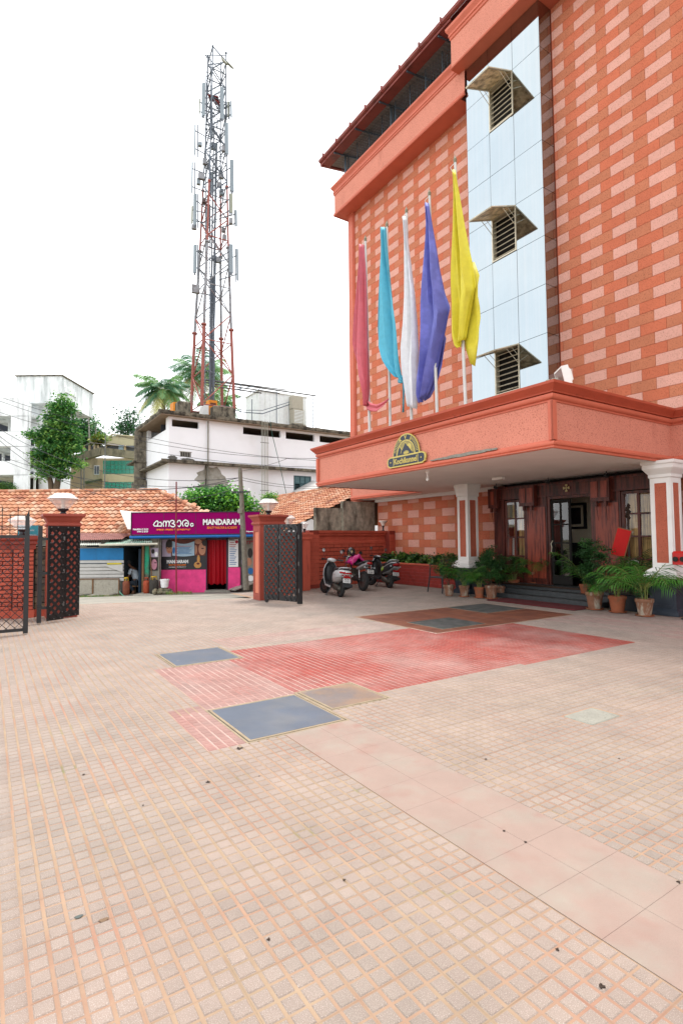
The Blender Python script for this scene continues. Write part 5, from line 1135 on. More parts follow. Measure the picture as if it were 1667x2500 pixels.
    ap.add(vs, fs, 0); ap.m = ap.m; o0 = MB(); o0.add(vs, fs, 0); o0.add(vs, fs2, 1); o0.add(vs, ef, 0); t.part('front_apron', o0, [body, m_blkp], smooth=True)
    t.part('apron_edge', MB().tube([(prof[i][0]-.04, prof[i][2]*1.0, prof[i][1]) for i in range(len(prof))],.012,6).tube([(prof[i][0]-.04, -prof[i][2]*1.0, prof[i][1]) for i in range(len(prof))],.012,6), m_silver, smooth=True)
    ib = MB(); ib.loft([(.90,0,.52,.10,.14),(.93,0,.62,.13,.13),(.96,0,.72,.12,.10)],12); ib.obox((.9,0,.70),.03,.05,.03); t.part('inner_box', ib, m_blkp, smooth=True)
    hd = t.part('handle_cowl', MB().loft([(.84,0,.97,.07,.03),(.90,0,.985,.13,.05),(.98,0,.98,.14,.06),(1.05,0,.955,.10,.06),(1.09,0,.94,.05,.04)],14), body if style == 0 else m_blkp, smooth=True)
    t.part('speedometer', MB().loft([(.835,0,.985,.04,.01),(.86,0,1.0,.075,.02),(.93,0,1.03,.07,.01)],12), m_lens, hd, smooth=True)
    t.part('headlamp', MB().lathe([(.001,.03),(.06,.02),(.075,0)],(1.08,0,.945),14,M=Matrix.Rotation(R(80),3,'Y'),sy=1.3), m_lens, hd, smooth=True)
    hb_ = MB()
    for sy in (-1,1):
        hb_.tube([(.95,sy*.1,.985),(.92,sy*.22,1.0),(.86,sy*.34,1.0)],[.016,.017,.02],8); hb_.tube([(.94,sy*.2,.985),(.90,sy*.33,.97)],.007,5)
    t.part('handlebar', hb_, m_blkp, hd, smooth=True)
    for sy in (-1,1):
        mr = t.part('mirror', MB().tube([(.93,sy*.2,1.01),(.95,sy*.26,1.13),(.95,sy*.27,1.20)],.006,5).lathe([(.001,-.012),(.05,-.008),(.058,0),(.05,.006),(.001,.008)],(.94,sy*.28,1.25),14,M=Matrix.Rotation(R(-82),3,'Y'),sy=.9), m_blkp, smooth=True)
        t.part('mirror_glass', MB().lathe([(.05,0),(.001,0.001)],(.931,sy*.28,1.25),14,M=Matrix.Rotation(R(-82),3,'Y'),sy=.9), m_chrome, mr)
    ff = MB(); ff.loft([(1.04,0,.44,.04,.02),(1.10,0,.47,.065,.03),(1.24,0,.49,.07,.03),(1.38,0,.44,.065,.03),(1.45,0,.34,.05,.02)],12); t.part('front_mudguard', ff, body, smooth=True)
    t.part('fork', MB().cyl((1.10,.07,.5),(1.22,.075,.24),.018,n=8).cyl((1.10,-.07,.5),(1.22,-.075,.24),.018,n=8).cyl((1.0,0,.9),(1.1,0,.48),.03,n=8), m_dkmetal)
    t.part('side_stand', MB().tube([(.42,.12,.24),(.40,.22,.1),(.38,.27,.01)],.012,6).obox((.38,.28,.008),.07,.05,.012), m_dkmetal)
    t.part('side_graphic', MB().tube([(.05,.206,.60),(.13,.207,.60),(.2,.205,.59)],.004,4) if style == 0 else MB().obox((.25,.172,.60),.14,.006,.10,Matrix.Rotation(.5,3,'Y')), m_dkmetal if style == 0 else mat('lime_sticker', S(170,206,50,.7), .4, .05))
t1 = place('scooter', 'white and grey scooter leaning on its stand, nearest the black gate', (8.16,12.62,0), (8.40,13.85,0), 1.24, lean=7)
scooter(t1, mat('white_scooter_paint', S(210,212,212,.72), .25, .04, 6), 0, ('KL 05', 'V 7315'), 0)
t1.part('tail_graphic', MB().obox((-.30,.10,.60),.012,.12,.05,Matrix.Rotation(R(40),3,'Z')).obox((-.338,-.0,.605),.01,.12,.04), m_redl)
t3 = place('scooter', 'black scooter with white side stripe and lime sticker, parked next to the tiled planter', (10.86,13.90,0), (11.02,15.05,0), 1.24, lean=7)
scooter(t3, m_blkp, 0, ('KL 05', 'Z 2424'), 1)
t3.part('stripe', MB().tube([(-.40,.06,.84),(-.2,.155,.80),(0,.165,.73),(.2,.175,.64),(.34,.16,.56)],.014,6).tube([(-.40,-.06,.84),(-.2,-.155,.80),(0,-.165,.73),(.2,-.175,.64)],.014,6), m_silver, smooth=True)
mc = place('motorcycle', 'black motorcycle with silver tail panel, middle of the three parked two wheelers', (9.66,13.68,0), (9.80,14.95,0), 1.27, lean=7)
wheel(mc, 0, .30, .11, .215, 0, 6); wheel(mc, 1.27, .30, .09, .22, R(18), 6)
mc.part('tank', MB().loft([(.42,0,.80,.09,.05),(.50,0,.84,.13,.09),(.65,0,.88,.16,.12),(.82,0,.88,.15,.11),(.92,0,.84,.08,.07)],14), m_blkp, smooth=True)
mc.part('seat', MB().loft([(-.28,0,.90,.06,.02),(-.18,0,.89,.10,.035),(.05,0,.84,.125,.045),(.3,0,.79,.13,.05),(.46,0,.80,.09,.045)],14), m_seat, smooth=True)
tp_ = mc.part('tail_panel', MB().loft([(-.34,0,.86,.04,.03),(-.26,0,.84,.09,.055),(-.05,0,.78,.12,.06),(.2,0,.70,.12,.06),(.36,0,.66,.10,.05)],14), m_silver, smooth=True)
mc.part('tail_lamp', MB().loft([(-.385,0,.85,.03,.02),(-.35,0,.85,.07,.04),(-.27,0,.85,.092,.045)],12), m_redl, tp_, smooth=True)
mc.part('grab_rail', MB().tube([(.0,.13,.86),(-.15,.14,.90),(-.30,.10,.93),(-.33,0,.93),(-.30,-.10,.93),(-.15,-.14,.90),(.0,-.13,.86)],.013,8), m_dkmetal, smooth=True)
fd = MB(); fd.loft([(-.36,0,.60,.08,.02),(-.28,0,.66,.09,.03),(-.1,0,.70,.08,.02)],10); fd.obox((-.36,0,.56),.02,.16,.2,Matrix.Rotation(R(16),3,'Y')); mc.part('mudguard', fd, m_blkp)
plate(mc, (-.385,0,.60), Matrix.Rotation(R(16),3,'Y'), ('KL 05', 'K 3844'))
for sy in (-1,1): mc.part('indicator', MB().tube([(-.30,sy*.06,.72),(-.31,sy*.15,.72)],.008,5).lathe([(.001,-.03),(.028,0),(.001,.03)],(-.31,sy*.17,.72),8,M=Matrix.Rotation(R(90),3,'Y')), m_lens)
for sy in (-1,1): mc.part('shock_absorber', MB().cyl((.03,sy*.12,.32),(.14,sy*.12,.66),.016,n=8).cyl((.05,sy*.12,.38),(.12,sy*.12,.60),.03,n=10), m_chrome, smooth=True)
mc.part('swingarm', MB().beam((0,.09,.30),(.48,.09,.34),.03,.05).beam((0,-.09,.30),(.48,-.09,.34),.03,.05), m_dkmetal)
mc.part('frame', MB().tube([(.95,0,.82),(.75,0,.5),(.72,0,.32),(.45,0,.30),(.38,0,.7)],.022,8).tube([(.38,.05,.7),(-.2,.06,.76)],.016,6).tube([(.38,-.05,.7),(-.2,-.06,.76)],.016,6), m_dkmetal, smooth=True)
mc.part('engine', MB().loft([(.42,0,.38,.10,.10),(.55,0,.38,.13,.12),(.68,0,.42,.10,.12)],12).obox((.66,0,.56),.14,.16,.18,Matrix.Rotation(R(20),3,'Y')), m_engine, smooth=True)
mc.part('exhaust', MB().tube([(.72,-.07,.52),(.78,-.1,.36),(.6,-.13,.26),(.3,-.14,.28),(-.02,-.16,.34),(-.25,-.17,.40)],[.02,.02,.022,.035,.05,.045],10), m_dkmetal, smooth=True)
mc.part('chain_cover', MB().beam((0,.12,.34),(.46,.12,.38),.02,.09), m_blkp)
mc.part('side_stand', MB().tube([(.48,.12,.28),(.46,.22,.12),(.44,.27,.01)],.012,6), m_dkmetal)
mc.part('fork', MB().cyl((1.02,.09,.86),(1.24,.09,.30),.022,n=8).cyl((1.02,-.09,.86),(1.24,-.09,.30),.022,n=8), m_chrome)
mc.part('front_mudguard', MB().loft([(1.10,0,.58,.05,.015),(1.2,0,.64,.06,.02),(1.35,0,.63,.06,.02),(1.48,0,.55,.05,.015)],10), m_blkp, smooth=True)
mc.part('headlamp_cowl', MB().loft([(.98,0,.92,.12,.10),(1.06,0,.92,.13,.13),(1.14,0,.88,.09,.10),(1.18,0,.86,.04,.05)],12), m_silver, smooth=True)
mc.part('handlebar', MB().tube([(.86,.36,.98),(.92,.22,1.02),(.98,.05,.99),(.98,-.05,.99),(.92,-.22,1.02),(.86,-.36,.98)],.014,8).tube([(.87,.24,.99),(.86,.36,.98)],.02,8).tube([(.87,-.24,.99),(.86,-.36,.98)],.02,8), m_dkmetal, smooth=True)
for sy in (-1,1): mc.part('mirror', MB().tube([(.92,sy*.24,1.02),(.94,sy*.30,1.14)],.006,5).lathe([(.001,-.01),(.05,-.006),(.055,0),(.001,.006)],(.93,sy*.32,1.18),12,M=Matrix.Rotation(R(-80),3,'Y'),sy=1.2), m_blkp, smooth=True)
def rel(t, name, mb, m, label, cat, smooth=True):
    o = bpy.data.objects.new(name, mb.mesh(name, m, (0,0,0), smooth)); COL.objects.link(o); bpy.context.view_layer.update()
    o.location = t.e.location; o.rotation_euler = t.e.rotation_euler; props(o, label, cat); return o
rel(mc, 'helmet', MB().lathe([(.10,-.13),(.125,-.10),(.135,-.02),(.125,.06),(.09,.12),(.04,.145),(.001,.15)],(.80,.10,1.16),18,sx=1.12), mat('helmet_black_gold', (.02,.02,.022), .15, .05, 3, col2=S(190,170,110,.6), c2scale=5, c2pos=(.55,.58)), 'glossy black helmet with a pale streak hung on the motorcycle mirror', 'helmet')
cl = MB(); vs = []; nu_, nv_ = 15, 13
for i in range(nv_):
    for j in range(nu_):
        u, v_ = j/(nu_-1)*2-1, i/(nv_-1); x = .38+v_*.46; z = 1.02 + .05*math.sin(v_*9) - .26*abs(u)**1.6 + .025*math.sin(u*9+v_*12) + .10*math.sin(v_*math.pi); vs.append((x, u*(.24+.03*math.sin(v_*7)), z-.04))
cl.add(vs, [(i*nu_+j, i*nu_+j+1, (i+1)*nu_+j+1, (i+1)*nu_+j) for i in range(nv_-1) for j in range(nu_-1)])
co = rel(mc, 'cloth', cl, mat('magenta_raincoat', S(206,24,120,.7), .4, .12, 6, .3, 12, col2=S(226,60,150,.7), c2scale=7), 'crumpled magenta raincoat bundled over the motorcycle tank', 'raincoat')
mdf = co.modifiers.new('t', 'SOLIDIFY'); mdf.thickness = .02
# ================================================================== STREET SIDE (world frame)
def V3(x, y, d): return Vector(P(x, y, d))
def rectp(mb, x0, x1, y0, y1, d, t=.03, m=0, back=0):
    """upright panel whose front face fills pixel box at depth d, thickness t behind it"""
    a = V3(x0, y1, d); b_ = V3(x1, y0, d); mb.box(a.x, b_.x, d+back, d+back+t, a.z, b_.z, m)
DS = 22.0
m_pink = mat('shop_pink_paint', S(238,78,142,.98), .85, .10, 1.5, .3, 20, col2=S(226,74,134,.92), c2scale=3, spec=.15)
m_mag = mat('sign_magenta', (.24,.0,.098), .6, .05, 1, spec=.06); m_dkm = mat('sign_frame_dark', (.03,.012,.03), .5, .1)
m_whitef = mat('print_white', (.8,.8,.8), .5, 0); m_oran = mat('print_orange', S(250,130,40,.75), .5, 0); m_blk = mat('print_black', (.02,.02,.024), .4, .05)
m_bluegut = mat('blue_pipe', S(10,110,190,.72), .3, .08, 5); m_redc = mat('red_curtain_cloth', S(190,4,30,.75), .5, .08, 8)
m_conc = mat('grey_plaster', S(176,172,160,.6), .9, .15, 3, .3, 30, streak=S(110,106,96,.5), streakscale=(3,3,.6), streakpos=(.55,.75))
shop = Thing('beauty_shop', 'small pink fronted beauty parlour with red curtain door across the road', 'shop', P(490,1448,DS), rot=0)
w_ = MB(); rectp(w_, 395, 505, 1300, 1392, DS, .15, 1); rectp(w_, 394, 505, 1390, 1450, DS-.01, .2, 0); rectp(w_, 557, 586, 1385, 1441, DS-.01, .2, 0); rectp(w_, 557, 584, 1300, 1387, DS+.04, .15, 1)
rectp(w_, 586, 640, 1300, 1445, DS+.25, .15, 1)
a = V3(395,1300,DS); b_ = V3(640,1300,DS); shop.part('wall', w_, [m_pink, m_conc])
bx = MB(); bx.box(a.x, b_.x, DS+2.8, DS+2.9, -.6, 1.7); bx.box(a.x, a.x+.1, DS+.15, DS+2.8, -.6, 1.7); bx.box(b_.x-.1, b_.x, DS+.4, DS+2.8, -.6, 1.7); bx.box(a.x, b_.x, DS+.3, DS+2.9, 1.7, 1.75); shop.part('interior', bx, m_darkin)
rs = MB(); vs = []; n_ = 90; xa, xb = V3(318,1300,21.2).x, V3(642,1300,21.2).x
for i in range(n_): x = xa+(xb-xa)*i/(n_-1); zz = .03 if i % 2 else 0; vs += [(x, 21.15, V3(400,1306,21.2).z+zz), (x, 24.5, V3(400,1306,21.2).z+.75+zz)]
rs.add(vs, [(2*i,2*i+2,2*i+3,2*i+1) for i in range(n_-1)]); shop.part('roof_sheet', rs, mat('weathered_pink_sheet', S(214,176,176,.65), .6, .1, 3))
g_ = MB(); z = V3(400,1311,21.1).z; g_.cyl((xa+.05,21.08,z),(xb,21.08,z+.03),.062,n=12); go = shop.part('gutter', g_, m_bluegut, smooth=True)
for k in range(7): shop.part('gutter_bracket', MB().lathe([(.066,-.02),(.07,0),(.066,.02)],(xa+.25+k*.8,21.08,z+.003*k),12,M=Matrix.Rotation(math.pi/2,3,'Y')), m_bluegut, go)
# curtain
cu = MB(); c0, c1 = V3(505,1440,DS), V3(553,1318,DS); vs = []; nu_ = 60
for i in range(nu_):
    u = i/(nu_-1); x = c0.x+(c1.x-c0.x)*u
    for z_, am in ((c0.z+.22+.03*math.sin(u*22), .06), (c0.z+1.0, .045), (c1.z, .02)): vs.append((x, DS+.12+am*math.sin(u*30+.6*math.sin(u*9)), z_))
cu.add(vs, [(3*i+k, 3*i+3+k, 3*i+4+k, 3*i+1+k) for i in range(nu_-1) for k in (0,1)]); shop.part('curtain', cu, m_redc, smooth=True)
df = MB(); rectp(df, 503, 506, 1314, 1446, DS-.02, .1); rectp(df, 552.5, 557, 1314, 1441, DS-.02, .1); rectp(df, 503, 557, 1312, 1318, DS-.02, .1); shop.part('door_frame', df, m_dkm)
st = MB(); rectp(st, 500, 562, 1441, 1449, DS-.15, .5); shop.part('door_step', st, m_conc)
# sign board
sgn = Thing('shop_sign', 'wide magenta sign board with white Malayalam and English lettering above the beauty parlour', 'sign', P(475,1304,21.1), rot=0)
b = MB(); A0, A1 = V3(322,1305,21.05), V3(634,1250,21.05); b.box(A0.x, A1.x, 21.05, 21.12, A0.z, A1.z, 0); sgn.part('board', b, m_mag)
fr = MB(); e = .03; fr.box(A0.x-e, A1.x+e, 21.02, 21.13, A1.z, A1.z+e); fr.box(A0.x-e, A1.x+e, 21.02, 21.13, A0.z-e, A0.z); fr.box(A0.x-e, A0.x, 21.02, 21.13, A0.z, A1.z); sgn.part('frame', fr, m_dkm)
for k in range(1, 4): sgn.part('seam', MB().box(A0.x+(A1.x-A0.x)*k/4-.006, A0.x+(A1.x-A0.x)*k/4+.006, 21.045, 21.052, A0.z, A1.z), m_dkm)
def FM(px_, py_, d): p = V3(px_, py_, d); return frameM(p, (1,0,0), (0,0,1))
PXM = 1/ (F_PX/21.03)
def ftext(t, name, s, px_, py_, h_px, d, m, w_px=None, outline=None, bold=.0, back=.02):
    d2 = d-back; size = h_px*d2/F_PX*1.35
    mb = MB(); M = FM(px_, py_, d2); text_mb(mb, s, size, M, ext=.004, bold=bold)
    xs_ = [v[0] for v in mb.v]; 
    if w_px and xs_:
        sc = (w_px*d2/F_PX)/(max(xs_)-min(xs_)); cx0 = M[0][3]; mb.v = [(cx0+(v[0]-cx0)*sc, v[1], v[2]) for v in mb.v]
        cm = (max(v[0] for v in mb.v)+min(v[0] for v in mb.v))/2; mb.v = [(v[0]-cm+cx0, v[1], v[2]) for v in mb.v]
    o = t.part(name, mb, m)
    if outline:
        mo_ = MB(); mo_.v = []; text_mb(mo_, s, size, M, ext=.003, bold=bold+size*.045)
        if w_px: cx0 = M[0][3]; mo_.v = [(cx0+(v[0]-cx0)*sc, v[1]+.006, v[2]) for v in mo_.v]; cm = (max(v[0] for v in mo_.v)+min(v[0] for v in mo_.v))/2; mo_.v = [(v[0]-cm+cx0, v[1], v[2]) for v in mo_.v]
        t.part(name+'_outline', mo_, outline)
    return o
ftext(sgn, 'lettering', 'MANDARAM', 541, 1275, 14, 21.05, m_whitef, 90, m_blk, bold=.010)
ftext(sgn, 'lettering', 'BEAUTY PARLOUR & ACADEMY', 543, 1288.5, 6, 21.05, m_oran, 74, None, bold=.004)
ftext(sgn, 'lettering', 'Mob:9526 12 32 53', 344, 1292.5, 4.0, 21.05, m_whitef, 37, None, bold=.003)
ftext(sgn, 'lettering', '9744 12 43 27', 349, 1298, 4.0, 21.05, m_whitef, 27, None, bold=.003)
ftext(sgn, 'lettering', 'Kalpetta', 610, 1297.5, 3.2, 21.05, m_whitef, 17, None, bold=.002)
# Malayalam word drawn as strokes (pixel coordinates measured on the board)
def px_strokes(t, name, strokes, wpx, d, m, back=.02):
    mb = MB(); M = FM(0+CX, 1300, d-back); k = (d-back)/F_PX; o = V3(CX, 1300, d-back)
    for s_ in strokes: stroke(mb, [((x-CX)*k + (V3(x,1300,d-back).x-(o.x+(x-CX)*k)), -(y-1300)*k) for x, y in s_], wpx*k, M, .008)
    return t.part(name, mb, m)
def arc(cx_, cy_, rx, ry, a0, a1, n=9): return [(cx_+rx*math.cos(R(a0+(a1-a0)*i/n)), cy_-ry*math.sin(R(a0+(a1-a0)*i/n))) for i in range(n+1)]
WQ = lambda pts: [(300+x*500/1568, 900+y*500/1568) for x, y in pts]
mal = [WQ([(243,1193),(237,1183),(243,1170),(254,1158),(264,1153),(272,1162),(269,1180),(262,1193),(243,1193)]), WQ([(262,1193),(296,1194),(298,1176),(291,1163),(281,1166)]),
  WQ([(313,1196),(309,1176),(316,1156),(328,1157),(333,1176),(331,1196)]), WQ([(333,1172),(341,1156),(352,1157),(357,1176),(355,1196)]),
  WQ([(357,1172),(367,1154),(381,1150),(393,1156),(394,1166),(379,1174),(394,1179),(401,1189),(393,1199),(376,1199),(367,1191)]),
  WQ([(418,1166),(425,1152),(438,1151),(447,1166),(445,1186),(434,1199),(424,1193)]),
  WQ([(463,1195),(456,1176),(463,1156),(482,1148),(500,1158),(505,1180),(495,1197),(481,1193),(477,1179),(487,1169),(495,1177)]),
  WQ([(530+10*math.cos(t), 1186+11*math.sin(t)) for t in np.linspace(0, 2*math.pi, 12)])]
px_strokes(sgn, 'malayalam_outline', mal, 3.9, 21.05, m_blk, .012); px_strokes(sgn, 'malayalam_lettering', mal, 2.3, 21.05, m_whitef, .022)
sub = []; random.seed(3)
for x in [384,388,391,396,400, 406,409,413,417,421, 427.5, 434,438,441,446,450,454,460,464]:
    sub += [arc(x, 1290, 1.5, 2.2, 210, random.choice((-30,20,-80)), 5)]
    if random.random() < .6: sub += [arc(x+1.4, 1289.6, 1.1, 1.8, 180, -40, 4)]
px_strokes(sgn, 'malayalam_lettering', sub, 1.0, 21.05, m_oran, .022)
# posters on the shop front
m_skin = mat('print_skin', S(214,150,116,.7), .5, .06, 8); m_hair = mat('print_hair', (.02,.012,.01), .5, 0); m_lav = mat('print_lavender', S(206,190,214,.72), .5, .08, 3); m_flyer = mat('print_pale_blue', S(176,206,226,.75), .5, .1, 6)
m_warm = mat('print_warm_brown', S(120,50,30,.7), .5, .2, 5); m_gin = mat('print_golden', S(222,160,84,.7), .5, .15, 10); m_blu = mat('print_blue', S(40,120,190,.7), .5, .05, 6); m_redp = mat('print_red', S(200,30,60,.7), .5, .1, 8)
post = Thing('poster', 'large poster with a child portrait above a black MANDARAM banner beside the red curtain', 'poster', P(448,1392,DS-.03), rot=0)
def pbox(t, name, x0, x1, y0, y1, d, m): b = MB(); rectp(b, x0, x1, y0, y1, d, .008); return t.part(name, b, m)
def pell(t, name, cx_, cy_, rx, ry, d, m, a0=0, a1=360): 
    k = d/F_PX; return t.part(name, MB().prism(disc_poly(0,0,rx*k,ry*k,18,a0,a1), FM(cx_, cy_, d), .004), m)
pbox(post, 'sheet', 395.5, 503, 1316, 1391, DS-.03, m_blk); pbox(post, 'photo_panel', 396, 418, 1317, 1359, DS-.04, m_lav); pbox(post, 'photo_panel', 418, 502, 1317, 1357, DS-.04, m_warm)
pell(post, 'portrait_hair', 414, 1332, 9, 15, DS-.045, m_hair); pell(post, 'portrait_face', 414, 1341, 7.2, 10.5, DS-.052, m_skin); pell(post, 'portrait_fringe', 414, 1331, 7.5, 6, DS-.058, m_hair)
for ex in (410.5, 417): pell(post, 'portrait_eye', ex, 1338.5, 1.3, .8, DS-.06, m_hair)
pell(post, 'portrait_mouth', 413.5, 1346, 2, .7, DS-.06, m_redp)
pell(post, 'portrait_face', 494, 1340, 9, 15, DS-.045, m_skin); pell(post, 'portrait_hand', 484, 1322, 9, 6, DS-.05, m_skin); pell(post, 'portrait_hand', 478, 1342, 4, 12, DS-.05, m_skin); pell(post, 'portrait_eye', 495, 1339, 3.5, 1.2, DS-.055, m_hair); pell(post, 'portrait_hair', 500, 1326, 6, 7, DS-.056, m_hair)
fly = MB(); vs = []
for i in range(9):
    u = i/8; sag = 5*math.sin(u*math.pi)
    for y in (1321+sag*1.4, 1334+sag*.6, 1356+sag*.5): p = V3(421+54*u, y, DS-.10-.02*math.sin(u*3)); vs.append(tuple(p))
fly.add(vs, [(3*i+k, 3*i+k+1, 3*i+4+k, 3*i+3+k) for i in range(8) for k in (0,1)]); fo = post.part('hanging_banner', fly, m_flyer)
for k in range(7): pbox(post, 'banner_line', 432+k%2*3, 468-k%3*3, 1333+k*3, 1334.2+k*3, DS-.14, (m_redp if k == 0 else m_blu))
pell(post, 'banner_patch', 424.5, 1344, 3, 8, DS-.135, m_blu)
ftext(post, 'lettering', 'MANDARAM', 434, 1371.5, 8, DS-.03, m_whitef, 52, None, bold=.008); ftext(post, 'lettering', 'BEAUTY PARLOUR & ACADEMY', 434, 1379.5, 3.2, DS-.03, m_oran, 42, None, bold=.003); ftext(post, 'lettering', 'Mob: 9526 12 32 53, 9744 12 43 27', 434, 1384.5, 2.2, DS-.03, m_whitef, 42, None, bold=.001)
pell(post, 'portrait_hand', 483, 1379, 9, 8, DS-.045, m_gin); pell(post, 'portrait_hand', 485, 1365, 3.5, 10, DS-.046, m_gin); pell(post, 'portrait_face', 484, 1376, 4, 2.5, DS-.05, m_warm)
p2 = Thing('poster', 'narrow white price list poster right of the red curtain', 'poster', P(569,1385,DS), rot=0)
pbox(p2, 'sheet', 556, 583.5, 1316, 1386, DS-.0, m_blk); pbox(p2, 'paper', 558, 582, 1317, 1384, DS-.01, m_whitef)
for k in range(13): pbox(p2, 'text_line', 561, 572+(k*5%7), 1324+k*4.4, 1325.6+k*4.4, DS-.02, m_redp if k in (0,1,2) else m_blu)
pell(p2, 'flower', 578, 1323, 4, 4, DS-.02, m_redp); ftext(p2, 'lettering', 'മന്ദാരം', 567, 1319, 4, DS-.01, m_blk, 14)
p3 = Thing('poster', 'pale poster with red Malayalam heading partly hidden by the gate pillar', 'poster', P(615,1430,DS+.2), rot=0)
pbox(p3, 'sheet', 590, 636, 1316, 1437, DS+.2, m_conc); px_strokes(p3, 'lettering', [arc(601,1322,3,3,200,20)+arc(601,1323,3,3,0,-140), arc(607,1322.5,3,4,200,-60), arc(613,1322.5,2.6,4,220,0), arc(618,1322.5,2.6,4,180,0)], 1.3, DS+.2, m_redp)
for (x, y, rx, ry, m) in ((611,1350,6,12,m_hair),(593,1348,4,10,m_hair),(607,1372,8,10,m_skin),(594,1372,5,9,m_lav),(612,1394,7,8,m_blu),(612,1412,8,7,m_whitef)): pell(p3, 'picture', x, y, rx, ry, DS+.19, m)
rp = MB(); a, b_ = V3(566,1440,21.6), V3(622,1420,22.2); rp.beam(a, b_, .5, .04); single('ramp_board', rp, mat('grey_board', S(196,190,178,.65), .8, .15, 4), 'pale board leaning as a ramp at the foot of the utility pole', 'board', a, rot=0)

# left shack (tea stall)
DT = 21.2
ts = Thing('tea_stall', 'tea stall of blue and white boards with a dark doorway beside the beauty parlour', 'stall', P(250,1450,DT), rot=0)
m_blub = mat('blue_board', S(20,130,196,.72), .6, .08, 2, .1, 20, streak=S(40,110,160,.6), streakscale=(3,3,.5), streakpos=(.55,.8)); m_wb = mat('whitewashed_board', S(214,212,208,.7), .8, .08, 3, .2, 30, objrand=.04)
m_sheet = mat('speckled_board', S(196,190,174,.65), .9, .1, 5, .2, 40, speck=S(150,140,120,.5), speckscale=40); m_tim = mat('old_timber', S(150,112,78,.55), .8, .2, 10)
b = MB(); rectp(b, 150, 302, 1338, 1368, DT, .04); ts.part('board', b, m_blub)
for k in range(6):
    y0, y1 = 1368+k*8.6, 1376.2+k*8.6; b = MB(); rectp(b, 150, 302.5, y0, y1, DT-.005*(k%2), .04); ts.part('board', b, m_wb)
b = MB(); rectp(b, 192, 301, 1374, 1376.5, DT-.02, .02); ts.part('gap_strip', b, mat('grey_blue_strip', S(70,90,104,.6), .6, .1))
b = MB(); rectp(b, 262, 297, 1374, 1378.5, DT-.03, .02); ts.part('strip', b, mat('yellow_strip', S(224,206,60,.7), .6, .1))
fl_ = MB(); fl_.prism([(0,0),(.75,-.28),(.75,.02)], FM(254,1380,DT-.04), .03); ts.part('board', fl_, m_wb)
for x0, x1 in ((152,225),(229,290)):
    b = MB(); rectp(b, x0, x1, 1415, 1450, DT-.06, .03); ts.part('lower_board', b, m_sheet)
b = MB(); rectp(b, 150, 291, 1412, 1415.5, DT-.08, .04); rectp(b, 225, 229, 1415, 1450, DT-.08, .04); rectp(b, 289, 292, 1415, 1450, DT-.08, .04); ts.part('frame', b, m_tim)
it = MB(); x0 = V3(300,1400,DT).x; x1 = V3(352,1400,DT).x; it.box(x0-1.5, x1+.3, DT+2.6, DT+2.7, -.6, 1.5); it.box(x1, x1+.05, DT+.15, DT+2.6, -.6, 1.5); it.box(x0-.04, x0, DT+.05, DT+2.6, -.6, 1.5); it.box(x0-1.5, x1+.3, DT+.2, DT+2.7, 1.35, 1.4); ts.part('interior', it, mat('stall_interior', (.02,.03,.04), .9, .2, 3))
b = MB(); rectp(b, 338, 345, 1340, 1452, DT+.35, .05); ts.part('inner_door', b, mat('dark_blue_door', S(20,56,82,.6), .6, .1, 3))
b = MB(); rectp(b, 346, 352, 1332, 1452, DT+.05, .1); ts.part('door_post', b, m_tim)
b = MB(); rectp(b, 353.5, 364, 1330, 1412, DT+.1, .12); ts.part('green_post', b, mat('green_paint_post', S(36,170,130,.68), .7, .1, 4, col2=S(120,116,100,.5), c2scale=2)); b = MB(); rectp(b, 353, 390, 1310, 1452, DT+.3, .15); ts.part('side_wall', b, m_conc)
def corr_sheet(t, name, quad, n, amp, m):        # quad: near-left, near-right, far-right, far-left
    a, b_, c, d = (Vector(q) for q in quad); vs = []
    for i in range(n): u = i/(n-1); o = Vector((0,0,amp if i % 2 else 0)); vs += [a.lerp(b_, u)+o, d.lerp(c, u)+o]
    mb = MB(); mb.add(vs, [(2*i,2*i+2,2*i+3,2*i+1) for i in range(n-1)]); return t.part(name, mb, m)
m_rsheet = mat('rusty_red_sheet', S(160,104,96,.6), .7, .15, 3, streak=S(120,66,56,.5), streakscale=(5,5,1)); m_gsheet = mat('mossy_green_sheet', S(150,190,170,.62), .7, .2, 4, col2=S(206,214,200,.65), c2scale=3)
corr_sheet(ts, 'roof_sheet', (V3(190,1320,DT-.2), V3(300,1317,DT-.2), V3(322,1303,DT+1.0), V3(190,1302,DT+1.0)), 46, .03, m_rsheet)
corr_sheet(ts, 'roof_sheet', (V3(252,1330,DT-.5), V3(372,1325,DT-.45), V3(368,1317,DT+.4), V3(270,1319,DT+.4)), 44, .028, m_gsheet)
corr_sheet(ts, 'roof_sheet', (V3(188,1332,DT-.5), V3(245,1331,DT-.5), V3(250,1322,DT+.3), V3(188,1320,DT+.3)), 24, .03, mat('torn_white_sheet', S(206,210,200,.68), .7, .15, 4))
b = MB(); b.cyl(V3(243,1331,DT-.55), V3(386,1328,DT-.5), .045, n=10); ts.part('gutter_pipe', b, mat('pvc_pipe', S(200,196,178,.7), .5, .12, 5), smooth=True)
b = MB(); b.cyl(V3(366,1330,DT-.35), V3(373,1440,DT-.35), .018, n=6); ts.part('prop_pole', b, m_tim)
ww = MB(); a, b_ = V3(292,1246,21.6), V3(318,1292,21.2); q = MB(); q.add([V3(293,1245,23.5), V3(322,1249,23.5), V3(322,1292,21.3), V3(312,1292,21.3)], [(0,1,2,3)]); q.add([V3(322,1249,23.5), V3(402,1252,23.5), V3(402,1256,22.5), V3(322,1256,22.5)], [(0,1,2,3)]); shop.part('flashing_sheet', q, m_wb)
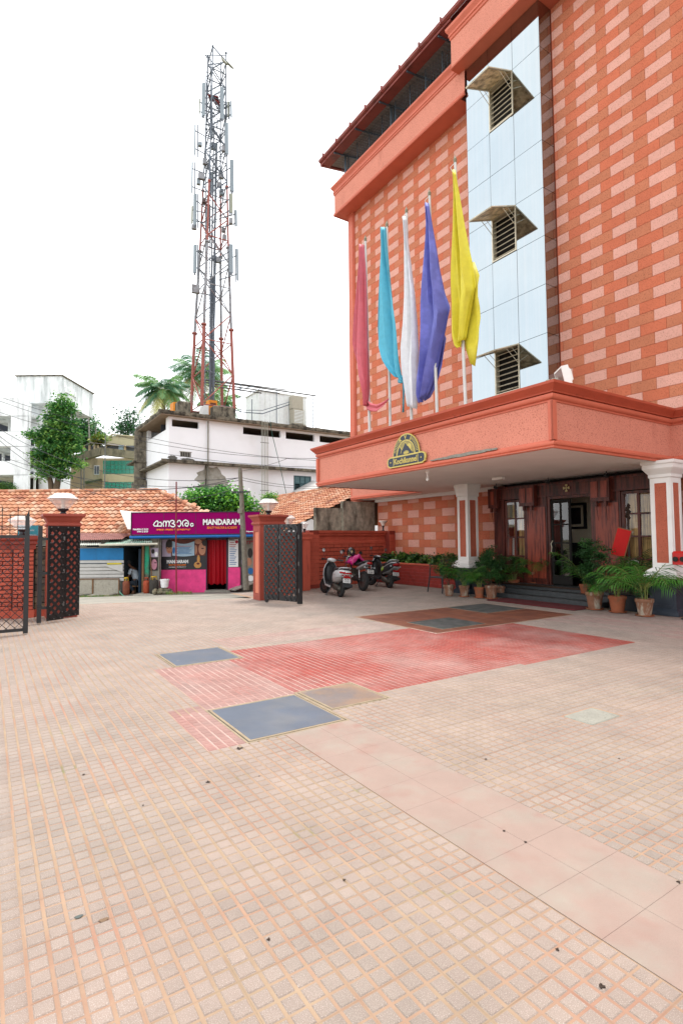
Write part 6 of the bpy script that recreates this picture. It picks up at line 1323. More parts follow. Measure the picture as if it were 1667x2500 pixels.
for k, (px0, px1, y0, y1, m) in enumerate(((367,387,1338,1360,m_lav),(367,386,1361,1393,m_hair))):
    t = Thing('poster', ['faded poster of a figure on the grey pillar beside the white post','poster of a tilted pink face on a black ground on the grey pillar'][k], 'poster', P(377,y1,DT+.28), rot=0); pbox(t, 'sheet', px0, px1, y0, y1, DT+.27, m)
    if k == 0: pell(t, 'picture', 374, 1346, 4, 6, DT+.262, m_hair); pell(t, 'picture', 382, 1353, 4, 6, DT+.262, m_whitef)
    else: pell(t, 'picture', 377, 1378, 7, 13, DT+.262, mat('print_pink_face', S(206,140,160,.7), .5, .1, 6)); pell(t, 'picture', 380, 1374, 3, 1.2, DT+.255, m_hair)
single('white_post', MB().cyl(V3(391,1440,21.7), V3(393,1317,21.7), .02, n=8), m_whitef, 'thin white post between the tea stall and the pink shop wall', 'post', P(391,1440,21.7), rot=0)
# gas cylinders, bucket, rocks, slabs, hose
def cylinder(px_, py_, d, hpx, wpx, m, label, band=None):
    p = V3(px_, py_, d); h = hpx*d/F_PX; r_ = wpx*d/F_PX/2; t = Thing('gas_cylinder', label, 'gas cylinder', p, rot=0, group='gas cylinders outside the tea stall')
    t.part('body', MB().lathe([(r_*.7,0),(r_*.9,.03),(r_,.06),(r_,h*.66),(r_*.93,h*.74),(r_*.6,h*.80),(r_*.2,h*.82)],p,16), m, smooth=True)
    c = MB(); [c.beam(p+Vector((r_*.6*math.cos(a), r_*.6*math.sin(a), h*.76)), p+Vector((r_*.6*math.cos(a), r_*.6*math.sin(a), h*.97)), .03, .01) for a in (0,1.57,3.14,4.7)]; c.lathe([(r_*.62,h*.94),(r_*.66,h*.97),(r_*.62,h)],p,14); t.part('collar', c, band or m, smooth=True)
    t.part('valve', MB().cyl(p+Vector((0,0,h*.8)), p+Vector((0,0,h*.93)), .02, n=8), m_bolt); t.part('foot_ring', MB().lathe([(r_*.8,0),(r_*.82,.04),(r_*.78,.05)],p,14), m)
m_cylr = mat('cylinder_rust', S(150,84,58,.6), .8, .25, 6); m_cylg = mat('cylinder_dark', S(76,72,66,.55), .75, .25, 6); m_yel = mat('yellow_paint', S(224,184,40,.7), .6, .15, 8); m_cylo = mat('cylinder_orange', S(190,84,50,.65), .7, .2, 6)
cylinder(308.5, 1452, 20.7, 42, 16, m_cylr, 'rusty gas cylinder with a yellow top at the left of the stall doorway', m_yel)
cylinder(358, 1448, 21.0, 38, 16, m_cylo, 'orange red gas cylinder right of the stall doorway'); cylinder(376, 1449, 20.9, 42, 22, m_cylg, 'large dark gas cylinder with a yellow collar next to the white bucket', m_yel)
p = V3(402.5,1434,20.9); bk = Thing('bucket', 'white plastic bucket with lid standing on stone rubble', 'bucket', p, rot=0)
bk.part('body', MB().lathe([(.13,0),(.165,.27)],p,18), m_whitef, smooth=True); bk.part('lid', MB().lathe([(.165,.26),(.178,.265),(.178,.31),(.16,.315),(.001,.316)],p,18), m_whitef, smooth=True)
random.seed(5)
for k, (x, y, wpx, hpx) in enumerate(((379,1452,12,14),(392,1450,18,8),(404,1451,18,9),(416,1450,14,8),(398,1443,22,8),(411,1443,16,6))):
    p = V3(x, y, 20.7+.05*k); s_ = MB(); bm = bmesh.new(); bmesh.ops.create_icosphere(bm, subdivisions=2, radius=1); kx = 20.8/F_PX
    for v in bm.verts: v.co = Vector((v.co.x*wpx*kx*.55*(1+.12*math.sin(5*v.co.y+k)), v.co.y*.16, v.co.z*hpx*kx*.6*(1+.12*math.sin(4*v.co.x+k*2)))) + p + Vector((0,0,hpx*kx*.5))
    s_.add([v.co for v in bm.verts], [tuple(q.index for q in f.verts) for f in bm.faces]); bm.free()
    single('rubble_stone', s_, mat('rubble_stone', S(170,160,132,.58), .95, .2, 7, .4, 30, col2=S(110,112,90,.5), c2scale=8), ['round white faced stone block at the left end of the rubble','flat stone at the foot of the rubble heap, second from the left','flat stone in the middle of the rubble heap','small flat stone at the right end of the rubble heap','long stone directly under the left half of the white bucket','stone under the right half of the white bucket'][k], 'stone', p, rot=0, group='rubble under the white bucket')
for k, (x0, x1, y, d) in enumerate(((215,255,1456,20.4),(257,268,1455,20.5),(325,375,1455,20.5))):
    p0, p1 = V3(x0,y,d), V3(x1,y,d); single('stone_slab', MB().bbox(p0.x,p1.x,d-.05,d+.8,p0.z-.05,p0.z+.05,.015), m_sheet, ['pale stone slab before the lower boards of the tea stall','small broken slab piece between the two larger slabs','pale slab at the doorway of the tea stall'][k], 'slab', (p0.x,d,p0.z), rot=0)
hz_ = MB(); hz_.tube([V3(292,1443,20.9), V3(294,1447,20.6), V3(300,1453,20.4), V3(307,1459,20.0)], .018, 6); single('hose', hz_, mat('green_hose', S(120,190,160,.65), .5, .1), 'short pale green hose hanging from the stall into the drain', 'hose', P(292,1443,20.9), rot=0, smooth=True)
gp = []
for _ in range(900):
    x = random.choice((random.uniform(195,300), random.uniform(195,250), random.uniform(405,470))); y = 1461-(x-200)*.02+random.uniform(-4,2) if x < 320 else 1450+random.uniform(-3,3)
    gp.append(V3(x, y, 20.2+random.uniform(-.15,.15)))
V, T = leaf_cloud(np.array(gp), .09, .16, droop=-1.6); me = fast_mesh('grass', V, T, [m_lf[2], m_lf[0], mat('dry_grass', S(190,170,80,.5), .8, .1, 4)], np.concatenate([rng.choice([0,1,0,2], len(gp))]*2)); o = bpy.data.objects.new('grass', me); COL.objects.link(o); props(o, 'short green and dry grass along the far edge of the road', 'grass', kind='stuff')
# seated man in the stall
pm_ = V3(333,1452,21.75); per = Thing('person', 'man in a pale shirt and dark trousers sitting hunched in the stall doorway facing left', 'person', pm_, rot=0)
def skin(t, name, pts, edges, rad, m, parent=None, levels=1):
    me = bpy.data.meshes.new(name); me.from_pydata([tuple(Vector(p)+Vector(t.o)-Vector(t.o)) for p in pts], edges, []); me.materials.append(m)
    o = bpy.data.objects.new(name, me); COL.objects.link(o); o.parent = parent or t.e
    sm = o.modifiers.new('skin', 'SKIN'); 
    for i, r_ in enumerate(rad): me.skin_vertices[0].data[i].radius = (r_, r_)
    me.skin_vertices[0].data[0].use_root = True; sm.use_smooth_shade = True
    ss = o.modifiers.new('sub', 'SUBSURF'); ss.levels = levels; ss.render_levels = levels; return o
# pelvis on a stool at .45, torso leaning left (-x)
m_skinp = mat('brown_skin', S(120,78,56,.6), .6, .05, 10); m_shirt = mat('pale_shirt', S(170,180,190,.7), .8, .06, 8); m_trous = mat('dark_trousers', S(44,54,66,.6), .85, .08, 8)
body = skin(per, 'body', [(.05,0,.50),(0,0,.68),(-.08,0,.90),(-.14,0,1.02),(-.20,0,1.10),(-.27,0,1.15),(-.33,-.0,1.24),
    (-.14,.19,.98),(-.24,.22,.74),(-.44,.16,.66),(-.50,.14,.66), (-.14,-.19,.98),(-.22,-.24,.74),(-.42,-.2,.66),(-.48,-.18,.66),
    (-.02,.11,.48),(-.30,.15,.46),(-.16,.15,.12),(-.14,.15,.06),(-.26,.16,.03), (-.02,-.11,.48),(-.26,-.15,.46),(-.04,-.15,.12),(-.02,-.15,.06),(-.14,-.17,.03)],
    [(0,1),(1,2),(2,3),(3,4),(4,5),(5,6),(3,7),(7,8),(8,9),(9,10),(3,11),(11,12),(12,13),(13,14),(0,15),(15,16),(16,17),(17,18),(18,19),(0,20),(20,21),(21,22),(22,23),(23,24)],
    [.13,.13,.14,.12,.055,.05,.085,.06,.042,.033,.03,.06,.042,.033,.03,.09,.065,.045,.04,.035,.09,.065,.045,.04,.035], m_skinp)
skin(per, 'shirt', [(.06,0,.50),(.0,0,.68),(-.08,0,.90),(-.14,0,1.03),(-.14,.20,.99),(-.21,.23,.80),(-.14,-.20,.99),(-.20,-.25,.80)], [(0,1),(1,2),(2,3),(3,4),(4,5),(3,6),(6,7)], [.165,.165,.165,.12,.085,.07,.085,.07], m_shirt)
skin(per, 'trousers', [(.04,0,.47),(-.02,.11,.48),(-.30,.15,.47),(-.17,.15,.16),(-.02,-.11,.48),(-.26,-.15,.47),(-.05,-.15,.16)], [(0,1),(1,2),(2,3),(0,4),(4,5),(5,6)], [.15,.11,.09,.07,.11,.09,.07], m_trous)
hd = MB(); hd.lathe([(.001,.115),(.06,.10),(.088,.05),(.09,-.0),(.086,-.02)], (-.325,0,1.27), 14, sx=1.1); per.part('hair', MB(), m_hair) if False else None
ho = bpy.data.objects.new('hair', hd.mesh('hair', mat('greying_hair', S(60,58,56,.6), .8, .1, 20), (0,0,0), True)); COL.objects.link(ho); ho.parent = per.e
fa_ = MB(); fa_.lathe([(.001,.03),(.012,0),(.001,-.03)],(-.42,0,1.24),8); fa_.obox((-.40,.03,1.265),.02,.02,.01); fa_.obox((-.40,-.03,1.265),.02,.02,.01); fa_.lathe([(.001,.03),(.015,0),(.001,-.03)],(-.33,-.09,1.24),8,sx=.8)
fo_ = bpy.data.objects.new('face_features', fa_.mesh('face', m_skinp, (0,0,0), True)); COL.objects.link(fo_); fo_.parent = per.e
for sy in (.14,-.18):
    hnd = MB(); base = Vector((-.50, sy, .66)); hnd.obox(base+Vector((-.03,0,0)), .07,.06,.025)
    for k in range(4): hnd.tube([base+Vector((-.06,-.024+k*.016,0)), base+Vector((-.10-.01*(k in (1,2)),-.026+k*.017,-.008)), base+Vector((-.115,-.026+k*.017,-.035))], [.009,.008,.006], 5)
    hnd.tube([base+Vector((-.02,-.03,0)), base+Vector((-.05,-.055,-.005)), base+Vector((-.08,-.06,-.015))], [.01,.009,.007], 5)
    h_ = bpy.data.objects.new('hand', hnd.mesh('hand', m_skinp, (0,0,0), True)); COL.objects.link(h_); h_.parent = per.e
st = Thing('stool', 'small dark stool under the seated man', 'stool', pm_, rot=0); s_ = MB(); q = pm_; s_.box(q.x-.12,q.x+.24,q.y-.18,q.y+.18,q.z+.33,q.z+.37); st.part('seat', s_, m_tim)
for dx in (-.09,.2):
    for dy in (-.14,.14): st.part('leg', MB().box(q.x+dx-.02,q.x+dx+.02,q.y+dy-.02,q.y+dy+.02,q.z,q.z+.33), m_tim)
# utility pole and thin red rod
up_ = Thing('utility_pole', 'weathered grey utility pole with cross bar in front of the magenta sign', 'pole', P(601,1438,19.6), rot=0)
m_upole = mat('old_concrete_pole', S(150,144,130,.58), .9, .25, 6, .3, 30)
a, b_ = V3(601,1440,19.6), V3(586,1141,19.6); up_.part('pole', MB().tube([a, a.lerp(b_,.5), b_], [.11,.09,.07], 10), m_upole, smooth=True)
c_ = a.lerp(b_, (1440-1202)/299); up_.part('cross_bar', MB().beam(c_+Vector((-.33,-.09,0)), c_+Vector((.33,-.09,0)), .05,.05), m_dkmetal)
for dx in (-.3,.3): up_.part('insulator', MB().lathe([(.02,0),(.035,.03),(.025,.05),(.035,.07),(.001,.11)], c_+Vector((dx,-.09,.02)), 8), m_whitef)
c2_ = a.lerp(b_, .72); up_.part('junction_box', MB().obox(c2_+Vector((-.03,-.14,-.35)), .16,.12,.16), mat('grey_box', S(150,146,130,.6), .7, .15, 10))
up_.part('conduit', MB().tube([a+Vector((-.13,-.05,0)), a.lerp(b_,.25)+Vector((-.12,-.08,0)), a.lerp(b_,.5)+Vector((-.09,-.08,0))], .018, 6), m_dkmetal)
single('steel_rod', MB().tube([V3(431,1448,19.8), V3(430,1300,19.8), V3(431,1176,19.8)], .028, 6), mat('rust_red_rod', S(150,56,54,.6), .7, .2, 6), 'tall thin rust red rod standing before the shop sign', 'rod', P(431,1448,19.8), rot=0)

# ================================================================== TILED ROOFS
m_tile = [mat('roof_tile_%s' % n_, c, .85, .12, 5, .2, 40, objrand=.08, col2=S(176,120,100,.44), c2scale=1.3, c2pos=(.56,.72)) for n_, c in (('orange', S(238,170,130,.50)), ('deep', S(226,148,112,.46)), ('pale', S(244,196,164,.52)))]
def tile_mesh(wd, ln, m):
    b = MB(); n_ = 9; vs = []; t = .046
    for k in range(n_):
        u = k/(n_-1); z = .026*math.sin(u*2*math.pi-1.2) + .006*math.sin(u*4*math.pi); x = u*wd*1.04
        vs += [(x, 0, z+t+.02), (x, ln*1.12, z+.002), (x, 0, z+.0)]
    b.add(vs, [(3*k, 3*k+3, 3*k+4, 3*k+1) for k in range(n_-1)] + [(3*k+2, 3*k+5, 3*k+3, 3*k) for k in range(n_-1)]); return b, b.mesh('roof_tile', m)
def tiled_roof(name, label, origin, xd, yd, cols, rows, wd, ln, inside, extra=None, kindname='house roof'):
    """tile grid: xd along the eave, yd up the slope (unit world vectors)"""
    t = Thing(name, label, kindname, origin, rot=0); xd, yd = Vector(xd).normalized(), Vector(yd).normalized(); zd = xd.cross(yd).normalized(); Mr = Matrix((xd, yd, zd)).transposed(); eul = Mr.to_euler()
    protos = [tile_mesh(wd, ln, m) for m in m_tile]; O = Vector(origin); items = []
    for r_ in range(rows):
        for c in range(cols):
            p = O + xd*(c*wd) + yd*(r_*ln) + zd*(.0)
            if not inside(c*wd, r_*ln): continue
            v = np.array(p)-C0; d = v@nF; x = CX+F_PX*(v@nR)/d; items.append((0 if -20 < x < 1700 else 1, d, p, random.choice((0,0,1,2)), c, r_))
    items.sort(key=lambda q: (q[0], q[1])); rest = MB()
    for k, (o_, d, p, mi_, c, r_) in enumerate(items):
        p = p + zd*random.uniform(-.006,.006) + xd*random.uniform(-.006,.006)
        if k < 296: t.inst('roof_tile', protos[mi_][1], p, rot=(eul.x+random.uniform(-.012,.012), eul.y+random.uniform(-.02,.02), eul.z))
        else: rest.add([p + Mr@Vector(v) for v in protos[mi_][0].v], protos[mi_][0].f, mi_)
    if rest.v: t.part('roof_tiles', rest, m_tile, kind='stuff')
    if extra: extra(t, O, xd, yd, zd)
    return t
# left roof
e0, e1 = V3(-260,1316,22.6), V3(475,1308,22.6); ridge = V3(0,1202,25.9); rz = ridge.z-e0.z; ry = 25.9-22.6; sl = math.hypot(ry, rz); ydir = Vector((0, ry, rz))
W_ = e1.x-e0.x; hipx0 = V3(384,1205,25.9).x-e0.x; hipx1 = V3(478,1250,24.4).x-e0.x; hipy1 = sl*.56
rows_ = 13; ln_ = sl/rows_
def in_left(x, y):
    if x > W_: return False
    return x < hipx0 + (hipx1-hipx0)*max(0, (sl-y))/(sl-hipy1)
def ex_left(t, O, xd, yd, zd):
    t.part('underlay', MB().add([O-zd*.05, O+xd*(W_)-zd*.05, O+xd*hipx0+yd*sl-zd*.05, O+yd*sl-zd*.05], [(0,1,2,3)]), m_darkin)
    rd_ = MB(); m0 = O+yd*sl+Vector((0,0,.04)); k = 0; x = 0
    while x < hipx0: rd_ = MB(); rd_.cyl(m0+xd*x, m0+xd*(x+.36), .085, .095, 8); t.part('ridge_tile', rd_, m_tile[k % 3], smooth=True); x += .34; k += 1
    a, b_ = O+xd*hipx0+yd*sl+Vector((0,0,.05)), O+xd*hipx1+yd*hipy1+Vector((0,0,.05)); n_ = 9
    for k in range(n_): t.part('hip_tile', MB().cyl(a.lerp(b_, k/n_), a.lerp(b_, (k+1.1)/n_), .09, .10, 8), m_tile[(k+1) % 3], smooth=True)
    t.part('far_slope', MB().add([O+yd*sl, O+xd*hipx0+yd*sl, O+xd*hipx0+yd*sl+Vector((0,3.2,-2)), O+yd*sl+Vector((0,3.2,-2))], [(0,1,2,3)]), m_tile[1])
    t.part('hip_slope', MB().add([O+xd*hipx0+yd*sl, O+xd*W_*1.12-zd*.05, O+xd*(W_*1.12)+Vector((0,6,0))], [(0,1,2)]), m_tile[1])
    t.part('wall', MB().box(e0.x+.3, e1.x-.3, 23.2, 28, -.6, e0.z+.1), m_conc)
tiled_roof('tiled_house', 'long low house with an old orange clay tile roof behind the shops', tuple(e0), (1,0,0), ydir, int(W_/.24)+1, rows_, .24, ln_, in_left, ex_left, 'house')
# right roof, ridge parallel to the hotel front
YR0, YR1 = 19.0, 30.5; XE_, XR_ = 9.6, 14.6
def hz2(px_, py_, X): return fx(px_, py_, X)
q_top = fx(760, 1201, XR_); q_bot = fx(770, 1298, XE_); zr_, ze_ = q_top[2], q_bot[2]
sl2 = math.hypot(XR_-XE_, zr_-ze_); O2 = H(XE_, YR1, ze_); xd2 = -EY; yd2 = (EX*(XR_-XE_)+Vector((0,0,zr_-ze_)))
l_top = fx(664, 1214, XR_)[1]; l_bot = fx(606, 1256, XE_+1.9)[1]
def in_right(x, y):
    yy = YR1-x; f = y/sl2; lim = (l_bot+(l_top-l_bot)*(f-.38)/.62) if f > .38 else l_bot+.6; return yy < max(lim, l_top-.2 if f > .9 else lim) and x < YR1-YR0
def ex_right(t, O, xd, yd, zd):
    t.part('underlay', MB().add([H(XE_,YR0,ze_-.06), H(XE_,l_bot+.5,ze_-.06), H(XR_,l_top,zr_-.06), H(XR_,YR0,zr_-.06)], [(0,1,2,3)]), m_darkin)
    k = 0; y = l_top
    while y > YR0: t.part('ridge_tile', MB().cyl(H(XR_,y,zr_+.04), H(XR_,y-.40,zr_+.04), .09, .10, 8), m_tile[k % 3], smooth=True); y -= .38; k += 1
    c = [H(XE_+.6,YR0+.2), H(XE_+.6,l_bot), H(XR_+4,l_top), H(XR_+4,YR0+.2)]; wb = MB(); wb.add([p+Vector((0,0,-.6)) for p in c]+[Vector((p.x,p.y,ze_-.1)) for p in c], [(0,1,5,4),(1,2,6,5),(2,3,7,6),(3,0,4,7)]); t.part('wall', wb, m_conc)
    t.part('far_slope', MB().add([H(XR_,YR0,zr_), H(XR_,l_top,zr_), H(XR_+4,l_top,zr_-1.8), H(XR_+4,YR0,zr_-1.8)], [(0,1,2,3)]), m_tile[1])
tiled_roof('tiled_house', 'orange clay tiled roof sloping up behind the right hand gate toward the hotel', tuple(O2), tuple(xd2), tuple(yd2), 60, int(sl2/.30)+1, .25, .30, in_right, ex_right, 'house')
# ================================================================== WHITE BUILDING WITH ROOF EQUIPMENT (hotel frame)
m_wbl = mat('whitewash', (.84,.86,.89), .9, .03, .5, .15, 12, streak=S(200,200,198,.8), streakscale=(1.2,1.2,.35), streakpos=(.66,.86), col2=(.76,.78,.79), c2scale=.5, c2pos=(.55,.75))
m_damp = mat('damp_plaster', S(196,194,184,.65), .95, .12, 2, .3, 12, col2=S(170,166,150,.6), c2scale=1.6)
m_mossc = mat('mossy_concrete', S(150,142,124,.6), .95, .25, 3, .6, 14, streak=S(76,70,62,.5), streakscale=(2.5,2.5,1.5), streakpos=(.42,.62), col2=S(170,160,140,.55), c2scale=2.2)
m_slabu = mat('slab_underside', S(186,164,142,.6), .95, .15, 2)
YW, XW = 35.4, 9.75
wb = Thing('white_building', 'whitewashed two storey building with stained concrete roof slab carrying the telecom mast', 'building', (15, YW, -.6))
b = MB(); t_ = .25; XEND = 30
def wall_x(mb, x0, x1, z0, z1, ops, m=0):       # wall in plane y=YW with openings (x0,x1,z0,z1)
    ops = sorted(ops); x = x0
    for (a, c, zb_, zt_) in ops:
        mb.box(x, a, YW, YW+t_, z0, z1, m); mb.box(a, c, YW, YW+t_, z0, zb_, m)
        if zt_ < z1-.01: mb.box(a, c, YW, YW+t_, zt_, z1, m)
        x = c
    mb.box(x, x1, YW, YW+t_, z0, z1, m)
upops = [(9.95,11.75,9.02,9.50),(14.9,17.85,9.0,9.52),(18.25,20.7,8.98,9.52),(21.15,24.5,9.0,9.52)]
wall_x(b, XW, XEND, 6.66, 9.66, upops); wall_x(b, XW, XEND, -.6, 6.64, [(18.95,20.3,4.9,6.25)])
b.box(XW, XW+t_, YW+t_, 41.6, -.6, 6.64); b.box(XW, XW+t_, YW+t_, 41.6, 6.66, 8.9); b.box(XW, XW+t_, 40.9, 41.6, 8.9, 9.66); b.box(XW, XW+t_, YW+t_, 36.1, 8.9, 9.66)
b.box(XW+t_, XEND, 41.4, 41.6, -.6, 9.66); wb.part('wall', b, m_wbl)
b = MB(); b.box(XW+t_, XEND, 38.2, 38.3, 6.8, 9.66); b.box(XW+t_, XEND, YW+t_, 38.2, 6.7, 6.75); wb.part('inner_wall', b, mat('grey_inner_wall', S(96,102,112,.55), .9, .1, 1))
b = MB(); b.box(XW-.62, XEND, YW-.42, 42.1, 9.70, 9.95); 
for i in range(60): x = XW-.6+i*.34; b.obox((x, YW-.43, 9.86+.02*math.sin(i*2.3)), .38,.05,.16+.05*math.sin(i*1.7)); 
for i in range(20): b.obox((XW-.63, YW-.3+i*.34, 9.86+.02*math.sin(i*1.9)), .05,.38,.16+.05*math.sin(i*1.3))
wb.part('roof_slab', b, m_mossc); wb.part('slab_soffit', MB().box(XW-.6, XEND-.02, YW-.40, 42.0, 9.66, 9.70), m_slabu)
b = MB(); b.box(XW-.55, XEND, YW-.45, YW, 6.62, 6.72); b.box(XW-.55, XW, YW, 41.8, 6.62, 6.72); b.box(XW-.56, XEND, YW-.46, YW-.36, 6.72, 6.80); wb.part('ledge', b, m_mossc)
bb = MB(); 
def blot(cx_, cz, rx, rz, n=22, seed=0): return [(cx_+rx*math.cos(2*math.pi*i/n)*(1+.16*math.sin(3*i+seed)+.1*math.cos(5*i)), cz+rz*math.sin(2*math.pi*i/n)*(1+.12*math.sin(2*i+seed))) for i in range(n)]
Mw = frameM((0,YW-.004,0),(1,0,0),(0,0,1))
bb.prism(blot(12.6,5.6,1.0,.95), Mw, .003); bb.prism(blot(13.3,5.2,.6,.7,seed=2), Mw, .0035); wb.part('damp_patch', bb, m_damp)
b = MB(); Mw2 = frameM((0,YW-.006,0),(1,0,0),(0,0,1)); b.prism(blot(10.0,6.95,.30,.16), Mw2, .003); b.prism(blot(11.0,6.90,.45,.10,seed=3), Mw2, .003); wb.part('mould_stain', b, mat('black_mould', S(120,118,112,.6), .95, .25, 8))
wn_f = MB(); m_tealw = mat('teal_window_frame', S(70,110,116,.6), .6, .1, 5)
wn_f.box(18.9,18.98,YW-.03,YW+.1,4.85,6.3); wn_f.box(20.27,20.35,YW-.03,YW+.1,4.85,6.3); wn_f.box(18.98,20.27,YW-.03,YW+.1,6.22,6.3); wn_f.box(18.98,20.27,YW-.03,YW+.1,5.68,5.76); wn_f.box(19.4,19.46,YW-.03,YW+.1,4.85,6.22); wn_f.box(19.84,19.9,YW-.03,YW+.1,4.85,6.22)
w_o = wb.part('window', wn_f, m_tealw)
for x0, x1 in ((18.98,19.4),(19.46,19.84),(19.9,20.27)):
    for z0, z1 in ((4.85,5.68),(5.76,6.22)):
        if x0 < 19 and z0 < 5: continue
        wb.part('pane', MB().box(x0,x1,YW+.02,YW+.03,z0,z1), mat('teal_shutter', S(96,140,146,.6), .4, .08, 6, streak=S(70,110,116,.5), streakscale=(1,1,30)), w_o)
for k in range(9): wb.part('louvre', MB().obox((19.19,YW+.03,4.9+k*.085),.40,.06,.012,Matrix.Rotation(.5,3,'X')), m_tealw, w_o)
wb.part('recess', MB().box(18.95,20.3,YW+.2,YW+.22,4.9,6.25), m_darkin)
b = MB(); b.box(10.45,11.25,YW-.05,YW-.0,7.38,7.43); b.box(10.5,11.2,YW-.01,YW,7.08,7.38,1); f = wb.part('vent_window', b, [m_damp, m_darkin])
for k in range(6): b = MB(); b.box(10.53+k*.115,10.56+k*.115,YW-.03,YW-.01,7.08,7.38); wb.part('bar', b, m_damp, f)
for x, z0, z1, r_, m in ((12.35,4.2,9.6,.05,m_conc),(12.2,4.0,6.6,.04,m_mossc)): wb.part('drain_pipe', MB().cyl((x,YW-.08,z0),(x,YW-.08,z1),r_,n=8), m)
for k in range(5): wb.part('service_pipe', MB().cyl((16.1+k*.12,YW-.48,4.0),(16.1+k*.12,YW-.48,10.0),.02,n=6), mat('pale_pipe', S(186,186,170,.65), .6, .15, 4))
wb.part('pipe_clamp', MB().box(16.02,16.66,YW-.47,YW-.44,8.42,8.46).box(16.02,16.66,YW-.47,YW-.44,5.02,5.06), m_dkmetal)
wb.part('green_hose', MB().tube([(16.75,YW-.5,10.0),(16.9,YW-.46,9.2),(17.5,YW-.46,7.0),(18.3,YW-.3,4.2)],.022,5), mat('teal_hose', S(60,120,110,.6), .6, .1))
b = MB(); b.box(9.2,9.7,YW+5.6,YW+8.2,5.4,6.0); b.box(8.9,9.7,YW+5.8,YW+6.0,5.6,9.6); b.box(8.8,9.7,YW+5.7,YW+8,7.3,7.42); wb.part('rear_balcony', b, m_mossc)
# rooftop equipment
m_box = mat('pale_shelter_panel', (.80,.84,.83), .6, .08, 3, streak=S(176,192,150,.75), streakscale=(3,3,.4), streakpos=(.58,.8)); m_orange = mat('orange_paint', S(240,150,40,.74), .6, .1, 5)
sh = Thing('equipment_shelter', 'pale ribbed equipment shelter on the roof with green algae streaks', 'shelter', (19.5,38.5,9.95)); sb_ = MB(); sb_.box(17.5,21.7,38.4,41,10.2,13.15); sb_.box(17.4,21.8,38.3,41.1,13.15,13.22); sh.part('wall', sb_, m_box)
for k in range(11): sh.part('rib', MB().box(17.6+k*.4,17.63+k*.4,38.37,38.4,10.2,13.15), m_box)
acn = Thing('air_conditioner', 'tall outdoor air conditioner cabinet standing before the shelter on a concrete block', 'air conditioner', (20.6,37.9,10.3)); a_ = MB(); a_.box(20.1,21.05,37.7,38.3,10.75,11.95); a_.box(20.05,21.0,37.7,38.3,11.97,13.0); acn.part('cabinet', a_, mat('ac_cream', S(206,200,180,.68), .6, .1, 5))
for k in range(9): acn.part('grille', MB().box(20.2,20.98,37.67,37.7,10.85+k*.115,10.90+k*.115), m_box)
acn.part('base_block', MB().bbox(19.9,21.3,37.6,38.4,9.95,10.75,.1), m_mossc)
gen = Thing('generator', 'orange generator cabinet between the mast legs', 'generator', (12.2,36.6,9.95)); gen.part('cabinet', MB().box(12.75,13.35,36.3,37.0,9.96,11.35), m_orange); gen.part('side_door', MB().box(12.3,12.75,36.35,37.0,9.96,10.95), m_box); gen.part('second_cabinet', MB().box(10.6,11.15,37.4,38.2,9.96,11.15), m_orange)
for k in range(4): gen.part('vent', MB().box(12.85,13.25,36.27,36.3,11.12-k*.06,11.15-k*.06), m_dkm)
tank = Thing('water_tank', 'dark round tank beside the orange generator', 'tank', (13.75,36.6,9.96)); tank.part('body', MB().lathe([(.3,0),(.34,.1),(.34,.9),(.2,1.1),(.1,1.15)],(13.75,36.6,9.96),14), mat('dark_tank', S(50,60,72,.6), .6, .1, 5), smooth=True)
fr_ = Thing('pipe_gantry', 'steel gantry carrying cable pipes from the mast over the roof to the shelter', 'gantry', (18,36.6,9.95)); g_ = MB()
g_.cyl((12.6,37.3,13.0),(21.45,36.6,12.9),.055,n=6); g_.cyl((12.6,37.4,12.85),(18.5,36.9,12.75),.05,n=6); g_.cyl((13,37.2,12.6),(17,36.9,12.55),.05,n=6); g_.cyl((12.8,37.3,13.05),(19,36.7,13.02),.04,n=5); fr_.part('cable_pipe', g_, mat('grey_conduit', S(110,112,112,.6), .6, .2, 5))
for x, z in ((15.2,12.9),(16.1,11.9),(18.1,12.8),(21.25,12.9),(21.5,12.95)): fr_.part('post', MB().cyl((x,36.6,9.95),(x,36.6,z),.03,n=6), m_mesh)
for k in range(9): fr_.part('rung', MB().cyl((21.25,36.6,10.2+k*.3),(21.5,36.6,10.2+k*.3),.015,n=4), m_mesh)
g_ = MB(); g_.tube([(13.9,36.9,11.1),(15.5,36.8,10.9),(17,36.7,10.95),(19.2,36.6,11.9)],.035,5); g_.tube([(14,36.9,11.2),(15.5,36.8,11.05),(17,36.7,11.2),(19.2,36.6,12.1)],.025,5); g_.cyl((14.2,36.9,12.3),(16.3,36.7,12.9),.025,n=5); g_.cyl((14.3,36.9,11.5),(16.8,36.7,12.8),.02,n=5); fr_.part('cable_run', g_, m_mesh)
corr_ = MB(); corr_.add([(21.6,36.2,10.25),(23.2,36.0,10.2),(23.0,37.4,10.5),(21.6,37.6,10.5)],[(0,1,2,3)]); single('scrap_sheet', corr_, m_mossc, 'rusty scrap roofing sheet lying on the slab right of the shelter', 'metal sheet', (22,36.5,10))
for k, (x, y, w2, h2) in enumerate(((10.9,36.2,.85,1.1),(13.6,35.9,1.6,1.0),(12.3,38.3,.8,1.0))): 
    single('concrete_footing', MB().bbox(x-w2/2,x+w2/2,y-.4,y+.4,9.95,9.95+h2*.85,.06), m_mossc, ['stained concrete block under the left mast leg','stained concrete block right of the orange generator','concrete block under the rear mast legs'][k], 'concrete block', (x,y,9.95))

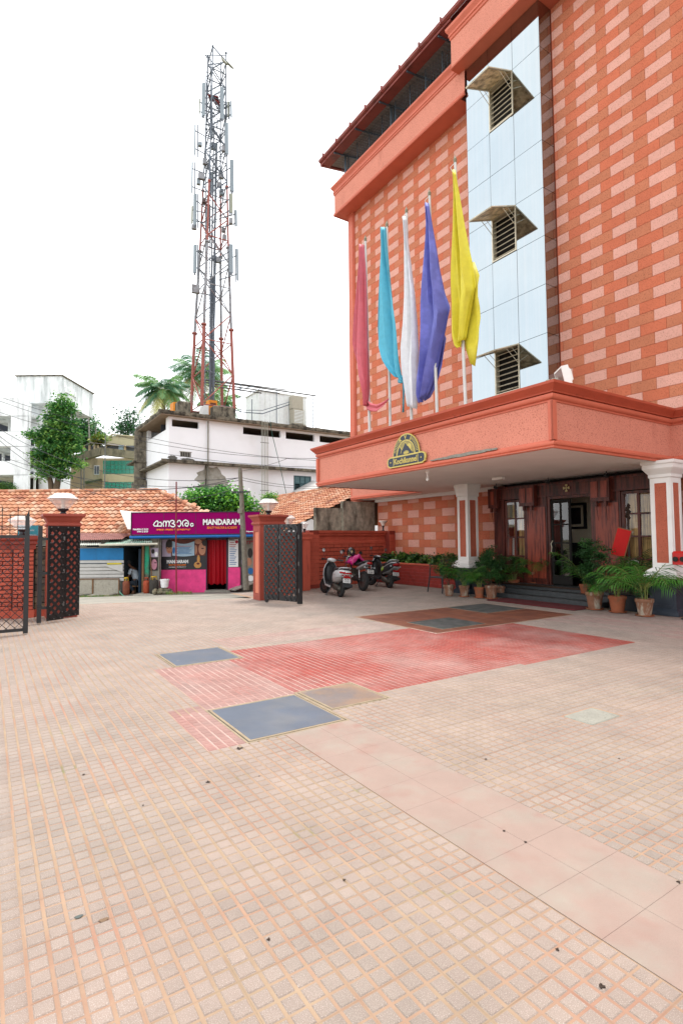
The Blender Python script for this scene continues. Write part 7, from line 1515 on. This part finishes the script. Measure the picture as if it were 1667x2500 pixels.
# ================================================================== TELECOM MAST
MC = (H(0,0)*0) ; cw_ = Vector((-9.05, 38.0, 0)); cl_ = (cw_.dot(EX), cw_.dot(EY))
mast = Thing('telecom_mast', 'tall red and white lattice telecom mast crowded with panel antennas on the white building roof', 'telecom mast', (cl_[0], cl_[1], 10.7))
m_mred = mat('mast_red', S(190,110,98,.55), .7, .15, 3, streak=S(150,150,150,.6), streakscale=(1,1,1.4), streakpos=(.6,.7)); m_mwhite = mat('mast_galvanised', S(166,168,172,.6), .6, .2, 3, streak=S(110,84,80,.55), streakscale=(1,1,1.2), streakpos=(.52,.66)); m_mdark = mat('mast_dark_steel', S(120,130,142,.6), .6, .2, 4); m_ant = mat('antenna_grey', S(160,174,182,.6), .5, .05, 3); m_antc = mat('antenna_cream', S(176,180,160,.6), .5, .05, 3)
prof_ = [(10.7,2.32),(16.4,1.98),(20.3,1.72),(22.8,1.52),(26.9,1.32),(31.9,1.05),(37.1,1.0)]
def Sz(z):
    for (a, s0), (b2, s1) in zip(prof_, prof_[1:]):
        if z <= b2: return s0+(s1-s0)*(z-a)/(b2-a)
    return 1.0
def dx(z): return .012*(z-16) if z > 16 else 0
def corner(k, z): s_ = Sz(z)/2; sx_, sy_ = ((-1,-1),(1,-1),(1,1),(-1,1))[k]; return Vector((cl_[0]+sx_*s_+dx(z)*.84, cl_[1]+sy_*s_-dx(z)*.55, z))
segs = [(10.7,16.4,m_mred,.115),(16.4,22.4,m_mwhite,.10),(22.4,26.9,m_mred,.07),(26.9,31.5,m_mdark,.055),(31.5,37.0,m_mdark,.05)]
for (z0, z1, m, r_) in segs:
    for k in range(4):
        zt_ = z1
        mast.part('mast_leg', MB().cyl(corner(k,z0), corner(k,zt_), r_, r_*.92, 8), m, smooth=True); mast.part('flange', MB().cyl(corner(k,zt_)-Vector((0,0,.05)), corner(k,zt_)+Vector((0,0,.05)), r_*1.7, n=8), m)
zl = [10.8]; 
while zl[-1] < 36.4: zl.append(zl[-1]+Sz(zl[-1])*1.02)
zl[-1] = 37.0
for i in range(len(zl)-1):
    z0, z1 = zl[i], zl[i+1]; m = m_mred if z0 < 16 or 22.4 < z0 < 25 else (m_mwhite if z0 < 22.4 else m_mdark)
    for k in range(4):
        j = (k+1) % 4; a, b_ = (corner(k,z0), corner(j,z1)) if (i+k) % 2 == 0 else (corner(j,z0), corner(k,z1))
        mast.part('brace', MB().cyl(a, b_, .045, n=5, cap=False), m)
        if i % 2 == 0: mast.part('brace', MB().cyl(corner(k,z0), corner(j,z0), .04, n=5, cap=False), m)
ld = MB(); lx, ly = -.32, .2
for z0 in np.arange(10.8, 35.5, 2.0):
    c0_ = Vector((cl_[0]+lx, cl_[1]+ly, z0)); ld.cyl(c0_+Vector((-.17,0,0)), c0_+Vector((-.17+.02,0,2)), .035, n=4, cap=False); ld.cyl(c0_+Vector((.17,0,0)), c0_+Vector((.17+.02,0,2)), .035, n=4, cap=False)
for z0 in np.arange(10.9, 35.8, .33): c0_ = Vector((cl_[0]+lx, cl_[1]+ly, z0)); ld.cyl(c0_+Vector((-.17,0,0)), c0_+Vector((.19,0,0)), .02, n=3, cap=False)
for z0 in np.arange(13.5, 34, 1.0): ld.tube([(cl_[0]+lx+.36*math.cos(a), cl_[1]+ly+.05+.36*math.sin(a), z0) for a in np.linspace(-2.8,-.35+.0,7)], .026, 3)
mast.part('ladder', ld, m_mdark)
cb_ = MB(); rr_ = random.Random(4)
for k in range(11):
    x0, y0 = cl_[0]-.1+k*.035, cl_[1]+.35+rr_.uniform(-.05,.05); top = rr_.uniform(20, 35); cb_.tube([(x0+dx(z)*.84+rr_.uniform(-.02,.02), y0-dx(z)*.55, z) for z in np.arange(11, top, 1.6)], .034, 4)
for k in range(70):
    z = rr_.uniform(20.5, 34.5); a = rr_.uniform(0, 6.28); s_ = Sz(z)*.5; p = Vector((cl_[0]+dx(z)*.84, cl_[1]-dx(z)*.55, z)); q = p+Vector((math.cos(a)*s_*1.1, math.sin(a)*s_*1.1, rr_.uniform(-.3,.8))); cb_.tube([p, (p+q)/2+Vector((0,0,-.35)), q], .022, 3)
mast.part('cables', cb_, m_mdark)
# antennas placed from the photograph: (pixel x, y top, y bottom, width px, depth offset, material)
ants = [(497,203,283,8,37.0,m_ant),(487,241,279,3,37.6,m_antc),(543,214,291,9,37.0,m_ant),(558,248,286,4,37.4,m_antc),(565,247,286,4,37.2,m_ant),(517,260,335,7,38.6,m_ant),
        (476,304,377,3.5,37.2,m_ant),(554,300,376,8,36.9,m_ant),(469,396,470,3.5,37.2,m_ant),(567,391,467,9,37.0,m_ant),(476,474,550,8,36.9,m_ant),(469,503,545,4,37.4,m_antc),(565,474,520,7.5,37.0,m_antc),(577,513,551,5,37.2,m_ant),
        (476,598,666,8,36.8,m_ant),(565,597,666,9,36.8,m_ant),(580,608,683,5,36.9,m_ant),(505,500,560,5,38.9,m_ant),(520,420,470,6,38.9,m_ant)]
for x, y0, y1, wpx, d, m in ants:
    b = MB(); p0, p1 = V3(x,y1,d), V3(x+(-1.5 if x < 500 else 1.0)*-.6,y0,d); wd = wpx*d/F_PX
    d_ = (p1-p0); Mz = Matrix.Rotation(ANG*.0+R(18 if x > 520 else -25), 3, 'Z'); mb = MB(); 
    b.beam(p0, p1, wd, wd*.45, upv=Mz@Vector((0,1,0)))
    b.v = [tuple(Vector((EX.dot(Vector(v)), EY.dot(Vector(v)), v[2]))) for v in b.v]; ap_ = mast.part('antenna', b, m)
    mt = MB(); pp_ = Vector((p0.x+(.16 if x < 518 else -.16), p0.y+.15, p0.z-.1)); mt.cyl(pp_, pp_+Vector((0,0,(p1.z-p0.z)+.2)), .04, n=5); q_ = Vector((-9.05+(.5 if x > 518 else -.5)*1.0, 37.8, 0))
    for f in (.2,.8): z_ = p0.z+(p1.z-p0.z)*f; mt.cyl(Vector((pp_.x,pp_.y,z_)), Vector((q_.x,q_.y,z_)), .035, n=4); mt.cyl(Vector((pp_.x,pp_.y,z_)), Vector((p0.x,p0.y,z_)), .035, n=4)
    mt.cyl(p0, p0-Vector((0,0,.14)), wd*.3, n=6); mt.v = [tuple(Vector((EX.dot(Vector(v)), EY.dot(Vector(v)), v[2]))) for v in mt.v]; mast.part('antenna_mount', mt, m_mdark, ap_)
for x, y, wpx, hpx, d in ((489,353,9,9,37),(546,364,9,13,37),(492,431,15,15,36.9),(485,444,9,14,37),(478,706,19,20,36.7),(541,470,10,14,38.4),(546,562,9,10,38),(474,555,12,10,37),(523,358,14,16,38.6),(540,430,12,12,38.4),(536,452,11,10,38.2),(548,580,9,12,38),(534,635,12,14,38.4),(498,490,9,12,37.3),(564,540,8,14,37),(500,395,10,14,37.5),(510,405,9,10,38)):
    p = V3(x,y,d); k = d/F_PX; b = MB(); b.obox(p, wpx*k, .25, hpx*k, Matrix.Rotation(R(20),3,'Z')); b.v = [tuple(Vector((EX.dot(Vector(v)), EY.dot(Vector(v)), v[2]))) for v in b.v]; mast.part('radio_unit', b, m_ant if x % 2 else m_mwhite)
for x, y, rr2, d in ((549,150,11.5,36.8),(562.5,158.5,12.5,37.2)):
    p = V3(x,y,d); k = d/F_PX; Mx = Matrix.Rotation(R(-12),3,'Y') @ Matrix.Rotation(R(62),3,'Y') @ Matrix.Rotation(R(25),3,'X'); b = MB(); b.lathe([(.001,-.12),(rr2*k*.6,-.10),(rr2*k,0),(rr2*k,.03),(.001,.05)], p, 18, M=Mx); b.v = [tuple(Vector((EX.dot(Vector(v)), EY.dot(Vector(v)), v[2]))) for v in b.v]; mast.part('dish_antenna', b, m_antc, smooth=True)
b = MB(); p = V3(522,240,37.6); b.obox(p, .75,.5,.05, Matrix.Rotation(R(12),3,'Y')); b.obox(p+Vector((.25,0,-.35)), .4,.4,.05, Matrix.Rotation(R(30),3,'Y')); b.v = [tuple(Vector((EX.dot(Vector(v)), EY.dot(Vector(v)), v[2]))) for v in b.v]; mast.part('platform', b, mat('platform_red', S(150,50,44,.6), .7, .1, 4))
b = MB(); a, c = V3(500,134,37.5), V3(552,136,37.2); b.cyl(a, c, .03, n=5); b.cyl(a, V3(548,180,37.6), .03, n=5); b.cyl(c, c-Vector((0,0,1.3)), .035, n=5); b.v = [tuple(Vector((EX.dot(Vector(v)), EY.dot(Vector(v)), v[2]))) for v in b.v]; mast.part('top_frame', b, m_mdark)

# ================================================================== FAR BUILDINGS
m_grw = mat('raw_white_render', (.84,.86,.87), .9, .04, .5, .2, 8, streak=S(180,182,182,.65), streakscale=(1,1,.3), streakpos=(.5,.75)); m_grc = mat('grey_rendered_tank', (.80,.83,.83), .9, .08, .8, .2, 8, streak=S(184,192,192,.8), streakscale=(1.3,1.3,.2), streakpos=(.46,.68))
lbd = Thing('unfinished_building', 'white unfinished three storey building with dark openings at the far left', 'building', P(40,1200,46), rot=0); D = 46
def LB(mb, x0, x1, y0, y1, d=D, t=.3, m=0): rectp(mb, x0, x1, y0, y1, d, t, m)
b = MB(); LB(b,-60,69,970,1016); LB(b,27,69,1016,1053); LB(b,-60,69,1053,1090); LB(b,26,69,1090,1125); LB(b,-60,69,1125,1160); LB(b,33,69,1160,1210); LB(b,69,73,985,1210,D-.2)
LB(b,69,170,985,1072,D+2.0,.3); LB(b,69,170,1141,1152,D+2.0,.3); LB(b,95,170,1072,1210,D+2.2,.3); LB(b,-60,170,1210,1260,D+2)
lbd.part('wall', b, m_grw)
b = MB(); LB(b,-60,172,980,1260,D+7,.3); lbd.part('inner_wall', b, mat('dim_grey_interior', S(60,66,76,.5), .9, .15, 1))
for y in (1090, 1012, 1160): b = MB(); A_, B_ = V3(-60,y,D), V3(69,y-3,D); b.box(A_.x,B_.x,D+.3,D+7,A_.z-.08,A_.z+.12); lbd.part('floor_slab', b, m_grc)
for k in range(4):
    for x in (10, 40): pass
b = MB(); LB(b,20,27,1016,1053,D+2.5,.3); LB(b,5,9,1090,1125,D+3,.3); lbd.part('pillar', b, m_grc)
b = MB(); LB(b,39,152,917,985,D+1.0,6); q0, q1 = V3(19,937,D+5), V3(38,917,D+1); b.add([(q0.x,D+6,q0.z-3),(q1.x,D+1,q0.z-3),(q1.x,D+1,q1.z+.3),(q0.x,D+6,q1.z+.3)],[(0,1,2,3)]); LB(b,150,161,944,957,D+1.5,2); LB(b,158,167,957,975,D+2,.5); lbd.part('roof_block', b, m_grc)
b = MB(); LB(b,37,154,914.5,918,D+.9,6.2); lbd.part('block_coping', b, m_mossc)
b = MB(); LB(b,69,90,1096,1141,D+1.9,.05); LB(b,69,94,1162,1200,D+1.9,.05); lbd.part('dark_opening', b, m_darkin)
b = MB(); LB(b,82,88,1080,1200,D+1.2,.15); lbd.part('prop', b, m_grc)
hedge = crown_mesh('creeper', [(*V3(15,1190,D-.3),.95,.3,.45),(*V3(-8,1190,D-.3),.9,.3,.5)], 2600, .12, [m_lf[0],m_lf[2]], sub=.3); o = bpy.data.objects.new('creeper', hedge); COL.objects.link(o); props(o, 'bright green creeper filling the lowest opening of the unfinished building', 'creeper')
DB = 55; bg_ = Thing('green_glass_building', 'cream building with bands of green glass and a mossy parapet between the trees', 'building', P(250,1200,DB), rot=0)
m_cream = mat('cream_paint', S(226,208,172,.82), .9, .06, .8, .2, 8, streak=S(150,140,116,.55), streakscale=(1,1,.3), streakpos=(.55,.8)); m_cream2 = mat('pale_cream_wall', S(226,216,176,.7), .9, .05, .8, streak=S(176,166,136,.6), streakscale=(1,1,.4), streakpos=(.55,.8)); m_ggl = mat('green_glass', S(60,178,150,.62), .2, .06, 1.5, spec=.6, objrand=.06)
b = MB(); rectp(b,188,252,1118,1260,DB+.8,6); rectp(b,250,345,1118,1260,DB,6); rectp(b,168,190,1125,1260,DB+3,4); bg_.part('wall', b, m_cream)
b = MB(); rectp(b,251,346,1157,1177,DB-.06,.05); bg_.part('white_band', b, m_cream2)
b = MB(); q = [V3(178,1123,DB+2),V3(250,1102,DB-.6),V3(350,1114,DB-.2)]
for p0, p1 in zip(q, q[1:]): b.beam(p0, p1, .5, .75)
bg_.part('parapet', b, mat('mossy_parapet', S(176,168,140,.6), .95, .15, 2, streak=S(110,110,90,.5), streakscale=(2,2,.6), streakpos=(.5,.7)))
for (x0, x1, y0, y1, nx, ny) in ((252,336,1124,1157,9,3),(254,341,1177,1206,9,1)):
    for i in range(nx):
        for j in range(ny): b = MB(); rectp(b, x0+(x1-x0)*i/nx+.3, x0+(x1-x0)*(i+1)/nx-.3, y0+(y1-y0)*j/ny+.3, y0+(y1-y0)*(j+1)/ny-.3, DB-.08, .05); bg_.part('glass_pane', b, m_ggl)
b = MB(); rectp(b,230,243,1136,1159,DB+.74,.06); wo3 = bg_.part('window', b, m_whitef)
for x in (233.5, 239.5): b = MB(); rectp(b,x-2.2,x+2.2,1138,1157,DB+.7,.03); bg_.part('pane', b, m_mdark, wo3)
b = MB(); b.add([V3(206,1176,DB-.8), V3(248,1168,DB-.8), V3(250,1172,DB+.8), V3(210,1182,DB+.8)],[(0,1,2,3)]); bg_.part('awning', b, m_ggl)
b = MB(); rectp(b,198,336,1088,1104,DB+1.5,.3); bg_.part('upper_storey', b, m_mdark)
for k, x in enumerate((203,216,229,237,256,290,303)): b = MB(); rectp(b,x,x+(12 if k in (5,) else 4),1087,1106,DB+1.2,.2); bg_.part('upper_post', b, m_cream if k != 5 else m_flyer)
b = MB(); b.add([V3(190,1095,DB+1), V3(222,1081,DB+1), V3(336,1093,DB+.8), V3(336,1090,DB+6), V3(225,1078,DB+6)],[(0,1,2,3,4)]); bg_.part('upper_roof', b, mat('grey_roof_sheet', S(120,112,104,.6), .8, .1, 2))
b = MB(); rectp(b,258,336,1064,1092,DB+6,3); b.beam(V3(256,1072,DB+6),V3(276,1061,DB+5.9),.2,.12); b.beam(V3(276,1061,DB+5.9),V3(338,1066,DB+5.9),.2,.12); bg_.part('rear_block', b, m_cream2)
for x in (199, 206): b = MB(); b.cyl(V3(x,1118,DB-.2),V3(x,1240,DB-.2),.07,n=6); bg_.part('drain_pipe', b, m_conc)
b = MB(); b.cyl(V3(256,1205,DB-1.5),V3(258,1063,DB-1.5),.05,n=6); bg_.part('aerial_pole', b, m_bolt)
for k in range(5): bg_.part('aerial_rod', MB().cyl(V3(256,1050+k*4,DB-1.5),V3(266,1046+k*4,DB-1.2),.02,n=3), m_bolt)

# ================================================================== TREES
def tree(name, label, base, top_crown, blobs, n, leaf, mats, trunks, sub, cat='tree', m_bark=None, group=None, aspect=.5):
    t = Thing(name, label, cat, base, rot=0, group=group); tb = MB()
    for pts, rad in trunks: tb.tube(pts, rad, 8)
    if trunks: t.part('trunk', tb, m_bark or mat('grey_brown_bark', S(130,112,90,.5), .95, .2, 6, .4, 12), smooth=True)
    bl_ = [(b_[0]-base[0], b_[1]-base[1], b_[2]-base[2], *b_[3:]) for b_ in blobs]; me = crown_mesh('crown', bl_, n, leaf, mats, sub=sub, aspect=aspect); o = bpy.data.objects.new('crown', me); COL.objects.link(o); o.parent = t.e; return t
m_tr = [mat('tree_leaf_mid', S(104,170,84,.62), .5, .2, 1.5, thin=.35), mat('tree_leaf_dark', S(68,134,72,.58), .5, .2, 1.5, thin=.35), mat('tree_leaf_light', S(160,210,100,.65), .5, .15, 1.5, thin=.35)]
def PB(x, y, d, rx, ry, rz=None): p = V3(x,y,d); k = d/F_PX; return (p.x, p.y, p.z, rx*k, (rz or rx*.8)*k, ry*k)
dt = 40
bl = [PB(152,978,dt,13,13),PB(140,997,dt,17,13),PB(166,1002,dt,16,14),PB(128,1022,dt,15,12),PB(152,1030,dt,24,16),PB(182,1032,dt,10,10),PB(120,1048,dt,16,12),PB(150,1062,dt,28,14),PB(184,1062,dt,15,12),PB(90,1062,dt,20,8),PB(112,1078,dt,18,10),PB(148,1092,dt,30,14),PB(186,1095,dt,16,12),PB(104,1108,dt,24,9),PB(140,1120,dt,26,12),PB(176,1128,dt,22,10),PB(196,1135,dt,10,7),PB(98,1130,dt,14,8),PB(122,1146,dt,24,11),PB(150,1154,dt,20,10),PB(110,1158,dt,12,7)]
tree('broadleaf_tree', 'tall leafy green tree in front of the unfinished building', P(132,1210,dt), None, bl, 14000, .25, [m_tr[0],m_tr[0],m_tr[1],m_tr[2]], [([V3(128,1215,dt),V3(125,1180,dt),V3(118,1150,dt),V3(112,1120,dt)],[.22,.2,.15,.08]),([V3(134,1215,dt),V3(142,1175,dt),V3(146,1130,dt),V3(148,1060,dt),V3(150,1000,dt)],[.26,.22,.18,.12,.05]),([V3(146,1130,dt),V3(165,1100,dt),V3(178,1080,dt)],[.12,.08,.04]),([V3(144,1120,dt),V3(128,1085,dt),V3(100,1065,dt)],[.12,.08,.04])], .5)
tree('garden_bush', 'bright green leafy tree top rising behind the magenta sign', P(540,1300,27), None, [PB(470,1232,27,28,22),PB(500,1218,27,36,26),PB(545,1215,27,40,26),PB(590,1228,27,32,22),PB(560,1235,27,50,20),PB(520,1240,27,50,20),PB(615,1240,27,18,14),PB(460,1246,27,20,10)], 9000, .17, [mat('bush_leaf_bright', S(140,214,80,.7), .5, .15, 2, thin=.35), mat('bush_leaf_mid', S(90,176,66,.62), .5, .15, 2, thin=.35), m_tr[1]], [([V3(540,1440,27),V3(540,1300,27),V3(530,1235,27)],[.2,.16,.06])], .5, aspect=.6)
tree('garden_bush', 'small green bush top peeping over the tiled roof beside the diamond lamp', P(660,1240,30), None, [PB(660,1213,30,10,7),PB(648,1216,30,6,5)], 500, .14, [m_tr[0],m_tr[2]], [([V3(660,1260,30),V3(660,1215,30)],[.08,.04])], .3)
tree('broadleaf_tree', 'dark green tree mass behind the tall tree and the cream building', P(205,1150,62), None, [PB(205,1030,62,18,20),PB(215,1055,62,26,24),PB(200,1080,62,24,24),PB(235,1070,62,22,16),PB(190,1050,62,16,20)], 4500, .32, [m_tr[1],m_tr[1],m_tr[0]], [([V3(208,1200,62),V3(206,1080,62)],[.3,.15])], 1.2)
tree('broadleaf_tree', 'slender grey green tree standing behind the cream building', P(312,1120,70), None, [PB(312,1010,70,12,14),PB(318,1035,70,18,16),PB(305,1050,70,18,14),PB(292,1056,70,10,10),PB(325,1055,70,10,12)], 1600, .36, [m_tr[1],mat('tree_leaf_grey', S(96,136,110,.5), .6, .15, 1)], [([V3(312,1120,70),V3(312,1010,70)],[.2,.05])], 1.2)
tree('banana_clump', 'yellow green leafy clump on the roof terrace below the small palms', P(240,1085,58), None, [PB(243,1073,58,14,9)], 350, .5, [m_lf[2], mat('yellow_leaf', S(190,190,70,.55), .6, .1, 2)], [([V3(243,1090,58),V3(243,1075,58)],[.1,.05])], .6, cat='plant', aspect=.25)
m_coco = [mat('coconut_leaf', S(140,186,120,.72), .5, .15, 1.5, thin=.35), mat('coconut_rachis', S(200,196,96,.55), .5, .1, 2), mat('coconut_leaf_dark', S(104,156,116,.65), .5, .15, 1.5, thin=.35), mat('coconut_leaf_yellow', S(216,212,130,.7), .5, .1, 2)]
def coconut(px_, py_, d, rpx, label, nf, seed, basey=1120, lean=0):
    random.seed(seed); c = V3(px_, py_, d); k = d/F_PX; b_ = V3(px_+lean, basey, d); t = Thing('coconut_palm', label, 'palm tree', b_, rot=0, group='coconut palms behind the white building')
    t.part('trunk', MB().tube([b_, b_.lerp(c,.5)+Vector((.1,0,0)), c], [.22,.18,.16], 8), mat('palm_bark', S(150,136,116,.55), .9, .2, 4), smooth=True)
    for i in range(nf):
        fo = MB(); a = i*2.4+seed; f = i/nf; u = 1.05-1.35*f; L_ = rpx*k*random.uniform(.85,1.1)
        frond(fo, c, a, L_, u, .55+.25*f, nl=34, lw=.085, ll=L_*.30, m=(0 if random.random() < .55 else 2) if f < .85 else 3, m2=1); t.part('frond', fo, m_coco)
coconut(398, 955, 46, 84, 'bushy coconut palm left of the telecom mast', 34, 1)
coconut(492, 915, 50, 92, 'tall coconut palm seen through the foot of the telecom mast', 34, 5, lean=8)
coconut(535, 985, 47, 66, 'lower coconut palm with yellowing fronds behind the right mast leg', 24, 9)
for k, (x, y, d, r_, by, lb) in enumerate(((216,1003,60,15,1085,'tiny slender palm highest above the trees on the left'),(233,1032,58,17,1085,'second slender palm lower and right of the tallest small palm'))):
    random.seed(k+20); c = V3(x,y,d); b_ = V3(x+4,by,d); kk = d/F_PX; t = Thing('areca_palm', lb, 'palm tree', b_, rot=0); t.part('trunk', MB().tube([b_,c],[.10,.08],6), m_conc)
    for i in range(11): fo = MB(); frond(fo, c, i*2.4, r_*kk, 1.0-1.2*i/11, .7, nl=12, lw=.09, ll=r_*kk*.35, m=0 if i % 2 else 2, m2=1); t.part('frond', fo, m_coco)
single('satellite_dish', MB().lathe([(.001,-.08),(.25,-.04),(.36,.03),(.25,-.02),(.001,-.05)], V3(352,1204,29), 18, M=Matrix.Rotation(R(60),3,'Y')@Matrix.Rotation(R(40),3,'X')), m_ant, 'small grey satellite dish peeping over the ridge of the left tiled roof', 'satellite dish', P(352,1204,29), rot=0, smooth=True)
sh3 = Thing('small_gable', 'pale gable roof corner peeking between the tiled roof and the canopy', 'roof', fy(800,1180,33)); q = fy(800,1180,33); sh3.part('roof_sheet', MB().add([(q[0]-1.6,33,q[2]-.75),(q[0]+.1,33,q[2]+.15),(q[0]+2.6,33,q[2]-.15),(q[0]+2.6,36,q[2]+.2),(q[0]+.1,36,q[2]+.5),(q[0]-1.6,36,q[2]-.4)],[(0,1,4,5),(1,2,3,4)]), m_wb); sh3.part('gable', MB().add([(q[0]-1.4,33.1,q[2]-.9),(q[0]+.1,33.1,q[2]+.05),(q[0]+2.6,33.1,q[2]-.25),(q[0]+2.6,33.1,q[2]-.9)],[(0,1,2,3)]), m_mossc)
# overhead wires
m_wire = mat('black_cable', (.03,.03,.035), .6, 0)
def wire(p0, p1, d0, d1, sag, r_=.012, label=''):
    a, b_ = V3(*p0, d0), V3(*p1, d1); pts = [a.lerp(b_, t)-Vector((0,0,sag*4*t*(1-t))) for t in np.linspace(0,1,13)]
    return single('overhead_wire', MB().tube(pts, r_, 4), m_wire, label, 'wire', pts[0], rot=0, group='overhead wires', smooth=True)
lab = 'thin dark overhead wire crossing the sky and house fronts left of the utility pole'
WL = ['upper wire of the bundle reaching the middle of the utility pole from the left','sagging wire just under the upper wire reaching the middle of the utility pole','wire from the left edge ending lowest at the cross bar of the utility pole','slack wire passing low across the tall tree toward the utility pole','steepest wire, dropping from beside the roof block to the cross bar of the pole']
for p0, p1, sg in (((-20,1035),(590,1166),1.0),((-20,1050),(590,1165),1.4),((-20,1105),(590,1185),.6),((-20,1110),(590,1172),.9),((-20,1058),(590,1190),1.6)):
    wire(p0, p1, 26, 19.7, sg, .013, WL.pop(0))
lab2 = 'thin dark overhead wire running right from the utility pole toward the hotel canopy'
WR = ['upper of the two near parallel wires from the pole toward the canopy','lower of the two near parallel wires from the pole toward the canopy','short wire rising to the right from the top of the utility pole']
for p0, p1, sg in (((590,1166),(815,1185),.15),((590,1172),(815,1190),.15),((590,1150),(700,1120),.05)): wire(p0, p1, 19.7, 24, sg, .010, WR.pop(0))

WU = ['highest long wire, crossing the roof slab zone of the white building','second highest long wire across the upper wall of the white building','lowest of the three long wires across the upper wall of the white building']
for p0, p1, sg in (((-20,962),(850,1128),.7),((-20,972),(850,1118),.9),((-20,1000),(850,1140),.8)): wire(p0, p1, 26, 27, sg, .013, WU.pop(0))
